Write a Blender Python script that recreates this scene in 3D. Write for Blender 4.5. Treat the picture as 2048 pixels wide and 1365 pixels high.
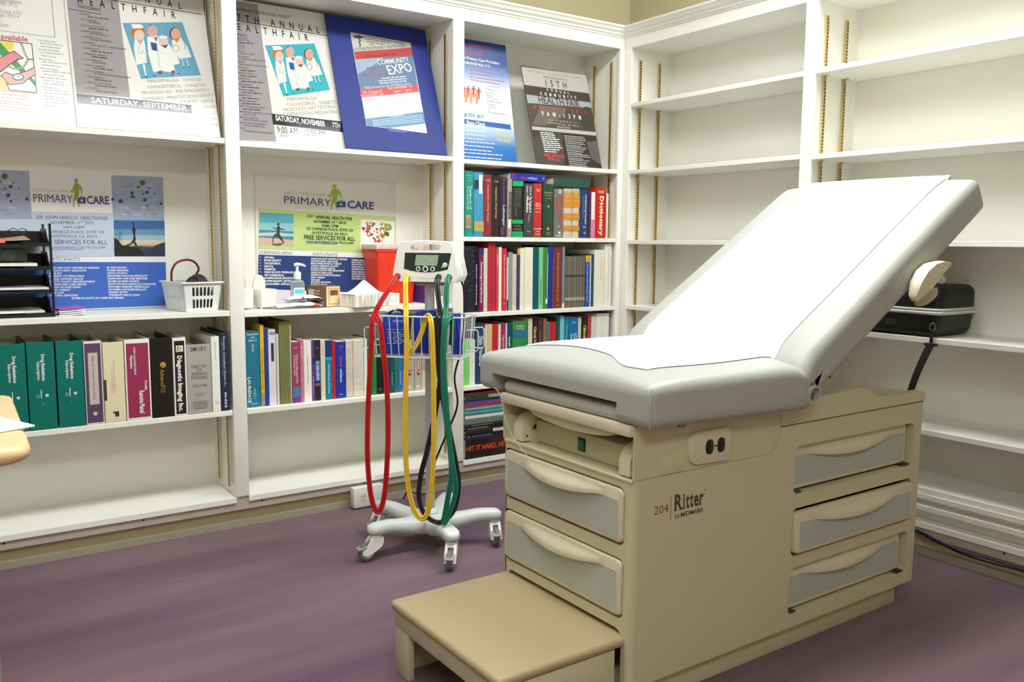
import bpy, bmesh, math, random
from mathutils import Vector, Matrix
random.seed(7)
S = bpy.context.scene
COL = S.collection
for _o in list(bpy.data.objects):
    bpy.data.objects.remove(_o)

# ---------------------------------------------------------------- camera
cam_d = bpy.data.cameras.new('camera')
cam_d.sensor_width = 36.0
cam_d.lens = 1717.628 / 2048 * 36.0
cam_d.clip_start = 0.05
cam = bpy.data.objects.new('camera', cam_d)
COL.objects.link(cam)
def _cam_matrix(yaw, pitch, roll, loc):
    cy, sy, cp, sp = math.cos(yaw), math.sin(yaw), math.cos(pitch), math.sin(pitch)
    f = Vector((sy * cp, cy * cp, -sp)); r = Vector((cy, -sy, 0)); u = r.cross(f)
    cr, sr = math.cos(roll), math.sin(roll)
    r2 = cr * r + sr * u; u2 = -sr * r + cr * u
    return Matrix(((r2.x, u2.x, -f.x, loc[0]), (r2.y, u2.y, -f.y, loc[1]), (r2.z, u2.z, -f.z, loc[2]), (0, 0, 0, 1)))
cam.matrix_world = _cam_matrix(0.6099082, 0.115558514, 0.00842327448, (-2.8015438, -3.10426994, 1.06575))
S.camera = cam

# ---------------------------------------------------------------- world, exposure
S.view_settings.view_transform = 'Standard'
S.view_settings.look = 'None'
S.view_settings.gamma = 1.0
S.view_settings.use_curve_mapping = False
S.view_settings.exposure = 0.08
wd = bpy.data.worlds.new('world'); S.world = wd; wd.use_nodes = True
wd.node_tree.nodes['Background'].inputs[0].default_value = (0.9, 0.95, 1, 1)
wd.node_tree.nodes['Background'].inputs[1].default_value = 0.05
CEIL = 2.78
LAMP_STRENGTH = 21.0
LAMPS = [(-1.95, -1.46), (-0.36, -1.46), (-3.2, -3.9)]      # ceiling fixtures, centres; the third is a fill lamp added out of view

# ---------------------------------------------------------------- helpers
LOC = {}
def lin(v):
    v = v / 255.0
    return v / 12.92 if v <= 0.04045 else ((v + 0.055) / 1.055) ** 2.4
_mc = {}
def M(rgb, rough=0.5, metal=0.0, var=0.05, scale=30.0, bump=0.0, bscale=200.0, spec=0.5, coat=0.0, emit=0.0, trans=0.0, alpha=1.0, name=None, ior=1.45):
    key = (tuple(rgb), rough, metal, var, scale, bump, bscale, spec, coat, emit, trans, alpha)
    if key in _mc: return _mc[key]
    m = bpy.data.materials.new(name or 'paint_%d_%d_%d' % tuple(int(v) for v in rgb))
    m.use_nodes = True
    nt = m.node_tree; b = nt.nodes['Principled BSDF']
    col = [lin(v) for v in rgb] + [1]
    b.inputs['Roughness'].default_value = rough
    b.inputs['Metallic'].default_value = metal
    b.inputs['Specular IOR Level'].default_value = spec
    b.inputs['IOR'].default_value = ior
    b.inputs['Coat Weight'].default_value = coat
    b.inputs['Coat Roughness'].default_value = 0.08
    b.inputs['Transmission Weight'].default_value = trans
    b.inputs['Alpha'].default_value = alpha
    tc = nt.nodes.new('ShaderNodeTexCoord')
    nz = nt.nodes.new('ShaderNodeTexNoise'); nz.inputs['Scale'].default_value = scale; nz.inputs['Detail'].default_value = 3
    nt.links.new(tc.outputs['Object'], nz.inputs['Vector'])
    mx = nt.nodes.new('ShaderNodeMix'); mx.data_type = 'RGBA'
    mx.inputs[6].default_value = [c * (1 - var) for c in col[:3]] + [1]
    mx.inputs[7].default_value = [min(1, c * (1 + var)) for c in col[:3]] + [1]
    nt.links.new(nz.outputs['Fac'], mx.inputs[0])
    nt.links.new(mx.outputs[2], b.inputs['Base Color'])
    if emit:
        b.inputs['Emission Color'].default_value = col
        b.inputs['Emission Strength'].default_value = emit
    if bump:
        n2 = nt.nodes.new('ShaderNodeTexNoise'); n2.inputs['Scale'].default_value = bscale; n2.inputs['Detail'].default_value = 4
        nt.links.new(tc.outputs['Object'], n2.inputs['Vector'])
        bp = nt.nodes.new('ShaderNodeBump'); bp.inputs['Strength'].default_value = bump; bp.inputs['Distance'].default_value = 0.002
        nt.links.new(n2.outputs['Fac'], bp.inputs['Height'])
        nt.links.new(bp.outputs[0], b.inputs['Normal'])
    _mc[key] = m
    return m

class G:
    """collects geometry for one mesh"""
    def __init__(s): s.v = []; s.f = []; s.m = []; s.mi = 0
    def add(s, vs, fs):
        o = len(s.v); s.v += [tuple(p) for p in vs]
        for f in fs: s.f.append([i + o for i in f]); s.m.append(s.mi)
        return s
    def box(s, x0, x1, y0, y1, z0, z1):
        return s.add([(x0,y0,z0),(x1,y0,z0),(x1,y1,z0),(x0,y1,z0),(x0,y0,z1),(x1,y0,z1),(x1,y1,z1),(x0,y1,z1)],
                     [(0,3,2,1),(4,5,6,7),(0,1,5,4),(1,2,6,5),(2,3,7,6),(3,0,4,7)])
    def bm(s, bm, mat=None):
        bm.verts.index_update()
        vs = [(mat @ v.co if mat else v.co.copy()) for v in bm.verts]
        s.add(vs, [[v.index for v in f.verts] for f in bm.faces]); bm.free(); return s
    def rbox(s, x0, x1, y0, y1, z0, z1, r=0.005, seg=2, mat=None, edges=None):
        bm = bmesh.new(); bmesh.ops.create_cube(bm, size=1.0)
        for v in bm.verts:
            v.co = Vector(((x0+x1)/2 + v.co.x*(x1-x0), (y0+y1)/2 + v.co.y*(y1-y0), (z0+z1)/2 + v.co.z*(z1-z0)))
        es = [e for e in bm.edges if edges is None or edges((e.verts[0].co+e.verts[1].co)/2, (e.verts[0].co-e.verts[1].co).normalized())]
        bmesh.ops.bevel(bm, geom=es, offset=r, segments=seg, affect='EDGES', profile=0.5, clamp_overlap=True)
        return s.bm(bm, mat)
    def cyl(s, p0, p1, r0, r1=None, n=16, cap=True):
        r1 = r0 if r1 is None else r1
        p0, p1 = Vector(p0), Vector(p1); d = (p1 - p0).normalized()
        a = d.orthogonal().normalized(); b = d.cross(a)
        vs = []
        for p, r in ((p0, r0), (p1, r1)):
            for i in range(n):
                t = 2*math.pi*i/n; vs.append(p + r*(math.cos(t)*a + math.sin(t)*b))
        fs = [(i, (i+1) % n, n+(i+1) % n, n+i) for i in range(n)]
        if cap: fs += [tuple(range(n-1, -1, -1)), tuple(range(n, 2*n))]
        return s.add(vs, fs)
    def tube(s, pts, r, n=10, closed=False, cap=True, flat=1.0):
        pts = [Vector(p) for p in pts]; N = len(pts)
        rs = r if isinstance(r, (list, tuple)) else [r]*N
        vs = []; up = None
        for i, p in enumerate(pts):
            if closed: t = (pts[(i+1) % N] - pts[i-1]).normalized()
            else: t = (pts[min(i+1, N-1)] - pts[max(i-1, 0)]).normalized()
            if up is None: up = t.orthogonal().normalized()
            else:
                up = up - t*up.dot(t)
                up = up.normalized() if up.length > 1e-6 else t.orthogonal().normalized()
            b = t.cross(up)
            for k in range(n):
                a = 2*math.pi*k/n; vs.append(p + rs[i]*(math.cos(a)*up + flat*math.sin(a)*b))
        fs = []
        for i in range(N if closed else N-1):
            j = (i+1) % N
            for k in range(n): fs.append((i*n+k, i*n+(k+1) % n, j*n+(k+1) % n, j*n+k))
        if cap and not closed: fs += [tuple(range(n-1, -1, -1)), tuple((N-1)*n+k for k in range(n))]
        return s.add(vs, fs)
    def prism(s, poly, fn, h0, h1):
        """poly: 2D loop; fn(a,b,h)->3D"""
        n = len(poly)
        vs = [fn(a, b, h0) for a, b in poly] + [fn(a, b, h1) for a, b in poly]
        return s.add(vs, [tuple(range(n-1, -1, -1)), tuple(range(n, 2*n))] + [(i, (i+1) % n, n+(i+1) % n, n+i) for i in range(n)])
    def lathe(s, prof, c, n=24, axis=(0, 0, 1)):
        q = Vector((0, 0, 1)).rotation_difference(Vector(axis)); c = Vector(c); vs = []
        for r, h in prof:
            for k in range(n):
                a = 2*math.pi*k/n; vs.append(c + q @ Vector((r*math.cos(a), r*math.sin(a), h)))
        fs = [(i*n+k, i*n+(k+1) % n, (i+1)*n+(k+1) % n, (i+1)*n+k) for i in range(len(prof)-1) for k in range(n)]
        fs += [tuple(range(n-1, -1, -1)), tuple((len(prof)-1)*n+k for k in range(n))]
        return s.add(vs, fs)
    def grid(s, fn, nu, nv):
        vs = [fn(i/nu, j/nv) for i in range(nu+1) for j in range(nv+1)]
        return s.add(vs, [(i*(nv+1)+j, (i+1)*(nv+1)+j, (i+1)*(nv+1)+j+1, i*(nv+1)+j+1) for i in range(nu) for j in range(nv)])
    def xf(s, mat):
        s.v = [tuple(mat @ Vector(p)) for p in s.v]; return s

def obj(name, g, mat, parent=None, smooth=35, label=None, cat=None, group=None, kind=None, loc=None):
    me = bpy.data.meshes.new(name)
    if parent is not None: L = LOC[parent.name]
    elif loc is not None: L = Vector(loc)
    else:
        xs = [p[0] for p in g.v]; ys = [p[1] for p in g.v]; zs = [p[2] for p in g.v]
        L = Vector(((min(xs)+max(xs))/2, (min(ys)+max(ys))/2, min(zs)))
    me.from_pydata([(p[0]-L.x, p[1]-L.y, p[2]-L.z) for p in g.v], [], g.f)
    mats = mat if isinstance(mat, (list, tuple)) else [mat]
    for m in mats: me.materials.append(m)
    if len(mats) > 1: me.polygons.foreach_set('material_index', g.m)
    me.validate()
    if smooth:
        me.polygons.foreach_set('use_smooth', [True]*len(me.polygons))
        me.set_sharp_from_angle(angle=math.radians(smooth))
    o = bpy.data.objects.new(name, me); COL.objects.link(o)
    if parent is not None: o.parent = parent
    else: o.location = L
    LOC[o.name] = L
    tag(o, label, cat, group, kind)
    return o
def tag(o, label=None, cat=None, group=None, kind=None):
    if label: o['label'] = label
    if cat: o['category'] = cat
    if group: o['group'] = group
    if kind: o['kind'] = kind
    return o
def thing(name, label, cat, loc, group=None):
    o = bpy.data.objects.new(name, None); o.empty_display_size = 0.05
    COL.objects.link(o); o.location = loc; LOC[o.name] = Vector(loc)
    return tag(o, label, cat, group)
def share(o, parent, dx, name=None, label=None):
    """copy of a part sharing its mesh, moved by dx"""
    c = o.copy(); COL.objects.link(c); c.parent = parent
    c.location = Vector(o.location) + Vector(dx); LOC[c.name] = LOC[o.name] + Vector(dx)
    if 'label' in c.keys() and label is None: del c['label']
    if label: c['label'] = label
    return c

# flat lettering -----------------------------------------------------------
_fc = bpy.data.curves.new('lettering_source', 'FONT'); _fc.resolution_u = 2
_fo = bpy.data.objects.new('lettering_source', _fc)
_tc = {}
def _raw(txt, sp, bold, res):
    k = (txt, round(sp, 3), bold, res)
    if k in _tc: return _tc[k]
    _fc.body = txt; _fc.space_character = sp; _fc.offset = bold; _fc.resolution_u = res
    me = _fo.to_mesh()
    r = ([(v.co.x, v.co.y) for v in me.vertices], [list(p.vertices) for p in me.polygons])
    _fo.to_mesh_clear()
    _tc[k] = r; return r
def text2d(txt, w, h, bold=0.0, shear=0.0, spaced=0.0, res=2):
    """verts/faces of a line fitted to width w and capital height h, origin at its left baseline.
    spaced>0 keeps glyphs at that aspect and opens the letter spacing instead"""
    vs, fs = _raw(txt, 1.0, bold, res)
    if not vs: return [], []
    sy = h / 0.69
    if spaced:
        w1 = max(p[0] for p in vs) - min(p[0] for p in vs)
        v2, _ = _raw(txt, 2.0, bold, res); w2 = max(p[0] for p in v2) - min(p[0] for p in v2)
        t = w / (sy*spaced); sp = 1 + (t - w1)/max(1e-6, w2 - w1)
        vs, fs = _raw(txt, sp, bold, res)
    x0 = min(p[0] for p in vs); x1 = max(p[0] for p in vs)
    sx = w / max(1e-6, x1 - x0)
    return [((p[0]-x0)*sx + shear*p[1]*sy, p[1]*sy) for p in vs], fs
def put_text(g, txt, o, ux, uy, w, h, **k):
    """lettering on the plane through o spanned by unit vectors ux (reading) and uy (up)"""
    vs, fs = text2d(txt, w, h, **k)
    o, ux, uy = Vector(o), Vector(ux), Vector(uy)
    return g.add([o + ux*a + uy*b for a, b in vs], fs)
# ================================================================ the room
DEP = 0.28                       # bookcase depth
WHITE = M((248, 247, 238), 0.42, var=0.02, scale=6, bump=0.04, bscale=60, name='white_shelf_paint')
WALLP = M((188, 178, 146), 0.7, var=0.02, scale=5, bump=0.05, bscale=300, name='beige_wall_paint')
def carpet_mat():
    m = bpy.data.materials.new('purple_carpet'); m.use_nodes = True
    nt = m.node_tree; b = nt.nodes['Principled BSDF']; b.inputs['Roughness'].default_value = 0.95; b.inputs['Specular IOR Level'].default_value = 0.1
    b.inputs['Sheen Weight'].default_value = 0.25; b.inputs['Sheen Roughness'].default_value = 0.5
    tc = nt.nodes.new('ShaderNodeTexCoord')
    def noise(sc, det, sx=1, sy=1):
        mp = nt.nodes.new('ShaderNodeMapping'); mp.inputs['Scale'].default_value = (sx, sy, 1); mp.inputs['Rotation'].default_value = (0, 0, 0.15)
        nt.links.new(tc.outputs['Object'], mp.inputs['Vector'])
        n = nt.nodes.new('ShaderNodeTexNoise'); n.inputs['Scale'].default_value = sc; n.inputs['Detail'].default_value = det
        nt.links.new(mp.outputs[0], n.inputs['Vector']); return n
    big = noise(1.6, 8, 0.5, 3.0); fine = noise(260, 3)
    cr = nt.nodes.new('ShaderNodeValToRGB')
    cr.color_ramp.elements[0].position = 0.36; cr.color_ramp.elements[0].color = [lin(v) for v in (98, 70, 92)] + [1]
    cr.color_ramp.elements[1].position = 0.62; cr.color_ramp.elements[1].color = [lin(v) for v in (128, 100, 112)] + [1]
    st_ = noise(5, 6, 0.16, 3.4)
    ad = nt.nodes.new('ShaderNodeMix'); ad.data_type = 'FLOAT'; ad.inputs[0].default_value = 0.28
    nt.links.new(big.outputs['Fac'], ad.inputs[2]); nt.links.new(st_.outputs['Fac'], ad.inputs[3])
    nt.links.new(ad.outputs[0], cr.inputs[0])
    mx = nt.nodes.new('ShaderNodeMix'); mx.data_type = 'RGBA'; mx.blend_type = 'MULTIPLY'; mx.inputs[0].default_value = 0.55
    c2 = nt.nodes.new('ShaderNodeValToRGB'); c2.color_ramp.elements[0].position = 0.3; c2.color_ramp.elements[0].color = (0.4, 0.4, 0.4, 1); c2.color_ramp.elements[1].position = 0.6
    nt.links.new(fine.outputs['Fac'], c2.inputs[0]); nt.links.new(cr.outputs[0], mx.inputs[6]); nt.links.new(c2.outputs[0], mx.inputs[7])
    nt.links.new(mx.outputs[2], b.inputs['Base Color'])
    bp = nt.nodes.new('ShaderNodeBump'); bp.inputs['Strength'].default_value = 0.6; bp.inputs['Distance'].default_value = 0.004
    nt.links.new(fine.outputs['Fac'], bp.inputs['Height']); nt.links.new(bp.outputs[0], b.inputs['Normal'])
    return m
X0, Y0 = -4.1, -4.6
obj('floor', G().box(X0, DEP, Y0, DEP, -0.1, 0), carpet_mat(), kind='structure', label='worn purple carpet floor', smooth=0)
obj('ceiling', G().box(X0, DEP, Y0, DEP, CEIL, CEIL+0.1), M((235, 233, 226), 0.9, var=0.03, scale=40, bump=0.3, bscale=120, name='ceiling_tile'), kind='structure', smooth=0)
obj('wall_back', G().box(X0-0.1, DEP+0.1, DEP, DEP+0.1, -0.1, CEIL+0.1), WALLP, kind='structure', smooth=0)
obj('wall_right', G().box(DEP, DEP+0.1, Y0-0.1, DEP+0.1, -0.1, CEIL+0.1), WALLP, kind='structure', smooth=0)
obj('wall_left', G().box(X0-0.1, X0, Y0-0.1, DEP+0.1, -0.1, CEIL+0.1), WALLP, kind='structure', smooth=0)
obj('wall_front', G().box(X0-0.1, DEP+0.1, Y0-0.1, Y0, -0.1, CEIL+0.1), WALLP, kind='structure', smooth=0)
# ceiling fixtures, out of frame: two over the table, one added as fill
for i, (lx, ly) in enumerate(LAMPS):
    t = thing('ceiling_light', ['fluorescent ceiling fixture above the foot of the examination table', 'fluorescent ceiling fixture above the raised backrest', 'added fill light on the unseen ceiling near the front wall, on the left', 'fluorescent ceiling fixture near the front wall, on the right'][i], 'light', (lx, ly, CEIL-0.08), 'ceiling fixtures')
    g = G()
    for a in ((-.6, .6, -.3, -.285), (-.6, .6, .285, .3), (-.6, -.58, -.285, .285), (.58, .6, -.285, .285)):
        g.box(lx+a[0], lx+a[1], ly+a[2], ly+a[3], CEIL-0.03, CEIL-0.001)
    obj('frame', g, M((240, 240, 238), 0.4), t, smooth=0)
    obj('diffuser', G().box(lx-.575, lx+.575, ly-.28, ly+.28, CEIL-0.04, CEIL-0.012), M((248, 253, 252), 0.5, emit=LAMP_STRENGTH, name='lit_diffuser'), t, smooth=0)

# ================================================================ bookcases
TH = 0.019
BRASS = M((205, 172, 98), 0.35, metal=0.7, var=0.1, name='brass_strip')
SLOT = M((40, 30, 18), 0.8, name='dark_slot')
RAILP = M((190, 178, 168), 0.6, var=0.06, scale=12, name='bare_base_rail')
def bookcase(name, label, along, segs, shelves, base_h, extent):
    """along='x' back case (front plane y=0, depth +y) or 'y' right case (front plane x=0, depth +x).
    segs: divider spans [(a0,a1)...]; shelves: per bay list of top heights"""
    P = (lambda a, d, z: (a, d, z)) if along == 'x' else (lambda a, d, z: (d, a, z))
    def bx(g, a0, a1, d0, d1, z0, z1):
        p, q = P(a0, d0, z0), P(a1, d1, z1)
        return g.box(min(p[0], q[0]), max(p[0], q[0]), min(p[1], q[1]), max(p[1], q[1]), z0, z1)
    lo, hi = extent
    t = thing(name, label, 'bookcase', P((lo+hi)/2, DEP/2, 0))
    top = 1.9625
    obj('back_panel', bx(G(), lo, hi, DEP-0.012, DEP-0.001, 0.0, 2.02), WHITE, t, smooth=0)
    obj('top_panel', bx(G(), lo, hi, 0.02, DEP-0.012, top+0.004, top+0.022), WHITE, t, smooth=0)
    for a0, a1 in segs:
        d = obj('divider', bx(G(), a0+0.004, a1-0.004, 0.018, DEP-0.012, 0.098, top+0.004), WHITE, t, smooth=0)
        g = G(); p, q = P(a0, 0, 0.1), P(a1, 0.019, top)
        g.rbox(min(p[0], q[0]), max(p[0], q[0]), min(p[1], q[1]), max(p[1], q[1]), 0.118, top+0.001, 0.0025, 2)
        obj('stile', g, WHITE, t)
    g = G(); bx(g, lo, hi, 0.0, 0.02, top, 2.03); obj('top_rail', g, WHITE, t, smooth=0)
    obj('base_rail', bx(G(), lo, hi, 0.003, 0.022, 0.068, 0.106), RAILP, t, smooth=0)
    obj('plinth', bx(G(), lo, hi, 0.03, 0.042, 0.0, 0.07), M((205, 190, 150), 0.6, var=0.04, name='cream_plinth'), t, smooth=0)
    obj('shoe_strip', bx(G(), lo, hi, 0.012, 0.03, 0.0, 0.024), M((165, 158, 138), 0.6, var=0.05), t, smooth=0)
    for k in range(int((hi-lo)/0.42)):
        a = lo + 0.21 + k*0.42
        o = P(a, 0.003, 0.09); n = P(0, -1, 0)
        obj('screw_hole', G().cyl(o, Vector(o)+Vector(n)*0.0012, 0.0035, n=10), SLOT, t, smooth=0)
    # bays
    bays = [(segs[i][1], segs[i+1][0]) for i in range(len(segs)-1)]
    for (a0, a1), hs in zip(bays, shelves):
        g = G(); p, q = P(a0, 0.002, 0), P(a1, DEP-0.012, 0)
        bx(g, a0-0.002, a1+0.002, -0.004, DEP-0.012, base_h-TH, base_h); obj('base_shelf', g, WHITE, t, smooth=0)
        for z in hs:
            p, q = P(a0+0.0015, 0.002, 0), P(a1-0.0015, DEP-0.014, 0)
            obj('shelf', G().rbox(min(p[0], q[0]), max(p[0], q[0]), min(p[1], q[1]), max(p[1], q[1]), z-TH, z, 0.0015, 1), WHITE, t, smooth=0)
        # slotted brass shelf strips on both sides of the bay
        for side, a, sg in ((0, a0+0.004, 1), (1, a1-0.004, -1)):
            for d in (0.057, 0.18):
                z1 = 1.912
                z0 = base_h + 0.03
                s = obj('shelf_strip', bx(G(), *sorted((a, a+sg*0.0035)), d-0.0065, d+0.0065, z0, z1), BRASS, t, smooth=0)
                g = G(); z = z0+0.012
                while z < z1-0.012:
                    bx(g, *sorted((a+sg*0.003, a+sg*0.0041)), d-0.0032, d+0.0032, z-0.0026, z+0.0026); z += 0.0127
                obj('slots', g, SLOT, s, smooth=0, kind='stuff')
                for z in hs:
                    c = G(); bx(c, *sorted((a, a+sg*0.014)), d-0.006, d+0.006, z-TH-0.003, z-TH-0.0002)
                    bx(c, *sorted((a, a+sg*0.0055)), d-0.004, d+0.004, z-TH-0.02, z-TH-0.003)
                    obj('shelf_clip', c, BRASS, s, smooth=0)
    return t
SH_A = [[1.418, 0.8085, 0.445], [1.4125, 0.802, 0.4425], [1.407, 1.0835, 0.760, 0.442]]
SH_B = [[1.7124, 1.4045, 1.0763, 0.7662, 0.44], [1.7142, 1.3997, 1.0794, 0.7539, 0.4394]]
back_case = bookcase('built_in_bookcase', 'long white built-in bookcase full of posters and books along the back wall', 'x',
    [(-2.82, -2.77), (-1.8687, -1.8174), (-0.9357, -0.883), (-0.028, 0.019)], SH_A, 0.117, (-2.82, DEP-0.001))
right_case = bookcase('built_in_bookcase', 'mostly empty white built-in bookcase on the right wall behind the table', 'y',
    [(-2.05, -2.0), (-1.0466, -0.9973), (-0.042, -0.002)], [SH_B[1], SH_B[0]], 0.117, (-2.05, -0.002))
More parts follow.
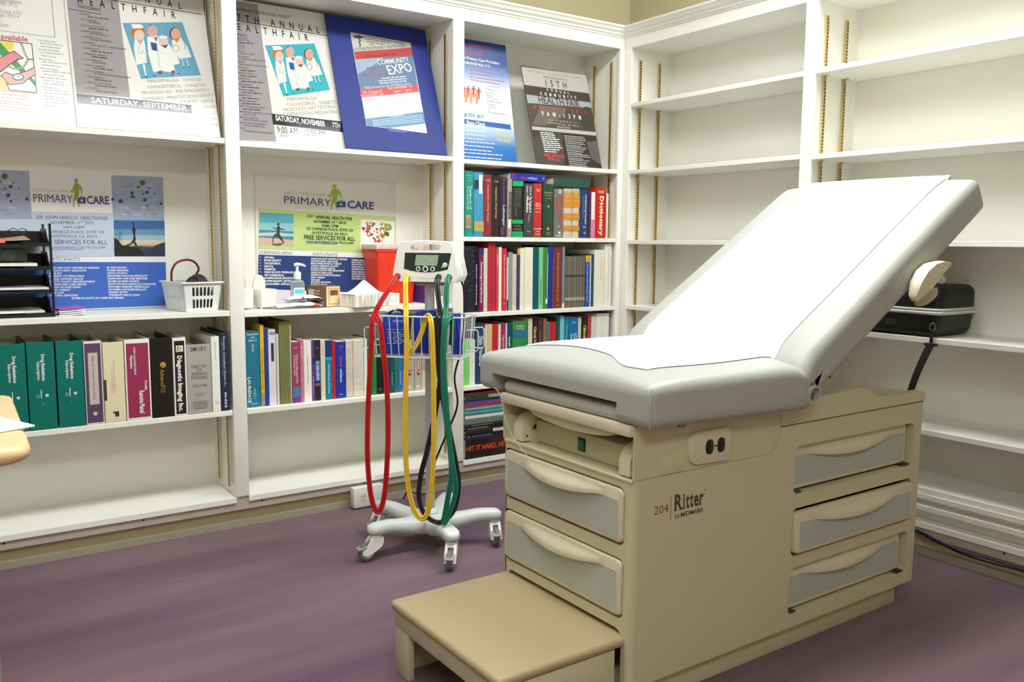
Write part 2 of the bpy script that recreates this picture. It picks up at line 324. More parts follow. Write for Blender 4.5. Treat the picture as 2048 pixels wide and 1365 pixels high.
# crown moulding on top of both cases
prof = [(0.02, 2.012), (-0.004, 2.012), (-0.006, 2.018), (-0.012, 2.021), (-0.015, 2.029), (-0.024, 2.035), (-0.032, 2.046), (-0.038, 2.05), (-0.04, 2.058), (0.02, 2.058)]
for nm, ln, fn in (('trim_1', (-2.82, 1.0), lambda a, b, h: (min(h, a) if h > 0.5 else h, a, b)), ('trim_2', (-2.05, 1.0), lambda a, b, h: (a, min(h, a) if h > 0.5 else h, b))):
    obj(nm, G().prism(prof, fn, *ln), WHITE, kind='structure', smooth=20)
POSTERS = [
{'name': 'poster', 'label': 'white clinic poster with a cartoon wrist and watch, leftmost on the upper shelf', 'o': (-2.6775, 0.025, 1.4185), 't': (0.0, 0.3101, 0.9507), 'w': 0.3432, 'h': 0.4582, 'color': (246, 245, 240), 'rough': 0.25, 'els': [
('l',(120,118,120),9,3059,4514,3048,3066),
('l',(120,118,120),8,260,3059,3048,3066),
('t', (150, 150, 155), 'Specialists', 1446, 4056, 2177, 4089, 132),
('t', (150, 150, 155), 'MD, PC)', 1534, 3950, 2036, 3966, 115),
('t', (150, 150, 155), 'Place, Suite 103', 1163, 3653, 2132, 3713, 115),
('t', (150, 150, 155), 'Georgia 30214', 1250, 3540, 2072, 3581, 114),
('t', (215, 110, 110), 'Time:', 1223, 3375, 1563, 3383, 122, 0.01),
('t', (150, 150, 155), '9am-12pm', 1132, 3209, 1753, 3221, 122),
('t', (205, 70, 80), 'available', 1506, 2782, 2257, 2791, 179, 0.02),
('p',(45,40,45),852,2761,2369,2751,2375,1039,797,1059),
('p',(246,246,244),865,2724,2344,2723,2352,1072,823,1089),
('p',(248,222,80),880,2718,1887,2719,1774,2422,1684,2290,851,2290),
('p',(40,150,80),1159,2690,1487,2652,2385,1403,2352,1240,2188,1479,1147,2530),
('l',(90,95,70),29,2056,2724,2141,2354,2210,2183),
('l',(90,95,70),28,2210,2183,2074,1904,1823,1792,1606,1882),
('l',(190,200,140),14,2056,2724,2141,2354,2210,2183),
('l',(190,200,140),14,2210,2183,2074,1904,1823,1792,1606,1882),
('l',(90,95,70),20,2210,2183,2349,2202),
('p',(60,30,35),943,1834,1501,2185,1833,2431,2106,2197,1945,2127,1706,1935,1430,1642,907,1324),
('p',(238,140,140),940,1794,1499,2157,1820,2393,2065,2203,1915,2155,1692,1965,1417,1680,910,1363),
('p',(70,45,45),1441,1585,1543,1677,1745,1603,2146,1786,2390,1966,2376,1663,2138,1473,2013,1319,1654,1237,1499,1297,1414,1424),
('p',(240,180,170),1464,1588,1544,1645,1743,1575,2150,1754,2373,1923,2357,1680,2124,1500,2002,1346,1662,1266,1518,1335,1440,1443),
('e',(60,110,125),16,1884,1530,170,21,-9,-120),
('e',(240,248,250),16,1884,1538,130,16,-6,-84),
('l',(40,36,38),10,1839,1576,1895,1547,1919,1574),
('p',(248,215,160),828,1508,1391,1539,1532,1400,1614,1048,797,1059),
('l',(40,36,38),12,1391,1539,1532,1400,1614,1048),
('g',(178,190,205),40,2522,2879,3046,2874,2.0,6.0),
('g',(178,190,205),40,2595,2782,3237,2793,2.0,6.0),
('g',(178,190,205),40,2595,2674,3170,2674,2.0,6.0),
('g',(178,190,205),40,2520,2556,3182,2567,2.0,6.0),
('g',(178,190,205),40,2593,2458,3265,2469,2.0,6.0),
('g',(178,190,205),40,2593,2351,3052,2331,2.0,6.0),
('g',(178,190,205),40,2518,2233,2956,2210,2.0,6.0),
('g',(178,190,205),40,2591,2136,3342,2153,2.0,6.0),
('g',(178,190,205),40,2591,2029,3122,2015,2.0,6.0),
('g',(178,190,205),40,2516,1912,3036,1896,2.0,6.0),
('g',(178,190,205),40,2589,1814,3399,1834,2.0,6.0),
('g',(178,190,205),40,2588,1707,3198,1701,2.0,6.0),
('g',(178,190,205),40,2514,1591,3260,1600,2.0,6.0),
('g',(178,190,205),40,2587,1494,3199,1485,2.0,6.0),
('g',(178,190,205),40,2586,1387,3259,1384,2.0,6.0),
('g',(178,190,205),39,2512,1272,2999,1246,2.0,6.0),
('g',(178,190,205),39,2585,1174,3255,1168,2.0,6.0),
('g',(178,190,205),39,2584,1068,3343,1070,2.0,6.0),
('g',(178,190,205),39,2510,954,3136,940,2.0,6.0),
('g',(178,190,205),39,2583,856,3292,850,2.0,6.0),
('g',(178,190,205),39,2582,750,3265,739,2.0,6.0),
('g',(178,190,205),39,2509,637,2961,602,2.0,6.0),
('g',(236,185,185),35,884,992,2231,999,2.0,6.0),
('g',(236,185,185),35,877,891,2154,887,2.0,6.0),
('g',(236,185,185),35,870,790,2028,771,2.0,6.0),
('g',(236,185,185),35,863,689,1910,656,2.0,6.0),
('g',(236,185,185),35,856,588,2242,588,2.0,6.0),
('g',(236,185,185),35,849,488,2073,468,2.0,6.0),
('g',(236,185,185),35,842,387,2166,375,2.0,6.0)]},
{'name': 'poster', 'label': 'glossy white health fair poster with cartoon clinic staff on a soft blue panel', 'o': (-2.335, 0.018, 1.4185), 't': (0.0, 0.3165, 0.9486), 'w': 0.4555, 'h': 0.5476, 'color': (246, 245, 238), 'rough': 0.1, 'els': [
('p',(172,166,172),78,4617,1672,4912,1707,1185,73,1150),
('p',(172,166,172),70,815,329,813,327,35,41,22),
('p',(45,42,44),73,1150,3680,1128,3676,808,70,815),
('t', (40, 36, 38), '17TH ANNUAL', 225, 4942, 3767, 4793, 251, 0.01, 0.0, 0.62),
('l',(40,36,38),13,68,4743,4468,4709),
('t', (40, 36, 38), 'HEALTHFAIR', 406, 4409, 3523, 4389, 259, 0.01, 0.0, 0.62),
('t', (60, 55, 60), 'PARTICIPANTS', 402, 4247, 1090, 4213, 130),
('l',(60,55,60),11,88,4166,1093,4132),
('t', (85, 80, 85), 'PODIATRIC', 459, 4015, 758, 4024, 61),
('e',(85,80,85),6,411,4032,14,2,-2,-17),
('g',(110,105,110),42,656,3945,1306,3969,2.0,6.0),
('t', (85, 80, 85), 'ENT IN GEORGIA', 459, 3809, 925, 3821, 60),
('e',(85,80,85),6,411,3826,14,2,-2,-17),
('t', (85, 80, 85), 'HIV TESTING', 656, 3738, 1024, 3747, 61),
('t', (85, 80, 85), 'ONCOLOGY & HEMATOLOGY', 459, 3603, 1160, 3618, 60),
('e',(85,80,85),6,411,3621,14,2,-2,-17),
('g',(110,105,110),42,656,3532,1256,3549,2.0,6.0),
('t', (85, 80, 85), 'HEARING SCREENINGS', 459, 3398, 1058, 3408, 60),
('e',(85,80,85),6,411,3416,14,2,-2,-17),
('t', (85, 80, 85), 'AMERICAN AUDIOLOGY', 655, 3326, 1259, 3336, 60),
('t', (85, 80, 85), 'ORTHOPEDIC SPORTS', 459, 3193, 1023, 3201, 60),
('e',(85,80,85),6,411,3211,14,2,-2,-17),
('t', (85, 80, 85), 'SOUTHERN ORTHOPEDICS', 655, 3121, 1326, 3129, 60),
('t', (85, 80, 85), 'PODIATRIST', 458, 2989, 789, 2992, 60),
('e',(85,80,85),6,411,3007,14,2,-2,-17),
('t', (85, 80, 85), 'ANKLE AND FOOT CENTERS OF GEORGIA', 655, 2916, 1770, 2924, 60),
('t', (85, 80, 85), "WOMEN'S HEALTH", 458, 2785, 922, 2788, 60),
('e',(85,80,85),6,411,2804,14,2,-2,-17),
('g',(110,105,110),42,654,2712,1312,2720,2.0,6.0),
('t', (85, 80, 85), 'DEPRESSION SCREENING', 458, 2582, 1122, 2582, 60),
('e',(85,80,85),6,411,2600,14,2,-2,-17),
('g',(110,105,110),41,654,2508,1159,2512,2.0,6.0),
('t', (85, 80, 85), 'LICE PREVENTION', 458, 2379, 954, 2377, 59),
('e',(85,80,85),6,411,2398,14,2,-2,-17),
('t', (85, 80, 85), 'ATLANTA HEART', 654, 2304, 1086, 2302, 60),
('t', (85, 80, 85), 'SPINAL SCREENINGS', 458, 2177, 1020, 2172, 59),
('e',(85,80,85),6,411,2195,14,2,-2,-17),
('g',(110,105,110),41,653,2101,1275,2101,2.0,6.0),
('t', (85, 80, 85), 'PHYSICAL THERAPY', 458, 1975, 986, 1968, 59),
('e',(85,80,85),6,411,1993,14,2,-2,-17),
('t', (85, 80, 85), 'SOUTHERN CRESCENT PHYSICAL THERAPY', 653, 1898, 1797, 1883, 60),
('t', (85, 80, 85), 'GASTROENTEROLOGY', 458, 1773, 985, 1765, 59),
('e',(85,80,85),6,411,1792,14,2,-2,-17),
('g',(110,105,110),41,653,1696,1170,1692,2.0,6.0),
('t', (85, 80, 85), 'MEDICAL SUPPLY PEOPLE', 458, 1572, 1151, 1558, 59),
('e',(85,80,85),6,411,1591,14,2,-2,-17),
('g',(110,105,110),41,653,1494,1311,1486,2.0,6.0),
('t', (85, 80, 85), 'WHITE EYE', 458, 1371, 752, 1364, 59),
('e',(85,80,85),6,411,1390,14,2,-2,-17),
('g',(110,105,110),41,652,1293,1293,1282,2.0,6.0),
('p',(112,176,208),1731,3919,3731,4284,4148,2309,2125,1918),
('p',(225,115,45),2447,3691,2413,3599,2337,3517,2235,3461,2126,3443,2032,3466,1972,3525,1957,3609,1989,3701,2064,3783,2166,3838,2275,3856,2370,3834,2431,3775),
('p',(248,248,246),2003,3920,2126,3954,2316,3972,2404,3900,2358,3828,2051,3768),
('p',(248,248,246),2067,3368,2356,3438,2397,3099,2377,2542,2027,2421,2003,3032),
('p',(248,248,246),2218,2462,2295,2476,2317,2068,2271,2060),
('p',(40,36,38),2338,2016,2333,2006,2323,1996,2309,1990,2293,1987,2280,1989,2271,1995,2269,2004,2273,2014,2283,2023,2298,2030,2313,2033,2326,2031,2335,2025),
('p',(40,36,38),2596,2096,2592,2086,2584,2077,2572,2071,2560,2068,2550,2071,2543,2077,2542,2086,2545,2096,2554,2105,2565,2111,2577,2113,2587,2111,2594,2105),
('p',(242,214,198),2396,3566,2369,3467,2314,3383,2242,3329,2167,3316,2104,3347,2066,3416,2059,3509,2085,3608,2139,3692,2211,3746,2286,3758,2350,3727,2389,3658),
('p',(222,180,205),2122,3355,2353,3403,2228,3178),
('p',(248,248,246),2479,3523,2834,3626,2903,3185,2912,2367,2551,2209,2451,2892),
('p',(228,180,158),2857,3803,2829,3701,2773,3613,2699,3557,2623,3544,2559,3577,2520,3649,2513,3745,2540,3847,2596,3935,2670,3990,2746,4003,2811,3970,2850,3899),
('l',(40,36,38),9,2576,3985,2618,3948,2672,4018),
('p',(150,110,110),2690,3537,2830,3582,2770,3378),
('p',(75,85,160),2567,3344,2776,3327,2759,3022,2583,3057),
('p',(150,85,75),2833,2245,2824,2217,2802,2192,2772,2176,2741,2170,2714,2177,2697,2195,2693,2221,2703,2249,2724,2273,2754,2290,2785,2296,2812,2289,2829,2271),
('p',(248,248,246),2873,3266,3175,3369,3376,3050,3471,2671,3245,2576,3293,2304,2866,2294,2837,2742),
('p',(240,205,188),3172,3446,3146,3356,3092,3278,3021,3227,2948,3215,2885,3242,2847,3305,2840,3390,2866,3480,2919,3558,2990,3609,3064,3621,3126,3593,3165,3531),
('p',(248,248,246),2857,3587,2993,3666,3147,3649,3158,3564,2879,3504),
('p',(80,100,150),2923,3266,3164,3337,3044,3166),
('p',(150,85,75),3280,2324,3270,2296,3247,2271,3217,2254,3186,2248,3158,2255,3141,2273,3137,2298,3147,2326,3169,2351,3199,2368,3231,2374,3258,2367,3276,2349),
('p',(40,36,38),3197,2210,3193,2200,3183,2191,3170,2184,3156,2182,3144,2184,3136,2190,3134,2199,3138,2209,3147,2218,3161,2225,3175,2227,3187,2225,3195,2219),
('p',(40,36,38),3420,2284,3416,2274,3406,2264,3393,2258,3379,2255,3366,2257,3358,2263,3356,2272,3361,2282,3370,2292,3384,2298,3398,2301,3410,2299,3418,2293),
('p',(248,248,246),3305,3555,3625,3695,3804,3339,3901,2961,3471,2843,3275,3205),
('p',(90,75,75),3627,3824,3596,3711,3532,3613,3449,3551,3363,3536,3292,3573,3248,3652,3241,3759,3272,3873,3335,3970,3418,4032,3504,4046,3576,4010,3620,3931),
('p',(235,180,158),3626,3815,3598,3710,3542,3620,3469,3562,3394,3550,3331,3584,3294,3659,3288,3758,3316,3864,3372,3954,3445,4011,3520,4024,3583,3989,3621,3915),
('p',(230,150,95),3348,3583,3602,3670,3466,3444),
('l',(248,248,246),11,3552,2866,3599,2573),
('l',(248,248,246),11,3714,2894,3769,2603),
('p',(40,36,38),3610,2532,3606,2522,3599,2513,3589,2507,3578,2505,3569,2508,3563,2514,3561,2523,3565,2533,3572,2542,3583,2548,3593,2550,3603,2547,3608,2541),
('p',(40,36,38),3802,2578,3798,2569,3791,2560,3780,2554,3770,2552,3760,2554,3754,2561,3753,2570,3757,2580,3764,2589,3774,2595,3785,2596,3795,2594,3801,2588),
('l',(130,130,130),9,3507,3245,3463,3140,3379,3085,3305,3113,3283,3207,3327,3311,3410,3366,3485,3339,3507,3245),
('l',(130,130,130),9,3625,3695,3738,3456,3705,3236),
('l',(150,150,150),7,2195,3151,2130,2880,2259,2859,2304,3040),
('l',(170,170,170),7,2785,3165,2765,2427),
('l',(170,170,170),7,2387,3183,2359,2552),
('t', (178, 172, 168), 'FIBROMYALGIA   THYROID', 2328, 1814, 4163, 2088, 115),
('t', (178, 172, 168), 'CHOLESTEROL   DIABETES', 2304, 1584, 4283, 1901, 115),
('t', (178, 172, 168), 'PROSTATE HIV   PSA SPIROMETRY', 2104, 1347, 4382, 1712, 115),
('t', (178, 172, 168), 'DEPRESSION  PEDIATRIC BONE DENSITY', 2099, 1121, 4504, 1538, 115),
('t', (178, 172, 168), 'PODIATRY   DENTAL', 3322, 1156, 4518, 1317, 116),
('t', (178, 172, 168), 'ALLERGIES', 3896, 997, 4534, 1105, 116),
('t', (178, 172, 168), 'THYROID', 3867, 753, 4525, 860, 116),
('t', (178, 172, 168), 'EYE EXAMS', 3365, 488, 4518, 638, 115),
('t', (178, 172, 168), 'MUSCLE CARE', 3580, 313, 4522, 431, 115),
('t', (235, 235, 235), 'SATURDAY, SEPTEMBER', 491, 880, 3528, 894, 197, 0.02),
('t', (150, 146, 148), '9:00 AM - 12:00 PM', 1409, 454, 3481, 477, 232),
('t', (160, 156, 158), 'FAYETTEVILLE, GA', 355, 334, 1253, 336, 124)]},
{'name': 'poster', 'label': 'glossy white health fair poster with cartoon staff on a turquoise panel, middle bay', 'o': (-1.8085, 0.022, 1.4135), 't': (0.0, 0.3357, 0.942), 'w': 0.4189, 'h': 0.5699, 'color': (247, 246, 240), 'rough': 0.1, 'els': [
('p',(172,166,172),-224,5623,1385,5624,1317,49,-455,10),
('t', (40, 36, 38), 'SOUTHEASTERN PRIMARY CARE PROVIDERS PRESENT', -190, 5216, 2585, 5232, 119),
('t', (40, 36, 38), '17TH ANNUAL', 268, 4801, 3732, 4810, 281, 0.012, 0.0, 0.62),
('l',(40,36,38),14,-282,4822,4063,4746),
('t', (40, 36, 38), 'HEALTHFAIR', 134, 4428, 3222, 4390, 278, 0.012, 0.0, 0.62),
('t', (60, 55, 60), 'PARTICIPANTS', 100, 4163, 797, 4153, 136),
('l',(60,55,60),10,-81,4073,804,4107),
('t', (70, 64, 70), 'MEDICAL PODIATRIC', 324, 3976, 870, 4007, 63),
('g',(95,90,95),43,447,3883,1008,3925,2.0,6.0),
('t', (70, 64, 70), 'HIV TESTING', 307, 3751, 658, 3770, 63),
('t', (70, 64, 70), 'ENT, MD', 430, 3658, 654, 3669, 63),
('t', (70, 64, 70), 'SCREENINGS', 291, 3526, 609, 3542, 62),
('t', (70, 64, 70), 'AMERICAN AUDIOLOGY', 413, 3433, 992, 3461, 63),
('t', (70, 64, 70), 'SPORTS MEDICINE', 274, 3303, 753, 3324, 62),
('t', (70, 64, 70), 'SOUTHERN ORTHOPEDIC SPECIALISTS', 397, 3209, 1399, 3253, 63),
('t', (70, 64, 70), 'PODIATRIST', 258, 3080, 575, 3093, 62),
('t', (70, 64, 70), 'ANKLE AND FOOT CENTERS OF GEORGIA', 380, 2986, 1447, 3028, 63),
('t', (70, 64, 70), "WOMEN'S HEALTH", 241, 2857, 686, 2874, 62),
('g',(95,90,95),43,364,2763,934,2794,2.0,6.0),
('t', (70, 64, 70), 'DEPRESSION SCREENING', 225, 2635, 862, 2656, 62),
('g',(95,90,95),43,347,2541,945,2571,2.0,6.0),
('t', (70, 64, 70), 'LICE PREVENTION', 209, 2414, 684, 2428, 62),
('g',(95,90,95),42,331,2320,1191,2359,2.0,6.0),
('t', (70, 64, 70), 'SPINAL SCREENINGS', 193, 2194, 731, 2207, 61),
('g',(95,90,95),42,314,2099,987,2127,2.0,6.0),
('t', (70, 64, 70), 'PODIATRIC SCREENINGS', 176, 1974, 810, 1987, 61),
('g',(95,90,95),42,298,1879,1036,1907,2.0,6.0),
('t', (70, 64, 70), 'GASTROENTEROLOGY', 160, 1754, 665, 1763, 61),
('g',(95,90,95),42,282,1659,904,1681,2.0,6.0),
('t', (70, 64, 70), 'MEDICAL SUPPLY PEOPLE', 144, 1536, 807, 1544, 61),
('g',(95,90,95),42,265,1440,959,1461,2.0,6.0),
('t', (70, 64, 70), 'ATLANTA PRESSURE AND PULMONARY', 128, 1318, 1079, 1326, 61),
('g',(95,90,95),42,249,1222,899,1239,2.0,6.0),
('t', (70, 64, 70), 'SOUTHERN MEDICAL PHARMACEUTICAL STATIONS', 112, 1101, 1311, 1100, 61),
('t', (70, 64, 70), 'CRESCENT CENTER', 233, 1005, 705, 1006, 60),
('t', (70, 64, 70), 'SICKLE CELL FOUNDATION', 96, 884, 788, 884, 60),
('t', (70, 64, 70), 'PIEDMONT HOSPITAL VOLUNTEERS', 217, 788, 1103, 787, 61),
('t', (70, 64, 70), 'FAYETTE COUNTY FIRE DEPARTMENT', 81, 668, 1026, 665, 60),
('t', (70, 64, 70), 'CENTRAL HOME HEALTH CARE', 201, 571, 957, 568, 60),
('t', (70, 64, 70), 'PIGGLY', 65, 452, 251, 451, 60),
('t', (70, 64, 70), 'SOUTHEASTERN PRIMARY CARE PROVIDERS', 185, 356, 1204, 338, 60),
('p',(70,190,205),1434,3939,3440,4324,3789,2401,1849,1905),
('p',(225,115,45),2152,3716,2118,3623,2043,3539,1941,3481,1833,3460,1739,3482,1679,3541,1663,3626,1695,3720,1770,3804,1872,3861,1981,3881,2076,3859,2137,3800),
('p',(248,248,246),1707,3943,1831,3977,2022,3998,2110,3926,2064,3853,1757,3789),
('p',(248,248,246),1775,3383,2062,3460,2103,3118,2086,2552,1746,2416,1715,3039),
('p',(248,248,246),1932,2466,2007,2482,2032,2068,1988,2058),
('p',(40,36,38),2053,2015,2049,2005,2039,1995,2026,1987,2011,1984,1998,1985,1989,1991,1987,2000,1991,2010,2001,2020,2015,2028,2029,2031,2042,2030,2051,2024),
('p',(40,36,38),2302,2109,2298,2099,2290,2089,2279,2082,2268,2080,2258,2081,2251,2088,2249,2097,2253,2107,2261,2117,2272,2123,2283,2126,2293,2124,2300,2118),
('p',(242,214,198),2101,3589,2075,3490,2020,3403,1949,3347,1875,3333,1812,3363,1773,3432,1766,3526,1791,3627,1845,3713,1917,3768,1992,3782,2055,3751,2094,3683),
('p',(222,180,205),1829,3371,2058,3424,1935,3194),
('p',(248,248,246),2184,3548,2537,3659,2601,3219,2606,2398,2257,2222,2157,2910),
('p',(228,180,158),2561,3835,2533,3733,2476,3644,2402,3587,2327,3572,2263,3604,2225,3675,2219,3772,2246,3875,2303,3963,2376,4020,2453,4034,2517,4002,2556,3931),
('l',(40,36,38),10,2283,4013,2325,3978,2379,4048),
('p',(150,110,110),2393,3567,2532,3614,2471,3409),
('p',(30,110,185),2270,3369,2476,3358,2458,3051,2285,3081),
('p',(150,85,75),2530,2271,2521,2243,2500,2217,2471,2198,2441,2191,2415,2197,2399,2214,2395,2240,2404,2269,2425,2295,2453,2313,2483,2320,2509,2314,2526,2297),
('p',(248,248,246),2572,3299,2870,3410,3061,3099,3148,2726,2928,2622,2973,2353,2561,2322,2533,2772),
('p',(240,205,188),2868,3487,2841,3396,2787,3317,2717,3264,2645,3250,2584,3276,2547,3337,2540,3422,2566,3513,2620,3592,2690,3644,2764,3658,2825,3632,2862,3571),
('p',(248,248,246),2559,3620,2695,3701,2847,3687,2855,3604,2580,3538),
('p',(80,100,150),2621,3300,2859,3378,2739,3204),
('p',(150,85,75),2960,2371,2950,2343,2928,2317,2899,2298,2869,2291,2843,2297,2826,2314,2822,2339,2832,2368,2853,2394,2882,2412,2913,2419,2939,2413,2956,2396),
('p',(40,36,38),2880,2253,2876,2243,2866,2233,2854,2226,2840,2223,2828,2224,2821,2230,2819,2239,2823,2249,2832,2259,2845,2266,2858,2269,2870,2268,2878,2262),
('p',(40,36,38),3094,2338,3090,2328,3081,2318,3068,2311,3054,2308,3042,2309,3035,2315,3033,2324,3037,2334,3046,2344,3059,2351,3073,2354,3085,2353,3092,2347),
('p',(248,248,246),3001,3598,3318,3744,3485,3399,3569,3030,3150,2897,2965,3250),
('p',(90,75,75),3324,3871,3290,3759,3225,3661,3142,3598,3058,3581,2988,3615,2946,3693,2942,3799,2975,3912,3039,4009,3123,4072,3208,4087,3279,4053,3320,3976),
('p',(235,180,158),3323,3862,3293,3758,3235,3668,3162,3610,3088,3595,3027,3627,2991,3700,2988,3799,3018,3904,3075,3994,3148,4052,3224,4065,3285,4033,3321,3960),
('p',(230,150,95),3043,3627,3295,3718,3157,3493),
('l',(248,248,246),13,3229,2923,3269,2634),
('l',(248,248,246),13,3386,2957,3433,2672),
('p',(40,36,38),3279,2594,3276,2584,3268,2575,3258,2569,3248,2566,3239,2568,3234,2575,3233,2584,3236,2594,3243,2603,3253,2609,3264,2611,3273,2609,3278,2603),
('p',(40,36,38),3464,2649,3461,2639,3453,2630,3443,2624,3433,2621,3424,2623,3419,2629,3417,2638,3421,2648,3428,2657,3438,2664,3449,2666,3458,2664,3463,2658),
('l',(130,130,130),10,3193,3297,3148,3191,3065,3134,2993,3159,2973,3252,3017,3357,3100,3414,3173,3389,3193,3297),
('l',(130,130,130),10,3318,3744,3423,3512,3385,3294),
('l',(150,150,150),7,1903,3165,1841,2888,1968,2871,2011,3055),
('l',(170,170,170),7,2485,3195,2463,2452),
('l',(170,170,170),7,2093,3203,2069,2562),
('t', (170, 166, 164), 'FIBROMYALGIA', 1985, 1749, 3214, 1930, 137),
('t', (170, 166, 164), 'CHOLESTEROL   DIABETES', 1952, 1523, 3992, 1857, 137),
('t', (170, 166, 164), 'PROSTATE HIV TESTING', 1782, 1284, 3911, 1653, 137),
('t', (170, 166, 164), 'DEPRESSION PEDIATRIC', 1756, 1102, 4023, 1443, 136),
('p',(52,52,54),1298,1161,4187,1106,4176,651,1290,732),
('t', (250, 250, 248), 'SATURDAY, NOVEMBER', 1421, 907, 3350, 831, 212, 0.03),
('t', (250, 250, 248), '7TH', 3636, 837, 3971, 828, 197, 0.02),
('t', (70, 70, 72), '9:00 AM - 12:00 PM', 1412, 408, 3305, 395, 268),
('t', (120, 118, 120), 'FAYETTEVILLE, GEORGIA', 1522, 250, 2928, 236, 124)]},
{'name': 'display_board', 'label': 'royal blue display board with a taped expo flyer on the upper shelf', 'o': (-1.409, 0.008, 1.4135), 't': (0.0, 0.3295, 0.9442), 'w': 0.4488, 'h': 0.5659, 'color': (28, 50, 146), 'rough': 0.55, 'els': [
('p',(240,243,246),979,5010,3677,4948,3713,906,1020,1000),
('p',(214,210,198),979,5010,3677,4948,3676,4735,1008,4169),
('t', (70, 70, 74), 'SOUTHEASTERN PRIMARY CARE PROVIDERS', 996, 4187, 3444, 4722, 128),
('l',(60,66,62),18,1343,4914,1317,4387),
('p',(70,76,72),1055,4858,1347,4940,1592,4875,1345,4770,1143,4780),
('l',(80,86,80),16,1291,4752,1408,4693,1265,4594,1372,4533,1282,4453),
('g',(90,90,95),36,1598,4912,3355,4830,2,5),
('g',(90,90,95),36,1581,4807,2671,4764,2,5),
('g',(90,90,95),36,1639,4692,2440,4657,2,5),
('g',(90,90,95),36,1724,4586,1980,4573,2,5),
('p',(204,66,66),1006,4158,3676,4735,3682,4374,1011,3820),
('t', (60, 40, 60), '19th Annual Health Fair', 1437, 3945, 2962, 4294, 127, 0.0, 0.35),
('p',(112,140,176),1011,3820,3682,4374,3659,3054,1001,2536),
('p',(170,190,212),1011,3820,2316,4093,1430,3445,1008,3189),
('t', (250, 250, 248), 'COMMUNITY', 1991, 3724, 3476, 4055, 213, 0.01),
('t', (250, 250, 248), 'EXPO', 2422, 3343, 3565, 3646, 395, 0.01),
('e',(250,250,248),6,1632,3737,26,4,-4,-21),
('e',(250,250,248),6,1616,3643,26,4,-4,-21),
('e',(250,250,248),6,1771,3766,26,4,-4,-21),
('e',(250,250,248),6,1755,3672,26,4,-4,-21),
('e',(250,250,248),6,1910,3795,27,4,-4,-21),
('e',(250,250,248),6,1894,3701,26,4,-4,-21),
('t', (190, 80, 120), 'ANSWERED!', 1190, 3071, 2346, 3359, 135, 0.0, 0.2),
('g',(165,110,150),78,1430,3445,2343,3642,2.0,6.0),
('g',(225,232,240),47,2041,3106,3197,3353,2.0,6.0),
('g',(225,232,240),47,1889,2975,3189,3247,2.0,6.0),
('g',(225,232,240),47,1924,2877,3169,3141,2.0,6.0),
('t', (230, 235, 240), 'FREE Services for All, 50 FREE flu shots', 1233, 2573, 3326, 3025, 104),
('p',(226,96,96),1001,2536,3659,3054,3683,2743,993,2186),
('t', (250, 225, 225), '105 Carnegie Pl', 1122, 2360, 1966, 2521, 113),
('t', (250, 225, 225), 'NOVEMBER 10', 2279, 2674, 3386, 2907, 105),
('t', (250, 225, 225), '9AM - 12PM', 2519, 2548, 3326, 2723, 105),
('t', (250, 225, 225), 'Fayetteville, GA', 1008, 2218, 2027, 2422, 103),
('g',(205,208,212),15,1107,2059,3652,2572,4,12),
('g',(205,208,212),15,1111,1975,3654,2484,4,12),
('g',(205,208,212),15,1114,1891,3657,2396,4,12),
('g',(205,208,212),15,1118,1806,3660,2308,4,12),
('g',(205,208,212),15,1121,1722,3663,2219,4,12),
('g',(205,208,212),15,1125,1638,3666,2131,4,12),
('g',(205,208,212),15,1128,1554,3668,2043,4,12),
('g',(205,208,212),15,1132,1470,3671,1955,4,12),
('g',(205,208,212),15,1135,1386,3674,1868,4,12),
('p',(120,160,200),1018,1286,3711,1861,3705,1333,1984,986,1046,1002),
('t', (250, 250, 248), 'SCREENINGS', 2119, 1460, 2772, 1594, 72, 0.02),
('g',(220,232,244),30,1309,1224,3624,1687,2.0,6.0),
('g',(220,232,244),30,1318,1156,3629,1599,2.0,6.0),
('g',(220,232,244),30,1327,1087,3635,1512,2.0,6.0),
('g',(220,232,244),30,1335,1018,3640,1425,2.0,6.0),
('p',(90,120,190),1959,994,2815,947,2763,836,1961,854)]},
{'name': 'poster', 'label': 'tall poster fading blue to white to blue with red and orange people figures', 'o': (-0.874, 0.028, 1.4085), 't': (0.0, 0.1869, 0.9824), 'w': 0.2808, 'h': 0.5221, 'color': 'gradient', 'rough': 0.3, 'els': [
('t', (200, 50, 90), 'ANNUAL COMMUNITY', -17, 4849, 2049, 4908, 146, 0.02),
('t', (200, 50, 90), 'HEALTH FAIR', 32, 4513, 1559, 4562, 156, 0.02),
('t', (250, 250, 248), 'Southeastern Primary Care Providers', -273, 4346, 2371, 4293, 135, 0.015),
('t', (250, 250, 248), 'RAMSEY & OSBORNE M.D., P.C.', -241, 4125, 1896, 4119, 104, 0.02),
('g',(190,110,160),47,801,3840,2559,3834,2,4),
('g',(190,110,160),47,815,3699,2080,3705,2,4),
('g',(190,110,160),46,769,3556,2522,3527,2,4),
('g',(190,110,160),46,754,3427,2301,3387,2,4),
('t', (90, 180, 150), 'FREE SCREENINGS', 1629, 3239, 2270, 3227, 58),
('t', (60, 60, 80), 'Podiatry Screen', 1522, 3104, 2129, 3077, 58, 0.01),
('t', (60, 60, 80), 'Blood Pressure', 1535, 2951, 1989, 2937, 58, 0.01),
('t', (60, 60, 80), 'Diabetes', 1534, 2838, 1829, 2817, 57, 0.01),
('t', (60, 60, 80), 'HIV Screening', 1539, 2725, 2058, 2691, 57, 0.01),
('t', (60, 60, 80), 'Body Mass & Nutrition', 1540, 2581, 2289, 2553, 58, 0.01),
('t', (60, 60, 80), 'Cholesterol', 1541, 2437, 1929, 2424, 57, 0.01),
('t', (60, 60, 80), 'Pulse Oximetry', 1540, 2324, 1976, 2304, 57, 0.01),
('t', (60, 60, 80), 'PSA', 1539, 2206, 1694, 2190, 57, 0.01),
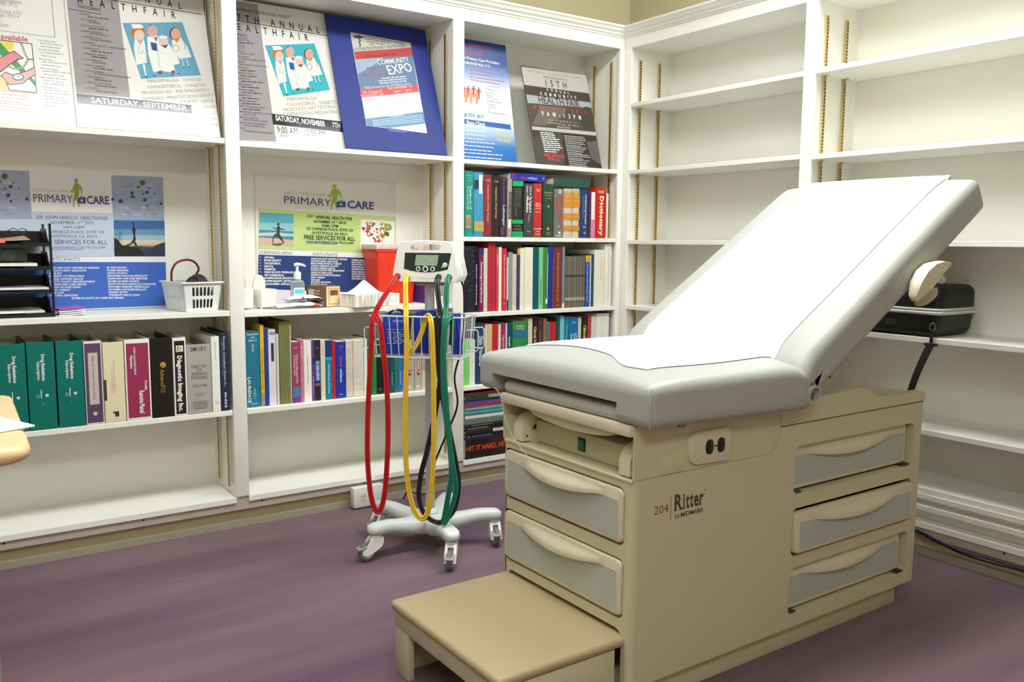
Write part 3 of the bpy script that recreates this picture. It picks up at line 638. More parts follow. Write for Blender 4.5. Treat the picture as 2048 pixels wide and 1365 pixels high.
('t', (60, 60, 80), 'Fibromyalgia Guidance', 1525, 2086, 2478, 2056, 58, 0.01),
('e',(200,55,55),10,427,3129,46,5,-5,-45),
('p',(200,55,55),277,2935,350,3076,493,3092,542,2953,507,2932,466,3022,457,2888,425,2662,380,2657,398,2870,367,2656,322,2651,340,2875,362,3011,300,2915),
('e',(200,55,55),10,631,3122,46,5,-5,-45),
('p',(200,55,55),480,2927,554,3068,698,3084,747,2944,712,2924,671,3014,662,2879,629,2653,584,2648,601,2862,570,2646,525,2642,544,2867,566,3003,503,2907),
('e',(200,55,55),10,908,3167,46,5,-5,-45),
('p',(200,55,55),755,2972,830,3114,975,3130,1024,2989,989,2969,947,3060,938,2924,906,2696,860,2692,878,2906,846,2690,800,2686,820,2911,842,3048,779,2952),
('e',(200,55,55),10,1163,3109,47,5,-5,-46),
('p',(200,55,55),1009,2912,1084,3055,1231,3071,1280,2930,1245,2909,1203,3001,1194,2864,1161,2636,1114,2631,1132,2847,1101,2630,1054,2625,1074,2852,1096,2989,1033,2892),
('e',(238,150,80),10,500,2901,48,5,-5,-47),
('p',(238,150,80),343,2698,420,2846,570,2862,621,2716,585,2694,542,2789,532,2648,499,2412,451,2407,470,2630,437,2406,390,2401,410,2635,433,2777,368,2678),
('e',(238,150,80),10,745,2887,48,5,-5,-47),
('p',(238,150,80),587,2683,665,2831,816,2847,867,2701,830,2679,787,2774,778,2633,744,2396,696,2391,714,2615,682,2390,634,2385,654,2620,677,2763,612,2662),
('e',(238,150,80),10,1044,2908,49,5,-5,-48),
('p',(238,150,80),884,2704,963,2853,1115,2869,1167,2721,1130,2700,1086,2795,1076,2653,1042,2415,994,2410,1013,2635,980,2409,931,2404,952,2641,975,2784,909,2683),
('t', (30, 150, 180), 'NOVEMBER 9TH, 2013', -472, 1791, 1264, 1817, 143, 0.04),
('p',(40,105,185),-509,1708,2642,1658,2658,1425,-503,1510),
('t', (250, 250, 248), '9am-12pm', 373, 1475, 1302, 1472, 174, 0.03),
('g',(225,235,245),49,-397,1185,1360,1191,2.0,6.0),
('g',(225,235,245),49,-415,1025,1291,1017,2.0,6.0),
('g',(225,235,245),49,-433,864,1223,843,2.0,6.0),
('g',(225,235,245),49,-451,704,1703,710,2.0,6.0),
('g',(225,235,245),49,-469,544,1634,536,2.0,6.0),
('g',(225,235,245),49,-486,384,1565,362,2.0,6.0),
('g',(225,235,245),49,-504,224,2049,224,2.0,6.0),
('g',(225,235,245),49,-522,64,1979,49,2.0,6.0),
('t', (245, 225, 110), '50', 1835, 1105, 2078, 1093, 177, 0.03),
('t', (245, 225, 110), 'FREE FLU', 2126, 1076, 2614, 1062, 94, 0.03),
('t', (245, 225, 110), 'VACCINES!', 1837, 869, 2557, 844, 125, 0.03)]},
{'name': 'poster', 'label': 'dark photographic community health fair poster leaning near the corner', 'o': (-0.4931, 0.018, 1.4085), 't': (0.0, 0.2787, 0.9604), 'w': 0.3792, 'h': 0.461, 'color': (96, 90, 82), 'rough': 0.3, 'els': [
('p',(206,202,192),0,4550,3792,4610,3796,3699,0,3686),
('p',(76,66,56),0,3686,3796,3699,3787,3247,25,3233),
('p',(186,188,196),25,3233,3787,3247,3771,2965,34,2835),
('p',(86,78,66),34,2835,3771,2965,3785,1767,46,1738),
('p',(120,112,96),757,2776,2255,2814,2032,2393,839,1835,114,1827),
('p',(70,66,60),2908,2591,3423,3017,3771,2965,3784,1831,3104,1832),
('p',(206,206,204),46,1738,3785,1767,3777,1593,53,1574),
('p',(58,54,54),53,1574,3777,1593,3778,13,28,25),
('p',(106,102,100),3120,1231,3788,1339,3781,128,3238,438),
('p',(84,78,76),52,1162,438,1468,1718,1518,1617,-1,64,43),
('t', (60, 60, 60), 'Southeastern Primary Care Providers', 323, 4362, 3532, 4367, 94, 0.0, 0.0, 0.8),
('t', (60, 60, 60), 'RAMSEY & OSBORNE M.D. PC', 1145, 4159, 2619, 4164, 88),
('t', (50, 50, 52), '15TH', 1252, 3775, 2473, 3789, 305, 0.01, 0.0, 0.8),
('t', (250, 250, 248), 'ANNUAL', 1241, 3547, 2549, 3510, 128, 0.02, 0.0, 0.8),
('t', (250, 250, 248), 'COMMUNITY', 825, 3298, 2949, 3305, 146, 0.03, 0.0, 0.8),
('t', (50, 48, 50), 'HEALTH FAIR', 682, 2902, 3088, 2914, 337, 0.01),
('t', (226, 70, 60), 'NOV 8TH 2014', 330, 2610, 3427, 2629, 174, 0.03, 0.0, 0.8),
('t', (250, 250, 248), '9AM-12PM', 734, 2316, 3035, 2321, 196, 0.03, 0.0, 0.75),
('t', (250, 250, 248), '105 CARNEGIE PL', 1057, 2094, 2706, 2090, 75, 0.02, 0.0, 0.8),
('t', (250, 250, 248), 'FAYETTEVILLE, GA 30214', 1029, 1952, 2787, 1937, 75, 0.02, 0.0, 0.8),
('t', (250, 250, 248), 'RAIN/SHINE', 1505, 1809, 2270, 1801, 75, 0.02, 0.0, 0.8),
('t', (120, 118, 118), 'Featuring Screenings', 532, 1614, 2436, 1662, 68, 0.0, 0.0, 0.7),
('g',(250,250,248),51,476,1460,1200,1475,2.0,6.0),
('g',(250,250,248),51,483,1362,1326,1385,2.0,6.0),
('g',(250,250,248),50,490,1263,1339,1285,2.0,6.0),
('g',(250,250,248),50,497,1164,1507,1198,2.0,6.0),
('g',(250,250,248),50,504,1065,1414,1090,2.0,6.0),
('g',(250,250,248),50,511,967,1547,999,2.0,6.0),
('g',(250,250,248),50,518,868,1526,897,2.0,6.0),
('g',(250,250,248),50,525,769,1604,802,2.0,6.0),
('g',(250,250,248),50,533,671,1464,692,2.0,6.0),
('g',(250,250,248),50,540,572,1235,576,2.0,6.0),
('g',(215,215,215),34,1820,1413,3022,1429,2.0,6.0),
('g',(215,215,215),34,1823,1326,3084,1345,2.0,6.0),
('g',(215,215,215),34,1826,1238,3063,1254,2.0,6.0),
('g',(215,215,215),34,1829,1151,2904,1153,2.0,6.0),
('g',(215,215,215),34,1832,1063,2987,1070,2.0,6.0),
('g',(215,215,215),34,1835,976,2745,963,2.0,6.0),
('g',(215,215,215),34,1837,888,3066,897,2.0,6.0),
('g',(215,215,215),34,1840,801,2946,800,2.0,6.0),
('g',(215,215,215),34,1843,714,2811,701,2.0,6.0),
('g',(215,215,215),34,1846,626,2711,606,2.0,6.0),
('g',(215,215,215),34,1849,539,3116,544,2.0,6.0),
('g',(215,215,215),34,1852,452,3195,460,2.0,6.0),
('g',(215,215,215),34,1854,365,2752,343,2.0,6.0),
('g',(215,215,215),34,1857,278,3119,278,2.0,6.0),
('g',(215,215,215),34,1860,190,2933,177,2.0,6.0),
('g',(215,215,215),34,1863,103,2813,82,2.0,6.0),
('g',(215,215,215),34,1866,16,2894,-2,2.0,6.0),
('t', (230, 70, 70), 'FREE SERVICES', 470, 348, 1662, 359, 146, 0.03),
('t', (230, 70, 70), 'FOR ALL', 682, 186, 1397, 186, 134, 0.03)]},
{'name': 'sign_board', 'label': 'purple and blue primary care sign board standing behind the black letter trays', 'o': (-2.6742, 0.2615, 0.8095), 't': (0.0, 0.0, 1.0), 'w': 0.6521, 'h': 0.4771, 'color': (240, 241, 244), 'rough': 0.45, 'els': [
('p',(168,178,208),362,4750,2205,4778,2208,3148,304,3116),
('e',(186,196,220),10,683,3441,137,4,-1,-26),
('e',(186,196,220),10,1171,3731,178,6,-1,-22),
('e',(186,196,220),10,1774,4055,161,6,-1,-20),
('e',(186,196,220),10,1599,4345,199,9,-2,-44),
('e',(186,196,220),10,532,3879,84,3,-2,-29),
('e',(186,196,220),10,1146,4623,110,6,-2,-31),
('e',(186,196,220),10,856,4330,109,5,-2,-31),
('e',(186,196,220),10,513,3453,63,2,-2,-36),
('e',(150,162,198),10,2019,3446,39,1,-1,-29),
('e',(150,162,198),10,1572,3328,137,3,-2,-42),
('e',(186,196,220),10,949,3820,187,6,-2,-42),
('e',(186,196,220),10,1399,4619,114,6,-2,-41),
('e',(186,196,220),10,753,3872,153,5,-2,-37),
('e',(186,196,220),10,1159,3937,176,6,-2,-33),
('e',(150,162,198),10,1248,4624,89,5,-2,-38),
('e',(150,162,198),10,1398,4105,105,4,-2,-33),
('e',(186,196,220),10,1671,3900,190,7,-1,-26),
('e',(186,196,220),10,1957,3850,74,3,-1,-27),
('e',(150,162,198),10,1966,4669,91,5,-2,-42),
('e',(186,196,220),10,1620,3512,149,4,-2,-35),
('e',(186,196,220),10,564,3407,81,2,-1,-25),
('e',(150,162,198),10,1233,4156,125,5,-2,-34),
('e',(186,196,220),10,1427,4013,88,3,-1,-26),
('e',(150,162,198),10,1375,3433,181,5,-2,-41),
('e',(186,196,220),10,867,3453,162,4,-1,-22),
('e',(150,162,198),10,506,3571,45,1,-1,-22),
('p',(168,178,208),4766,4756,6521,4771,6513,3191,4766,3177),
('e',(150,162,198),10,6287,3357,56,1,-1,-24),
('e',(150,162,198),10,5968,3743,145,4,-1,-39),
('e',(150,162,198),10,5746,4451,161,7,-1,-33),
('e',(186,196,220),10,6344,3356,68,2,-1,-35),
('e',(186,196,220),10,4970,4626,77,4,-1,-30),
('e',(186,196,220),10,6196,3945,130,4,-1,-28),
('e',(150,162,198),10,5379,4478,170,7,-2,-50),
('e',(150,162,198),10,5174,3424,200,5,-2,-42),
('e',(150,162,198),10,6006,3576,152,4,-2,-50),
('e',(186,196,220),10,5145,3618,175,5,-1,-34),
('e',(186,196,220),10,5612,3384,170,4,-2,-46),
('e',(150,162,198),10,6180,3424,125,3,-1,-38),
('e',(150,162,198),10,5951,3997,132,5,-1,-31),
('e',(186,196,220),10,5152,3404,122,3,-2,-48),
('e',(150,162,198),10,6291,3694,87,3,-1,-37),
('e',(150,162,198),10,5755,4238,129,5,-1,-36),
('e',(150,162,198),10,5807,4566,216,10,-2,-42),
('e',(186,196,220),10,5188,3632,105,3,-2,-40),
('e',(150,162,198),10,5237,3450,113,3,-1,-36),
('e',(150,162,198),10,5264,4375,220,9,-1,-33),
('e',(186,196,220),10,4964,4162,56,2,-2,-40),
('e',(186,196,220),10,6291,4640,105,5,-1,-22),
('e',(186,196,220),10,6083,4456,124,5,-2,-42),
('e',(186,196,220),10,4979,3288,59,1,-1,-22),
('e',(186,196,220),10,5792,3640,117,3,-1,-31),
('e',(150,162,198),10,5553,3605,203,6,-2,-48),
('e',(82,108,62),12,1478,4555,86,-16,-23,-100),
('e',(82,108,62),12,1351,4379,39,-7,-9,-38),
('e',(82,108,62),12,1723,4346,33,-6,-7,-31),
('e',(82,108,62),12,1474,4153,46,-9,-9,-38),
('e',(72,74,150),12,1638,4221,60,-11,-14,-62),
('e',(72,74,150),12,1887,4177,27,-5,-6,-27),
('e',(72,74,150),12,1548,3930,60,-12,-15,-65),
('e',(72,74,150),12,1623,3727,43,-9,-10,-42),
('e',(72,74,150),12,2094,3817,51,-10,-12,-51),
('e',(82,108,62),12,5804,4535,94,-16,-21,-91),
('e',(82,108,62),12,5666,4374,54,-9,-11,-50),
('e',(82,108,62),12,6038,4347,35,-6,-9,-38),
('e',(82,108,62),12,5458,4022,77,-14,-13,-58),
('e',(82,108,62),12,5809,4140,43,-8,-8,-33),
('e',(72,74,150),12,5439,4156,58,-10,-13,-58),
('e',(72,74,150),12,5947,4200,63,-11,-13,-58),
('e',(72,74,150),12,6205,4159,28,-5,-6,-25),
('e',(72,74,150),12,5046,3850,84,-15,-16,-70),
('e',(72,74,150),12,5868,3919,63,-11,-14,-63),
('e',(72,74,150),12,6420,3809,52,-9,-12,-51),
('e',(72,74,150),12,5941,3710,35,-7,-7,-29),
('e',(72,74,150),12,4785,3912,41,-8,-16,-69),
('p',(60,110,170),4777,3169,6517,3187,6498,1875,4762,1881),
('p',(105,150,190),4775,2844,6513,2869,6512,2610,4769,2593),
('p',(165,190,200),4770,2635,6506,2653,6506,2437,4766,2426),
('p',(215,210,190),4767,2468,6499,2481,6502,2329,4765,2321),
('p',(235,190,150),4766,2351,6495,2360,6499,2256,4766,2250),
('p',(150,130,140),4767,2267,6492,2273,6497,2178,4767,2175),
('p',(60,70,95),4756,2196,5615,2240,6501,2178,6498,1875,4762,1881),
('p',(36,38,44),4767,2551,4911,2469,5021,2281,5256,2239,5612,2176,5802,1886,4762,1881),
('p',(50,60,82),5933,2134,6184,2285,6505,2403,6498,1875,5843,1899),
('p',(44,44,50),5401,3085,5442,3127,5467,2959,5511,2854,5480,2685,5504,2473,5470,2431,5536,2283,5542,2219,5494,2219,5412,2367,5236,2239,5107,2260,5300,2345,5404,2473,5431,2642,5382,2810,5423,2937),
('l',(50,56,60),4,4812,2426,4867,2663),
('l',(50,56,60),4,4836,2426,4825,2716),
('l',(50,56,60),4,4859,2427,4847,2695),
('l',(50,56,60),4,4882,2427,4896,2661),
('l',(50,56,60),4,4906,2427,4983,2741),
('l',(50,56,60),4,4929,2427,5010,2782),
('l',(50,56,60),4,4953,2427,4945,2721),
('l',(50,56,60),4,4976,2427,4967,2805),
('l',(50,56,60),4,5000,2428,5023,2719),
('l',(50,56,60),4,5023,2428,5027,2838),
('p',(200,209,233),304,3109,2208,3148,2214,3414,4749,3426,4755,1881,204,1885),
('p',(240,240,246),204,1878,6506,1862,6503,1658,194,1712),
('p',(62,106,196),194,1712,6503,1658,6494,43,36,20),
('t', (185, 196, 110), 'SOUTHEASTERN', 2297, 4099, 3350, 4101, 88, 0.0, 0.0, 0.9),
('t', (92, 70, 140), 'PRIMARY', 2286, 3736, 3495, 3735, 272),
('t', (92, 70, 140), 'CARE', 3940, 3724, 4662, 3730, 271, 0.025),
('t', (190, 200, 140), 'ASSOCIATES', 3741, 3612, 4680, 3606, 49, 0.0, 0.0, 0.8),
('e',(150,175,60),14,3634,4511,55,3,-3,-77),
('p',(150,175,60),3578,4416,3630,4434,3703,4421,3774,4344,3812,4203,3806,4061,3776,4060,3760,4189,3717,4240,3702,4057,3658,3914,3667,3772,3711,3611,3681,3602,3622,3771,3606,3892,3549,3789,3526,3606,3496,3597,3498,3787,3552,4011,3552,4181,3482,4089,3426,4152,3442,4177,3484,4138,3537,4325),
('l',(70,70,90),8,3434,4176,3476,4121,3519,4099),
('p',(86,70,148),3666,3926,3734,3945,3736,3994,3833,3997,3831,3948,3898,3951,3912,3927,3904,3747,3888,3727,3664,3720,3650,3739),
('p',(240,241,244),3754,3974,3813,3976,3812,3948,3752,3946),
('p',(245,245,248),3772,3890,3795,3890,3793,3850,3830,3851,3829,3826,3792,3825,3790,3784,3767,3784,3769,3824,3732,3823,3733,3848,3770,3849),
('t', (62, 66, 96), 'DR. JOHN HARSCH  HEALTH FAIR', 2360, 3160, 4592, 3169, 122),
('t', (62, 66, 96), 'NOVEMBER 11', 2762, 2996, 3677, 3000, 109),
('t', (62, 66, 96), 'TH', 3695, 3073, 3799, 3071, 49),
('t', (62, 66, 96), '2017', 3849, 3007, 4138, 3008, 111),
('t', (62, 66, 96), '9AM-12PM', 3142, 2841, 3819, 2842, 102),
('t', (62, 66, 96), '105 CARNEGIE PLACE, SUITE 103', 2461, 2675, 4448, 2686, 106),
('t', (62, 66, 96), 'FAYETTEVILLE, GA 30214', 2704, 2525, 4205, 2530, 102),
('t', (60, 60, 110), 'FREE SERVICES FOR ALL', 2372, 2306, 4547, 2300, 155),
('t', (60, 60, 150), 'WWW.MYINTERNIST.COM', 2471, 2138, 3780, 2140, 89),
('l',(60,60,150),6,2470,2118,3779,2115),
('t', (62, 66, 96), '770.716.7999', 3825, 2148, 4464, 2145, 91),
('t', (110, 105, 130), 'PARTICIPANTS', 2594, 1735, 3626, 1712, 122),
('t', (250, 250, 248), 'ANKLE AND FOOT CENTERS OF GEORGIA', 2626, 1460, 4242, 1441, 62, 0.02),
('t', (250, 250, 248), 'ATLANTA HEART ASSOCIATES', 2653, 1364, 3820, 1349, 61, 0.02),
('t', (250, 250, 248), 'BLUE SKY', 2660, 1269, 3044, 1263, 61, 0.02),
('t', (250, 250, 248), "CHILDREN'S 1ST PEDIATRICS", 2524, 1175, 3736, 1154, 61, 0.02),
('t', (250, 250, 248), 'EAGLES LANDING OB/GYN', 2674, 1077, 3694, 1057, 61, 0.02),
('t', (250, 250, 248), 'FAYETTE COUNTY FIRE DEPARTMENT', 2616, 982, 4083, 951, 62, 0.02),
('t', (250, 250, 248), 'GEORGIA PAIN CARE CENTER', 2630, 886, 3799, 859, 62, 0.02),
('t', (250, 250, 248), 'HANDS OF HOPE CLINIC', 2643, 789, 3614, 766, 62, 0.02),
('t', (250, 250, 248), 'PHYSICAL THERAPY', 2511, 697, 3282, 676, 61, 0.02),
('t', (250, 250, 248), 'UAB CORP', 2686, 596, 3071, 585, 61, 0.02),
('t', (250, 250, 248), 'MITCHELL DENTISTRY', 2645, 501, 3518, 475, 62, 0.02),
('t', (250, 250, 248), 'MY KIDZ DENTIST', 4488, 1447, 5153, 1439, 63, 0.02),
('t', (250, 250, 248), 'NAEEM (MAJNDI)', 4490, 1349, 5204, 1339, 63, 0.02),
('t', (250, 250, 248), 'ORTHO ATLANTA', 4492, 1250, 5160, 1240, 63, 0.02),
('t', (250, 250, 248), 'PEACHTREE VASCULAR SPECIALISTS', 4494, 1152, 5846, 1129, 64, 0.02),
('t', (250, 250, 248), 'PULMONARY AND SLEEP MEDICINE', 4496, 1054, 5834, 1029, 64, 0.02),
('t', (250, 250, 248), 'SACRED JOURNEY HOSPICE', 4498, 955, 5548, 934, 64, 0.02),
('t', (250, 250, 248), 'SOUTH ATLANTA RADIOLOGY ASSOCIATES', 4500, 857, 6129, 820, 64, 0.02),
('t', (250, 250, 248), 'SOUTHERN CRESCENT NEPHROLOGY', 4503, 758, 5912, 724, 64, 0.02),
('t', (250, 250, 248), 'SOUTHERN GASTROENTEROLOGY', 4505, 659, 5803, 625, 64, 0.02),
('t', (250, 250, 248), 'SURGERY SOUTH', 4507, 561, 5148, 543, 64, 0.02),
('t', (250, 250, 248), 'THE BREAST HEALTH CLINIC', 4509, 462, 5560, 430, 64, 0.02),
('t', (250, 250, 248), '50 FREE FLU SHOTS (1ST COME FIRST SERVED)', 3305, 382, 5005, 345, 63, 0.02)]},
{'name': 'sign_board', 'label': 'white and lime primary care sign board with yoga photo and vegetable heart', 'o': (-1.6815, 0.2615, 0.803), 't': (0.0, 0.0, 1.0), 'w': 0.6145, 'h': 0.5108, 'color': (236, 234, 230), 'rough': 0.45, 'els': [
('p',(198,220,142),126,3805,6129,3613,6099,1998,71,2213),
('t', (180, 195, 80), 'SOUTHEASTERN', 1168, 4407, 2904, 4359, 112, 0.01, 0.0, 0.9),
('t', (70, 82, 140), 'PRIMARY', 1159, 4038, 3163, 3967, 291),
('t', (62, 76, 150), 'CARE', 3875, 3930, 5081, 3895, 303, 0.025),
('t', (190, 190, 150), 'ASSOCIATES', 3533, 3805, 5080, 3757, 54, 0.0, 0.0, 0.8),
('e',(165,195,55),14,3318,4800,91,4,-1,-83),
('p',(165,195,55),3231,4695,3317,4716,3438,4704,3559,4621,3631,4469,3628,4314,3579,4313,3544,4453,3472,4507,3456,4308,3393,4152,3415,3998,3498,3824,3448,3814,3341,3996,3307,4127,3220,4014,3192,3816,3143,3806,3135,4012,3212,4256,3203,4440,3092,4340,2997,4406,3021,4433,3093,4392,3169,4597),
('l',(70,70,90),10,3009,4433,3080,4374,3153,4351),
('p',(62,84,160),3405,4166,3516,4187,3516,4240,3676,4245,3676,4192,3787,4196,3811,4170,3808,3974,3783,3951,3414,3941,3390,3962),
('p',(240,241,244),3547,4219,3645,4222,3645,4191,3546,4188),
('p',(245,245,248),3582,4127,3619,4128,3618,4084,3680,4086,3680,4059,3618,4057,3617,4013,3580,4012,3581,4056,3520,4054,3520,4081,3581,4083),
('p',(96,180,200),155,3647,1552,3612,1514,2300,112,2360),
('p',(150,205,215),145,3259,1539,3238,1532,2910,132,2961),
('p',(88,140,160),133,2975,1533,2920,1520,2582,120,2672),
('p',(190,208,212),129,2847,773,2878,1530,2817,1528,2723,126,2732),
('p',(214,186,158),120,2672,1520,2582,1514,2300,112,2360),
('e',(70,62,66),16,909,3199,53,1,-1,-60),
('p',(70,62,66),658,3061,834,3050,874,3124,960,3126,992,3043,1198,2999,1188,2976,967,2987,953,2810,999,2741,1138,2476,1099,2448,911,2670,750,2715,694,2576,686,2455,638,2455,661,2622,723,2784,829,2832,833,3003,662,3038),
('p',(120,92,84),619,2427,1147,2458,951,2336,665,2353),
('t', (50, 56, 48), '19', 2127, 3485, 2292, 3479, 123, 0.02),
('t', (50, 56, 48), 'TH', 2313, 3536, 2423, 3534, 52, 0.02),
('t', (50, 56, 48), 'ANNUAL HEALTH FAIR', 2482, 3464, 4095, 3411, 130, 0.02),
('t', (50, 56, 48), 'NOVEMBER 10', 2408, 3287, 3296, 3265, 110, 0.02),
('t', (50, 56, 48), 'TH', 3318, 3318, 3432, 3316, 48, 0.02),
('t', (50, 56, 48), '2018', 3483, 3264, 3797, 3255, 111, 0.02),
('t', (50, 56, 48), '9AM-12PM', 2739, 3126, 3449, 3113, 106, 0.02),
('t', (50, 56, 48), '105 CARNEGIE PLACE, SUITE 103', 2072, 3002, 4110, 2943, 110, 0.02),
('t', (50, 56, 48), 'FAYETTEVILLE, GA 30214', 2309, 2825, 3869, 2784, 106, 0.02),
('t', (50, 56, 48), 'FREE SERVICES FOR ALL', 1965, 2613, 4200, 2562, 173, 0.02),
('t', (40, 80, 170), 'WWW.MYINTERNIST.COM', 2052, 2462, 3407, 2431, 96, 0.03),
('l',(40,80,170),7,2051,2444,3407,2412),
('t', (50, 56, 48), '770.716.7999', 3459, 2441, 4134, 2415, 88, 0.02),
('p',(240,240,240),4491,3473,6076,3411,6044,2201,4459,2229),
('e',(120,160,70),9,5440,3114,72,-5,-7,-62),
('e',(60,100,50),9,5478,3268,14,-28,-44,-19),
('e',(240,220,190),9,5591,2794,34,-15,-31,-53),
('e',(60,100,50),9,4969,3317,48,-26,-30,-45),
('e',(235,160,60),9,5028,3180,58,-10,-11,-48),
('e',(150,60,80),9,5055,2691,-34,-51,-30,16),
('e',(240,220,190),9,4594,3109,32,-58,-25,-12),
('e',(235,160,60),9,5632,3298,-72,-33,-19,34),
('e',(235,160,60),9,4910,2840,-51,-29,-32,47),
('e',(120,160,70),9,5424,3283,45,-11,-19,-60),
('e',(235,190,80),9,5526,2695,-71,-10,-8,49),
('e',(150,60,80),9,5126,2625,-23,-51,-59,21),
('e',(235,160,60),9,4768,3330,-50,-34,-36,45),
('e',(240,220,190),9,4744,3094,74,-21,-18,-47),
('e',(150,60,80),9,5166,2541,-69,-25,-14,34),
('e',(235,160,60),9,5430,2562,7,-51,-70,-9),
('e',(120,160,70),9,4966,2784,-34,-9,-11,38),
('e',(235,190,80),9,5443,2881,1,-42,-32,-1),
('e',(235,160,60),9,5331,2883,-16,-25,-54,27),
('e',(235,190,80),9,5499,3132,-39,-26,-35,42),
('e',(235,160,60),9,4935,3335,-25,-56,-64,22),
('e',(120,160,70),9,5327,2640,-24,-55,-45,15),
('e',(240,220,190),9,5686,2737,31,-49,-53,-28),
('e',(235,160,60),9,5756,3243,1,-59,-72,-2),
('e',(150,60,80),9,5301,2558,48,-50,-52,-42),
('e',(245,235,215),9,4671,3035,1,-45,-54,-2),
('e',(245,235,215),9,4944,3349,-14,-32,-49,17),
('e',(150,60,80),9,4868,3052,-60,-12,-6,26),
('e',(150,60,80),9,4795,3247,28,-16,-39,-53),
('e',(235,160,60),9,5094,2984,60,1,0,-34),
('e',(120,160,70),9,5126,2665,21,-41,-29,-13),
('e',(235,160,60),9,4611,2980,-31,-9,-14,44),
('e',(245,235,215),9,4968,2734,-12,-29,-42,14),
('e',(245,235,215),9,5399,2942,78,-19,-20,-61),
('e',(245,235,215),9,5723,3041,-3,-44,-42,1),
('e',(60,100,50),9,5019,3236,5,-52,-46,-5),
('e',(90,140,60),9,5235,3079,-11,-43,-63,12),
('e',(235,160,60),9,4928,3335,-52,-16,-13,39),
('e',(245,235,215),9,4995,3287,-34,-9,-7,25),
('e',(215,80,60),9,5235,2937,30,-24,-33,-33),
('e',(225,100,70),9,5416,2856,63,-2,-3,-49),
('e',(235,160,60),9,5560,2992,32,-54,-26,-13),
('e',(150,60,80),9,5613,2971,-14,-24,-34,16),
('e',(240,220,190),9,4712,3051,-8,-33,-45,8),
('e',(240,220,190),9,5536,3319,9,-57,-65,-10),
('e',(225,100,70),9,5524,3094,47,-54,-39,-27),
('e',(90,140,60),9,5381,3023,7,-48,-41,-6),
('e',(245,235,215),9,5332,2878,-3,-41,-34,1),
('e',(225,100,70),9,4630,3093,-17,-35,-28,11),
('e',(150,60,80),9,4598,3083,79,-9,-11,-63),
('e',(235,190,80),9,5474,3317,-35,-52,-29,15),
('e',(225,100,70),9,5171,2574,-11,-33,-60,16),
('e',(235,160,60),9,5612,3248,-17,-28,-41,19),
('e',(90,140,60),9,5246,2738,-32,-50,-59,30),
('e',(120,160,70),9,4772,2999,-5,-50,-66,4),
('e',(60,100,50),9,4893,3192,-37,-21,-36,53),
('e',(235,160,60),9,5195,2772,34,-8,-7,-25),
('e',(150,60,80),9,4735,2963,-39,-10,-16,57),
('e',(240,220,190),9,5321,2769,-35,-60,-61,28),
('e',(245,235,215),9,5942,3047,31,-60,-31,-14),
('e',(235,160,60),9,5881,3085,-27,-61,-42,14),
('e',(245,235,215),9,5697,2820,-75,-12,-8,45),
('e',(245,235,215),9,5491,2736,-48,-17,-15,34),
('e',(225,100,70),9,5012,2840,16,-31,-51,-22),
('e',(235,190,80),9,5104,3242,-28,-21,-24,27),
('e',(235,160,60),9,5621,3049,-28,-10,-24,56),
('e',(150,60,80),9,5081,3296,-54,-34,-31,42),
('e',(60,100,50),9,4780,3146,-26,-34,-38,24),
('e',(150,60,80),9,4996,2845,38,-18,-28,-48),
('e',(240,220,190),9,4898,3039,-46,-59,-45,28),
('e',(90,140,60),9,4938,2839,52,-6,-8,-51),
('e',(150,60,80),9,5288,2735,31,-8,-9,-27),
('e',(215,80,60),9,5223,3054,62,-7,-8,-44),
('e',(60,100,50),9,5739,2832,55,-29,-35,-52),
('e',(235,160,60),9,5273,2785,-41,-36,-22,20),
('e',(125,170,75),16,5748,3154,179,3,-1,-150),
('e',(160,195,105),16,5726,3174,101,2,-1,-80),
('e',(70,105,55),16,5678,2883,123,1,-1,-90),
('e',(215,80,60),16,4837,3091,98,1,-1,-89),
('e',(220,90,60),16,5483,2786,100,1,-1,-80),
('e',(150,70,85),16,4840,2863,87,1,-2,-129),
('e',(225,215,220),16,4840,2863,49,1,-1,-89),
('p',(238,238,240),71,2204,6098,1988,6091,1806,75,1997),
('p',(40,66,124),74,1988,6091,1806,6062,277,16,644),
('p',(236,236,238),16,644,6062,277,6060,72,2,100),
('t', (80, 92, 120), 'SCREENING AREAS', 113, 2029, 1449, 1989, 121),
('t', (80, 92, 120), 'PARTICIPANTS', 2332, 1949, 3399, 1916, 125),
('t', (250, 250, 248), 'ASTHMA', 301, 1853, 709, 1837, 74, 0.03),
('e',(250,250,248),6,142,1900,23,0,0,-18),
('t', (250, 250, 248), 'BONE DENSITY', 300, 1737, 1005, 1718, 74, 0.03),
('e',(250,250,248),6,139,1784,23,0,0,-18),
('t', (250, 250, 248), 'CHOLESTEROL', 298, 1620, 963, 1600, 74, 0.03),
('e',(250,250,248),6,136,1668,23,0,0,-18),
('t', (250, 250, 248), 'DENTAL', 297, 1503, 672, 1485, 74, 0.03),
('e',(250,250,248),6,133,1551,23,0,0,-18),
('t', (250, 250, 248), 'DIABETES', 295, 1386, 746, 1367, 74, 0.03),
('e',(250,250,248),6,130,1435,23,0,0,-18),
('t', (250, 250, 248), 'HIGH BLOOD PRESSURE/ BMI', 294, 1269, 1678, 1235, 75, 0.03),
('e',(250,250,248),6,127,1318,24,0,0,-19),
('t', (250, 250, 248), 'HIV SCREENING', 292, 1152, 1078, 1125, 75, 0.03),
('t', (250, 250, 248), 'MAMMOGRAM /PROSTATE CA', 290, 1035, 1728, 995, 75, 0.03),
('t', (250, 250, 248), 'MAMMOGRAPHY CERTIFICATES', 289, 918, 1641, 876, 75, 0.03),
('t', (250, 250, 248), 'QUALIFIED APPLICANTS', 287, 801, 1658, 756, 75, 0.03),
('t', (250, 250, 248), 'ANKLE AND FOOT CENTERS OF GEORGIA', 2239, 1796, 3848, 1758, 63, 0.03),
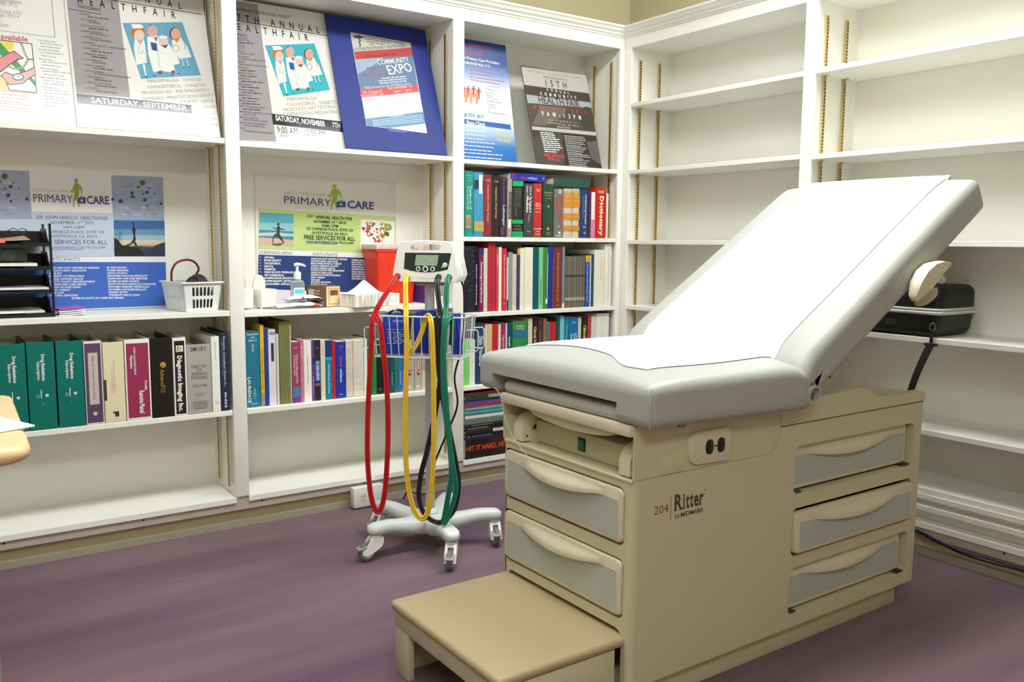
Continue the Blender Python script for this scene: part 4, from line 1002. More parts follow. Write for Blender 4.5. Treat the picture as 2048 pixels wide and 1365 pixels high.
('t', (250, 250, 248), 'ATLANTA HEART ASSOCIATES', 2237, 1702, 3421, 1665, 63, 0.03),
('t', (250, 250, 248), 'BENCH MARK PHYSICAL THERAPY', 2235, 1608, 3582, 1567, 63, 0.03),
('t', (250, 250, 248), 'CLINICAL RESEARCH ATLANTA', 2233, 1514, 3444, 1472, 63, 0.03),
('t', (250, 250, 248), 'EAGLES LANDING OB/GYN', 2231, 1420, 3275, 1378, 63, 0.03),
('t', (250, 250, 248), 'FAYETTE COUNTY FIRE DEPARTMENT', 2230, 1325, 3704, 1276, 63, 0.03),
('t', (250, 250, 248), 'HANDS OF HOPE CLINIC', 2228, 1231, 3178, 1188, 63, 0.03),
('t', (250, 250, 248), 'HEARING DOCTORS OF GEORGIA', 2226, 1136, 3532, 1086, 63, 0.03),
('t', (250, 250, 248), 'IDEAL THERAPY', 2224, 1042, 2844, 1002, 63, 0.03),
('t', (250, 250, 248), 'UAB CORP', 2222, 947, 2617, 911, 63, 0.03),
('t', (250, 250, 248), 'MITCHELL DENTISTRY', 2220, 853, 3099, 805, 63, 0.03),
('t', (250, 250, 248), '50 FREE FLU SHOTS', 2218, 758, 2922, 713, 63, 0.03),
('t', (250, 250, 248), 'NAEEM (MAJNDI)', 4039, 1737, 4783, 1703, 64, 0.03),
('t', (250, 250, 248), 'PAIN CARE CENTER OF GEORGIA', 4038, 1639, 5387, 1598, 65, 0.03),
('t', (250, 250, 248), 'PEACHTREE VASCULAR SPECIALISTS', 4036, 1540, 5442, 1497, 65, 0.03),
('t', (250, 250, 248), 'ROSS DENTIST', 4035, 1442, 4627, 1406, 64, 0.03),
('t', (250, 250, 248), 'SACRED JOURNEY HOSPICE', 4034, 1343, 5107, 1300, 65, 0.03),
('t', (250, 250, 248), 'SOLAY DENTIST', 4032, 1245, 4646, 1206, 64, 0.03),
('t', (250, 250, 248), 'SOUTH ATLANTA RADIOLOGY', 4031, 1146, 5160, 1098, 65, 0.03),
('t', (250, 250, 248), 'SOUTHERN CRESCENT NEPHROLOGY', 4029, 1048, 5493, 992, 65, 0.03),
('t', (250, 250, 248), 'SOUTHERN GASTROENTEROLOGY', 4028, 949, 5380, 893, 65, 0.03)]}]
# ================================================================ posters and sign boards (flat print as thin flat pieces in each board's own plane)
def gradient_mat():
    m = bpy.data.materials.new('blue_fade_print'); m.use_nodes = True; nt = m.node_tree; b = nt.nodes['Principled BSDF']; b.inputs['Roughness'].default_value = 0.3
    tc = nt.nodes.new('ShaderNodeTexCoord'); sx = nt.nodes.new('ShaderNodeSeparateXYZ'); cr = nt.nodes.new('ShaderNodeValToRGB')
    nt.links.new(tc.outputs['Generated'], sx.inputs[0]); nt.links.new(sx.outputs['Z'], cr.inputs[0]); nt.links.new(cr.outputs[0], b.inputs['Base Color'])
    st = [(0.0, (24, 98, 180)), (0.12, (50, 118, 188)), (0.24, (168, 190, 218)), (0.32, (218, 221, 228)), (0.6, (214, 218, 227)), (0.72, (120, 150, 200)), (0.82, (28, 68, 140)), (1.0, (18, 50, 120))]
    el = cr.color_ramp.elements
    while len(el) < len(st): el.new(0.5)
    for e, (p, c) in zip(el, st): e.position = p; e.color = [lin(v) for v in c] + [1]
    return m
def build_poster(d, rnd):
    o = Vector(d['o']) + Vector((0, 0, 0.003)); ux = Vector((1, 0, 0)); uy = Vector(d['t']).normalized(); n = uy.cross(ux) * 1.0
    if n.y > 0: n = -n
    w, h = d['w'], d['h']
    t = thing(d['name'], d['label'], 'poster' if d['name'] == 'poster' else 'sign', o + ux*w/2)
    th = 0.005; dim = 0.88 if o.z > 1.2 else 1.0        # upper posters' colours darkened to offset the strong light on them
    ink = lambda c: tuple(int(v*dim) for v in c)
    P = lambda u, v, k=0.0: o + ux*min(max(u, 0.0), w) + uy*min(max(v, 0.0), h) + n*k
    g = G().add([P(0, 0, -th), P(w, 0, -th), P(w, h, -th), P(0, h, -th), P(0, 0), P(w, 0), P(w, h), P(0, h)], [(0,1,2,3),(4,7,6,5),(0,4,5,1),(1,5,6,2),(2,6,7,3),(3,7,4,0)])
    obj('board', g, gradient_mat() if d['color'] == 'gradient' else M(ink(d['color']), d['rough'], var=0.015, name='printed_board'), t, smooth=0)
    layers = []          # (colour, kind) runs keep the stacking order
    def gg(kind, key):
        if layers and layers[-1][0] == (kind, key): return layers[-1][1], layers[-1][2]
        q = (kind, key)
        # reuse an earlier layer for lettering so that a colour of print is one piece
        if kind == 'lettering':
            for L in layers:
                if L[0] == q: return L[1], L[2]
        layers.append((q, G(), 0.00012*(len(layers)+1) if kind != 'lettering' else 0.0))
        return layers[-1][1], layers[-1][2]
    K = 1e-4; nl = [0]
    for e in d['els']:
        kind, key = e[0], e[1]
        if kind == 't':
            g, _ = gg('lettering', key); u0, v0, u1, v1, hh = [float(x)*K for x in e[3:8]]
            op = list(e[8:]) + [0]*3
            dv = Vector((u1-u0, v1-v0)); a = dv.normalized()
            k = 0.0030 + 0.00005
            vs, fs = text2d(e[2], dv.length, hh, bold=op[0], shear=op[1], spaced=op[2], res=1 if hh < 0.006 else 2)
            g.add([P(u0 + a.x*x - a.y*y, v0 + a.y*x + a.x*y) for x, y in vs], fs)
            continue
        if kind == 'g':
            g, _ = gg('lettering', key); hh = float(e[2])*K; u0, v0, u1, v1 = [float(x)*K for x in e[3:7]]; wmin, wmax = float(e[7]), float(e[8])
            dv = Vector((u1-u0, v1-v0)); L = dv.length; a = dv.normalized(); s = 0
            while s < L:
                ww = min(L-s, hh*rnd.uniform(wmin, wmax))
                if ww < hh*0.6: break
                g.add([P(u0+a.x*x-a.y*y, v0+a.y*x+a.x*y) for x, y in ((s, 0), (s+ww, 0), (s+ww, hh), (s, hh))], [(0, 1, 2, 3)])
                s += ww + hh*0.7
            continue
        nl[0] += 1; k = 0.00004 + 0.000012*nl[0]
        g, _ = gg('printed_shape', key)
        if kind == 'p':
            q = [float(x)*K for x in e[2:]]; pts = list(zip(q[::2], q[1::2]))
            g.add([P(u, v, k) for u, v in pts], [tuple(range(len(pts)))])
        elif kind == 'e':
            nn = int(e[2]); cu, cv, au, av, bu, bv = [float(x)*K for x in e[3:]]
            g.add([P(cu+au*math.cos(2*math.pi*i/nn)+bu*math.sin(2*math.pi*i/nn), cv+av*math.cos(2*math.pi*i/nn)+bv*math.sin(2*math.pi*i/nn), k) for i in range(nn)], [tuple(range(nn))])
        elif kind == 'l':
            hw = float(e[2])*K; q = [float(x)*K for x in e[3:]]; pts = [Vector(p) for p in zip(q[::2], q[1::2])]
            for a, b in zip(pts, pts[1:]):
                dd = (b-a).normalized(); nn = Vector((-dd.y, dd.x))*hw
                g.add([P(*(p), k) for p in ((a-nn), (b-nn), (b+nn), (a+nn))], [(0, 1, 2, 3)])
    top = n*(0.0002 + 0.000012*nl[0])
    merged = {}
    for (kind, key), g, _ in layers:
        if kind == 'lettering': g.v = [tuple(Vector(p)+top) for p in g.v]
        if (kind, key) in merged: merged[(kind, key)].add(g.v, g.f)
        else: merged[(kind, key)] = g
    for (kind, key), g in merged.items():
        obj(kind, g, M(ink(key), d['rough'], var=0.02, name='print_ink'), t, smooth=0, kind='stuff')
_r = random.Random(11)
for d in POSTERS: build_poster(d, _r)
BOOK_ROWS = [
('binder', 'in the left bay', 0.445, [
(-2.5959, -2.5197, 0.004, 0.2844, (0, 116, 104), 'binder', 'green binder half behind the desk, leftmost binder', [('v', 'Drug Evaluations', 0.86, 0.56, 0.13, (245, 244, 240), 0.08, 0.03), ('v', 'Subscription', 0.78, 0.57, 0.11, (245, 244, 240), -0.1, 0.02), ('ring', -0.16, 0.385, 0.12, (245, 244, 240)), ('r', 0.44, 0.47, 0.36, 0.46, (245, 244, 240)), ('disc', 0.16, 0.39, 0.13, (215, 220, 215)), ('h', 'e', 0.372, 0.12, 0.1, (0, 116, 104), 0.01), ('ring', 0.0, 0.29, 0.07, (190, 210, 205))]),
(-2.5167, -2.4375, 0.004, 0.2859, (0, 116, 104), 'binder', 'green binder second from the left end', [('v', 'Drug Evaluations', 0.86, 0.56, 0.13, (245, 244, 240), 0.08, 0.03), ('v', 'Subscription', 0.78, 0.57, 0.11, (245, 244, 240), -0.1, 0.02), ('ring', -0.16, 0.385, 0.12, (245, 244, 240)), ('r', 0.44, 0.47, 0.36, 0.46, (245, 244, 240)), ('disc', 0.16, 0.39, 0.13, (215, 220, 215)), ('h', 'e', 0.372, 0.12, 0.1, (0, 116, 104), 0.01), ('ring', 0.0, 0.29, 0.07, (190, 210, 205))]),
(-2.4332, -2.3547, 0.004, 0.2848, (0, 116, 104), 'binder', 'green binder standing against the purple binder', [('v', 'Drug Evaluations', 0.86, 0.56, 0.13, (245, 244, 240), 0.08, 0.03), ('v', 'Subscription', 0.78, 0.57, 0.11, (245, 244, 240), -0.1, 0.02), ('ring', -0.16, 0.385, 0.12, (245, 244, 240)), ('r', 0.44, 0.47, 0.36, 0.46, (245, 244, 240)), ('disc', 0.16, 0.39, 0.13, (215, 220, 215)), ('h', 'e', 0.372, 0.12, 0.1, (0, 116, 104), 0.01), ('ring', 0.0, 0.29, 0.07, (190, 210, 205))]),
(-2.3521, -2.2972, 0.004, 0.2806, (232, 230, 232), 'binder', 'purple spined binder with a long pale label', [('r', 0.05, 0.94, 0.02, 0.97, (92, 72, 104)), ('r', 0.22, 0.76, 0.24, 0.86, (206, 192, 188)), ('v', 'National Contract Criteria Guide', 0.82, 0.3, 0.14, (90, 80, 90), 0, 0.01), ('disc', 0.0, 0.13, 0.24, (228, 222, 208)), ('ring', 0.0, 0.13, 0.17, (150, 140, 130))]),
(-2.295, -2.2297, 0.004, 0.273, (236, 224, 188), 'binder', 'torn cream binder with a black mark near its foot', [('v', 'Physician Office Manual', 0.78, 0.35, 0.12, (222, 190, 170), 0.02, 0.01), ('v', 'Practice Profile Manual', 0.7, 0.36, 0.1, (214, 198, 172), -0.1, 0.01), ('r', 0.38, 0.66, 0.07, 0.135, (60, 58, 56)), ('r', 0.38, 0.46, 0.07, 0.11, (235, 228, 200)), ('r', 0.0, 0.12, 0.28, 0.54, (70, 62, 52))]),
(-2.2271, -2.1463, 0.004, 0.2789, (245, 244, 240), 'binder', 'magenta and white binder with a bold bottom title', [('r', 0.06, 0.94, 0.03, 0.95, (158, 48, 92)), ('v', 'Southern Crescent Health Network', 0.9, 0.56, 0.1, (245, 244, 240), -0.1, 0.01), ('v', 'Physicians', 0.8, 0.64, 0.1, (245, 244, 240), -0.24, 0.02), ('v', 'Provider', 0.48, 0.36, 0.1, (245, 244, 240), 0.3, 0.03), ('v', 'Resource Manual', 0.36, 0.08, 0.2, (245, 244, 240), 0.12, 0.03)]),
(-2.1437, -2.072, 0.004, 0.2792, (30, 28, 28), 'binder', 'plain black binder with a small gold logo', [('disc', 0.04, 0.66, 0.28, (190, 150, 70)), ('h', 'P', 0.63, 0.1, 0.14, (40, 34, 30), 0.01), ('v', 'AdvancePCS', 0.6, 0.31, 0.2, (200, 160, 80), 0.0, 0.0)]),
(-2.0716, -2.0261, 0.004, 0.2758, (245, 244, 240), 'binder', 'white and black binder with a large white title', [('r', 0.12, 0.88, 0.02, 0.96, (28, 30, 34)), ('r', 0.25, 0.78, 0.82, 0.9, (232, 230, 205)), ('h', 'D', 0.835, 0.3, 0.3, (50, 70, 80), 0.01), ('v', 'Diagnostic Imaging Inc.', 0.77, 0.05, 0.34, (245, 244, 240), 0.0, 0.04)]),
(-2.0256, -1.9414, 0.004, 0.2483, (178, 174, 168), 'binder', 'squat grey directory binder', [('h', 'EMORY', 0.9, 0.66, 0.2, (80, 78, 76), 0.01), ('h', 'DIRECTORY', 0.66, 0.62, 0.13, (90, 88, 86), 0.01), ('h', 'FOR', 0.61, 0.22, 0.13, (90, 88, 86), 0.01), ('h', 'REFERRING', 0.555, 0.62, 0.13, (90, 88, 86), 0.01), ('h', 'PHYSICIANS', 0.5, 0.66, 0.13, (90, 88, 86), 0.01), ('h', '1993-1994', 0.38, 0.58, 0.13, (90, 88, 86), 0.01), ('g', 0.28, 0.44, 0.05, (130, 128, 124)), ('g', 0.25, 0.36, 0.05, (130, 128, 124)), ('g', 0.17, 0.6, 0.05, (130, 128, 124)), ('g', 0.145, 0.66, 0.05, (130, 128, 124)), ('g', 0.12, 0.66, 0.05, (130, 128, 124)), ('g', 0.095, 0.6, 0.05, (130, 128, 124)), ('g', 0.07, 0.5, 0.05, (130, 128, 124))]),
(-1.9399, -1.911, 0.004, 0.273, (245, 244, 240), 'binder', 'narrow plain white binder between grey and navy ones', [('v', 'Medical Directory', 0.92, 0.7, 0.14, (150, 148, 146), 0.0, 0.01), ('ring', 0.0, 0.12, 0.4, (90, 150, 110))]),
(-1.9091, -1.879, 0.004, 0.2857, (36, 48, 78), 'binder', 'navy binder with three linked rings, beside the stile', [('v', 'Novartis Consultant Network...', 0.95, 0.3, 0.26, (245, 244, 240), 0.02, 0.0), ('v', 'Quarterly', 0.9, 0.45, 0.1, (170, 176, 190), -0.24, 0), ('ring', 0.06, 0.21, 0.28, (245, 244, 240)), ('ring', 0.06, 0.13, 0.28, (245, 244, 240)), ('ring', 0.06, 0.06, 0.28, (245, 244, 240)), ('v', 'NCN', 0.235, 0.045, 0.24, (245, 244, 240), 0.0, 0.02)])]),
('book', 'on the middle bay low shelf', 0.4425, [
(-1.8065, -1.755, 0.03, 0.2839, (28, 122, 148), 'hard', 'thick teal hardback with white lettering, leftmost', [('h', 'RAASSEN', 0.95, 0.8, 0.12, (245, 244, 240), 0.01), ('h', 'AND', 0.91, 0.3, 0.12, (245, 244, 240), 0.01), ('h', 'BENNETT', 0.87, 0.6, 0.12, (245, 244, 240), 0.01), ('v', 'CECIL', 0.84, 0.73, 0.16, (245, 244, 240), 0.0, 0.01), ('v', 'LAURENCE', 0.4, 0.06, 0.22, (245, 244, 240), -0.34, 0.02), ('r', 0.52, 0.56, 0.2, 0.92, (110, 100, 150)), ('tree', 0.55, 0.14, 0.4, (200, 225, 230)), ('g', 0.04, 0.5, 0.06, (245, 244, 240))]),
(-1.7537, -1.7395, 0.03, 0.3055, (232, 186, 50), 'soft', 'tall thin yellow book', [('b', 0.0, 0.16, (150, 148, 140)), ('v', 'Directory of Membership', 0.7, 0.2, 0.4, (150, 110, 30), 0.0, 0.01)]),
(-1.7379, -1.7241, 0.03, 0.2916, (36, 70, 160), 'soft', 'tall thin blue book beside the yellow one', []),
(-1.7228, -1.6949, 0.03, 0.2874, (222, 222, 228), 'soft', 'clear sleeved white book with a black bar', [('r', 0.35, 0.75, 0.58, 0.82, (60, 60, 64)), ('r', 0.15, 0.95, 0.93, 0.97, (150, 150, 156))]),
(-1.6932, -1.6833, 0.03, 0.2686, (222, 212, 200), 'soft', 'very thin white booklet by the olive binder', []),
(-1.6814, -1.639, 0.03, 0.316, (120, 122, 74), 'binder', 'worn olive cloth binder', []),
(-1.6385, -1.6325, 0.03, 0.3014, (206, 200, 190), 'spiral', 'thin spiral notebook against the olive binder', []),
(-1.6321, -1.6007, 0.03, 0.2346, (150, 72, 98), 'soft', 'maroon to violet paperback about diabetes', [('b', 0, 0.26, (92, 120, 172)), ('b', 0, 0.1, (110, 70, 140)), ('v', 'Diabetes Management', 0.8, 0.32, 0.3, (226, 190, 200), 0.12, 0.02), ('v', 'in Primary Care', 0.78, 0.45, 0.28, (226, 190, 200), -0.2, 0.02), ('h', 'Singer', 0.9, 0.5, 0.16, (230, 200, 206), 0.01)]),
(-1.5996, -1.5865, 0.03, 0.2418, (206, 120, 140), 'soft', 'slim pink paperback', [('v', 'Handbook', 0.9, 0.7, 0.4, (240, 214, 220), 0.0, 0.01)]),
(-1.5856, -1.5545, 0.03, 0.2364, (240, 238, 230), 'soft', 'white paperback with a narrow grey title', [('v', 'Geriatric Care Topics', 0.75, 0.3, 0.2, (120, 128, 130), 0.0, 0.01)]),
(-1.5539, -1.5425, 0.03, 0.2369, (112, 66, 136), 'soft', 'narrow purple paperback', [('b', 0.6, 0.72, (80, 40, 110)), ('v', 'Psychiatry', 0.4, 0.1, 0.4, (214, 196, 222), 0.0, 0.01)]),
(-1.5415, -1.5181, 0.03, 0.2372, (52, 44, 54), 'soft', 'black paperback with a blue patterned centre', [('b', 0.32, 0.66, (60, 110, 160)), ('v', 'ID CASE & LESSON', 0.64, 0.34, 0.42, (225, 235, 245), 0.0, 0.03), ('b', 0.24, 0.29, (150, 80, 130)), ('g', 0.86, 0.6, 0.2, (150, 140, 150))]),
(-1.5171, -1.4983, 0.03, 0.2359, (228, 216, 190), 'soft', 'cream paperback next to a teal spine', [('v', 'Review Notes', 0.9, 0.75, 0.3, (150, 140, 120), 0.0, 0.01)]),
(-1.4973, -1.4706, 0.03, 0.2331, (20, 128, 160), 'soft', 'teal paperback with a navy cap', [('b', 0.72, 1, (36, 60, 124)), ('b', 0.66, 0.72, (30, 170, 200)), ('v', 'Clinical Manual of Practice', 0.6, 0.1, 0.3, (220, 238, 242), 0.0, 0.01)]),
(-1.4696, -1.4554, 0.03, 0.2226, (206, 34, 44), 'hard', 'thin plain red hardback', []),
(-1.4544, -1.4119, 0.03, 0.2245, (34, 58, 168), 'soft', 'blue paperback with white evidence lettering', [('h', '41', 0.89, 0.4, 0.22, (220, 60, 90), 0.02), ('h', 'issue', 0.85, 0.34, 0.1, (220, 60, 90), 0.01), ('v', 'clinical', 0.76, 0.56, 0.22, (214, 60, 130), 0.02, 0.03), ('v', 'evidence', 0.52, 0.28, 0.26, (240, 240, 245), 0.02, 0.02), ('g', 0.06, 0.26, 0.1, (245, 244, 240))]),
(-1.4103, -1.3803, 0.03, 0.2279, (230, 220, 206), 'spiral', 'cream spiral bound book with a reddish coil', []),
(-1.3782, -1.3346, 0.03, 0.227, (228, 226, 214), 'spiral', 'fat white spiral bound book', []),
(-1.3335, -1.3202, 0.03, 0.23, (238, 238, 228), 'soft', 'thin white book before the green one', []),
(-1.3191, -1.3016, 0.03, 0.2314, (0, 120, 100), 'hard', 'green hardback behind the red hose', []),
(-1.2995, -1.2787, 0.03, 0.2273, (30, 140, 62), 'soft', 'bright green paperback between the two red hoses', []),
(-1.2777, -1.2494, 0.03, 0.2215, (38, 34, 34), 'soft', 'black paperback next to the bright green one', [('g', 0.1, 0.6, 0.05, (200, 200, 200)), ('g', 0.07, 0.5, 0.05, (200, 200, 200))]),
(-1.2484, -1.2347, 0.03, 0.2178, (120, 40, 44), 'soft', 'dark red book behind the red hose', []),
(-1.2336, -1.2188, 0.03, 0.216, (40, 62, 110), 'soft', 'navy booklet, first of the slim set under the basket', [('v', 'Journal', 0.4, 0.15, 0.4, (170, 190, 210), 0.0, 0.01)]),
(-1.2177, -1.1985, 0.03, 0.2149, (36, 84, 96), 'soft', 'dark teal booklet in the slim set under the basket', [('v', 'Journal', 0.4, 0.15, 0.35, (170, 200, 200), 0.0, 0.01)]),
(-1.1974, -1.1835, 0.03, 0.2148, (40, 128, 92), 'soft', 'green booklet in the slim set under the basket', []),
(-1.1824, -1.1576, 0.03, 0.2136, (60, 110, 176), 'soft', 'mid blue booklet in the slim set under the basket', [('v', 'Journal', 0.4, 0.15, 0.3, (190, 214, 236), 0.0, 0.01)]),
(-1.1565, -1.1511, 0.03, 0.2126, (150, 50, 120), 'soft', 'thin magenta booklet under the basket', []),
(-1.1489, -1.1073, 0.03, 0.2136, (186, 180, 166), 'binder', 'grey file box with a red label, first of two', [('r', 0.3, 0.66, 0.3, 0.62, (170, 50, 60)), ('v', 'FAMILY', 0.6, 0.34, 0.24, (245, 244, 240), 0.0, 0.02), ('r', 0.2, 0.6, 0.06, 0.1, (235, 232, 224))]),
(-1.1051, -1.0729, 0.03, 0.2113, (186, 180, 166), 'binder', 'grey file box with a red label nearer the pole', [('r', 0.35, 0.75, 0.3, 0.62, (170, 50, 60)), ('v', 'FAMILY', 0.6, 0.34, 0.3, (245, 244, 240), 0.05, 0.02), ('r', 0.2, 0.6, 0.06, 0.1, (235, 232, 224))]),
(-1.0713, -1.0472, 0.03, 0.2046, (226, 200, 168), 'soft', 'cream booklet beside the pole', [('b', 0.4, 0.8, (180, 160, 150))])]),
('book', 'in the corner bay top row', 1.0835, [
(-0.8725, -0.8309, 0.006, 0.2735, (20, 150, 132), 'hard', 'teal hardback at the left end', [('v', 'Textbook of', 0.78, 0.42, 0.3, (245, 244, 240), 0.1, 0.0), ('v', 'Dermatology', 0.76, 0.4, 0.16, (245, 244, 240), -0.22, 0.0), ('r', 0.05, 0.62, 0.13, 0.33, (226, 150, 100)), ('r', 0.12, 0.55, 0.16, 0.3, (150, 140, 110)), ('g', 0.93, 0.8, 0.05, (190, 220, 200)), ('g', 0.89, 0.6, 0.05, (190, 220, 200)), ('g', 0.85, 0.5, 0.05, (190, 220, 200)), ('h', 'Sixth Edition', 0.04, 0.5, 0.06, (200, 230, 220), 0)]),
(-0.8291, -0.7812, 0.006, 0.2711, (70, 150, 196), 'hard', 'sky blue hardback with a white paper slip', [('b', 0.08, 0.24, (190, 170, 96)), ('b', 0.74, 0.88, (40, 60, 84)), ('r', 0.48, 0.85, 0.67, 0.96, (244, 244, 240)), ('v', 'Internal Medicine', 0.62, 0.32, 0.22, (120, 180, 214), 0.0, 0.01), ('g', 0.18, 0.5, 0.05, (140, 120, 60)), ('g', 0.15, 0.4, 0.05, (140, 120, 60))]),
(-0.7802, -0.7379, 0.006, 0.2639, (140, 50, 62), 'hard', 'maroon hardback with gold title', [('h', '1993', 0.89, 0.5, 0.2, (214, 186, 110), 0.01), ('v', 'Compendium of Drug Therapy', 0.84, 0.24, 0.22, (214, 186, 110), 0.02, 0.02)]),
(-0.737, -0.6978, 0.006, 0.2608, (44, 38, 36), 'hard', 'black hardback with gold title', [('h', '1994', 0.89, 0.55, 0.2, (214, 186, 110), 0.01), ('v', 'Compendium of Drug Therapy', 0.82, 0.3, 0.22, (214, 186, 110), 0.0, 0.02)]),
(-0.6959, -0.66, 0.006, 0.2568, (38, 44, 72), 'hard', 'dark navy hardback with red and white title', [('v', 'Biochemistry', 0.98, 0.54, 0.3, (196, 62, 66), 0.05, 0.01), ('v', 'Lehninger', 0.53, 0.18, 0.34, (225, 225, 230), 0.05, 0.02), ('r', 0.05, 0.6, 0.02, 0.17, (110, 60, 90))]),
(-0.6581, -0.6348, 0.006, 0.2508, (168, 158, 150), 'soft', 'narrow marbled grey book with a boxed title', [('r', 0.3, 0.9, 0.32, 0.78, (40, 36, 38)), ('v', 'Fundamentals of Cardiology', 0.76, 0.34, 0.3, (230, 205, 210), 0.1, 0.01), ('r', 0.1, 0.8, 0.15, 0.3, (236, 228, 206))]),
(-0.6328, -0.5743, 0.006, 0.2438, (42, 46, 42), 'hard', 'black hardback with bright green bands', [('b', 0, 0.1, (24, 176, 92)), ('b', 0.24, 0.31, (24, 176, 92)), ('b', 0.91, 1, (24, 176, 92)), ('v', 'MEDICAL', 0.86, 0.52, 0.26, (110, 124, 104), 0.14, 0.0), ('v', 'PHYSIOLOGY', 0.86, 0.36, 0.28, (110, 124, 104), -0.18, 0.0), ('h', 'GUYTON', 0.19, 0.5, 0.08, (200, 180, 160), 0.01), ('h', 'SIXTH EDITION', 0.13, 0.66, 0.08, (200, 180, 160), 0.01), ('g', 0.05, 0.6, 0.06, (16, 120, 70))]),
(-0.5675, -0.5166, 0.006, 0.2351, (66, 68, 72), 'hard', 'charcoal hardback with white title', [('v', 'Principles of', 0.96, 0.78, 0.16, (245, 244, 240), -0.2, 0.02), ('v', 'Cecil Loeb', 0.96, 0.78, 0.18, (245, 244, 240), 0.16, 0.02), ('v', 'The Textbook of', 0.76, 0.46, 0.24, (245, 244, 240), 0.14, 0.03), ('v', 'Medicine', 0.76, 0.46, 0.26, (245, 244, 240), -0.18, 0.03), ('v', 'Volume', 0.43, 0.28, 0.2, (210, 210, 210), 0, 0.0), ('g', 0.1, 0.4, 0.1, (180, 180, 180))]),
(-0.5146, -0.4697, 0.006, 0.2373, (196, 48, 48), 'hard', 'bright red hardback with small white lines', [('h', 'Harrison', 0.88, 0.5, 0.12, (245, 244, 240), 0.01), ('h', 'Eds', 0.85, 0.3, 0.12, (245, 244, 240), 0.01), ('h', 'Basic', 0.63, 0.5, 0.12, (245, 244, 240), 0.01), ('h', 'Principles of', 0.6, 0.7, 0.12, (245, 244, 240), 0.01), ('h', 'Physiology', 0.57, 0.7, 0.12, (245, 244, 240), 0.01), ('h', 'and Surgery', 0.53, 0.7, 0.12, (245, 244, 240), 0.01), ('g', 0.47, 0.7, 0.06, (245, 244, 240)), ('b', 0.155, 0.165, (245, 244, 240)), ('h', 'FIFTH', 0.1, 0.4, 0.1, (245, 244, 240), 0.01), ('h', 'Edition', 0.05, 0.6, 0.1, (245, 244, 240), 0.01)]),
(-0.4638, -0.4052, 0.006, 0.2391, (44, 72, 56), 'hard', 'dark green dictionary with gold title', [('h', "Stedman's", 0.82, 0.84, 0.16, (214, 186, 110), 0.0), ('h', 'Medical Dictionary', 0.775, 0.7, 0.09, (214, 186, 110), 0.01), ('h', 'ILLUSTRATED', 0.72, 0.5, 0.07, (214, 186, 110), 0.01), ('disc', 0.0, 0.58, 0.18, (214, 186, 110)), ('disc', 0.06, 0.61, 0.1, (44, 72, 56)), ('disc', 0.0, 0.17, 0.24, (214, 186, 110)), ('disc', 0.04, 0.18, 0.12, (44, 72, 56)), ('h', 'Williams', 0.08, 0.44, 0.08, (214, 186, 110), 0.01), ('h', '& Wilkins', 0.05, 0.44, 0.08, (214, 186, 110), 0.01)]),
(-0.4, -0.3475, 0.006, 0.2206, (120, 118, 116), 'hard', 'grey hardback with red lettering and white emblem', [('disc', 0.06, 0.94, 0.34, (245, 244, 240)), ('disc', 0.06, 0.94, 0.2, (120, 118, 116)), ('v', 'CURRENT', 0.85, 0.5, 0.3, (206, 74, 62), -0.22, 0.02), ('v', 'EMERGENCY MEDICINE', 0.85, 0.22, 0.3, (206, 74, 62), 0.16, 0.02), ('disc', 0.06, 0.1, 0.24, (245, 244, 240)), ('h', 'KEY', 0.22, 0.2, 0.12, (245, 244, 240), 0.01), ('g', 0.03, 0.56, 0.1, (245, 244, 240))]),
(-0.3454, -0.2961, 0.006, 0.222, (206, 198, 178), 'hard', 'orange and cream banded volume, left of the pair', [('b', 0.62, 0.9, (214, 140, 44)), ('b', 0.36, 0.5, (214, 140, 44)), ('b', 0.14, 0.25, (214, 140, 44)), ('b', 0.92, 0.94, (196, 176, 110)), ('b', 0.955, 0.965, (196, 176, 110)), ('h', 'Internal', 0.84, 0.6, 0.1, (240, 220, 160), 0.01), ('h', 'Medicine', 0.75, 0.6, 0.1, (240, 220, 160), 0.01), ('h', 'Drugs', 0.43, 0.4, 0.1, (240, 220, 160), 0.01), ('h', 'VOL', 0.2, 0.3, 0.1, (240, 220, 160), 0.01)]),
(-0.2941, -0.2535, 0.006, 0.2239, (206, 198, 178), 'hard', 'orange and cream banded volume, right of the pair', [('b', 0.62, 0.9, (214, 140, 44)), ('b', 0.36, 0.5, (214, 140, 44)), ('b', 0.14, 0.25, (214, 140, 44)), ('b', 0.92, 0.94, (196, 176, 110)), ('b', 0.955, 0.965, (196, 176, 110)), ('h', 'Internal', 0.84, 0.6, 0.1, (240, 220, 160), 0.01), ('h', 'Medicine', 0.75, 0.6, 0.1, (240, 220, 160), 0.01), ('h', 'Drugs', 0.43, 0.4, 0.1, (240, 220, 160), 0.01), ('h', 'VOL', 0.2, 0.3, 0.1, (240, 220, 160), 0.01)]),
(-0.2503, -0.1986, 0.006, 0.2227, (38, 62, 112), 'hard', 'navy hardback with a long white title', [('v', 'Ophthalmology Principles', 0.9, 0.28, 0.2, (215, 222, 232), 0.16, 0.02), ('v', 'and Practice', 0.86, 0.4, 0.16, (150, 170, 200), -0.14, 0.0), ('h', 'II', 0.21, 0.2, 0.14, (245, 244, 240), 0.01), ('disc', 0.05, 0.1, 0.2, (190, 200, 220)), ('disc', 0.05, 0.1, 0.1, (38, 62, 112))]),
(-0.1974, -0.1836, 0.006, 0.212, (92, 48, 76), 'soft', 'thin plum paperback', [('g', 0.1, 0.6, 0.3, (190, 150, 160))]),
(-0.1825, -0.16, 0.006, 0.2128, (240, 234, 230), 'soft', 'white and pink book before the red dictionary', [('b', 0, 0.4, (222, 130, 180))]),
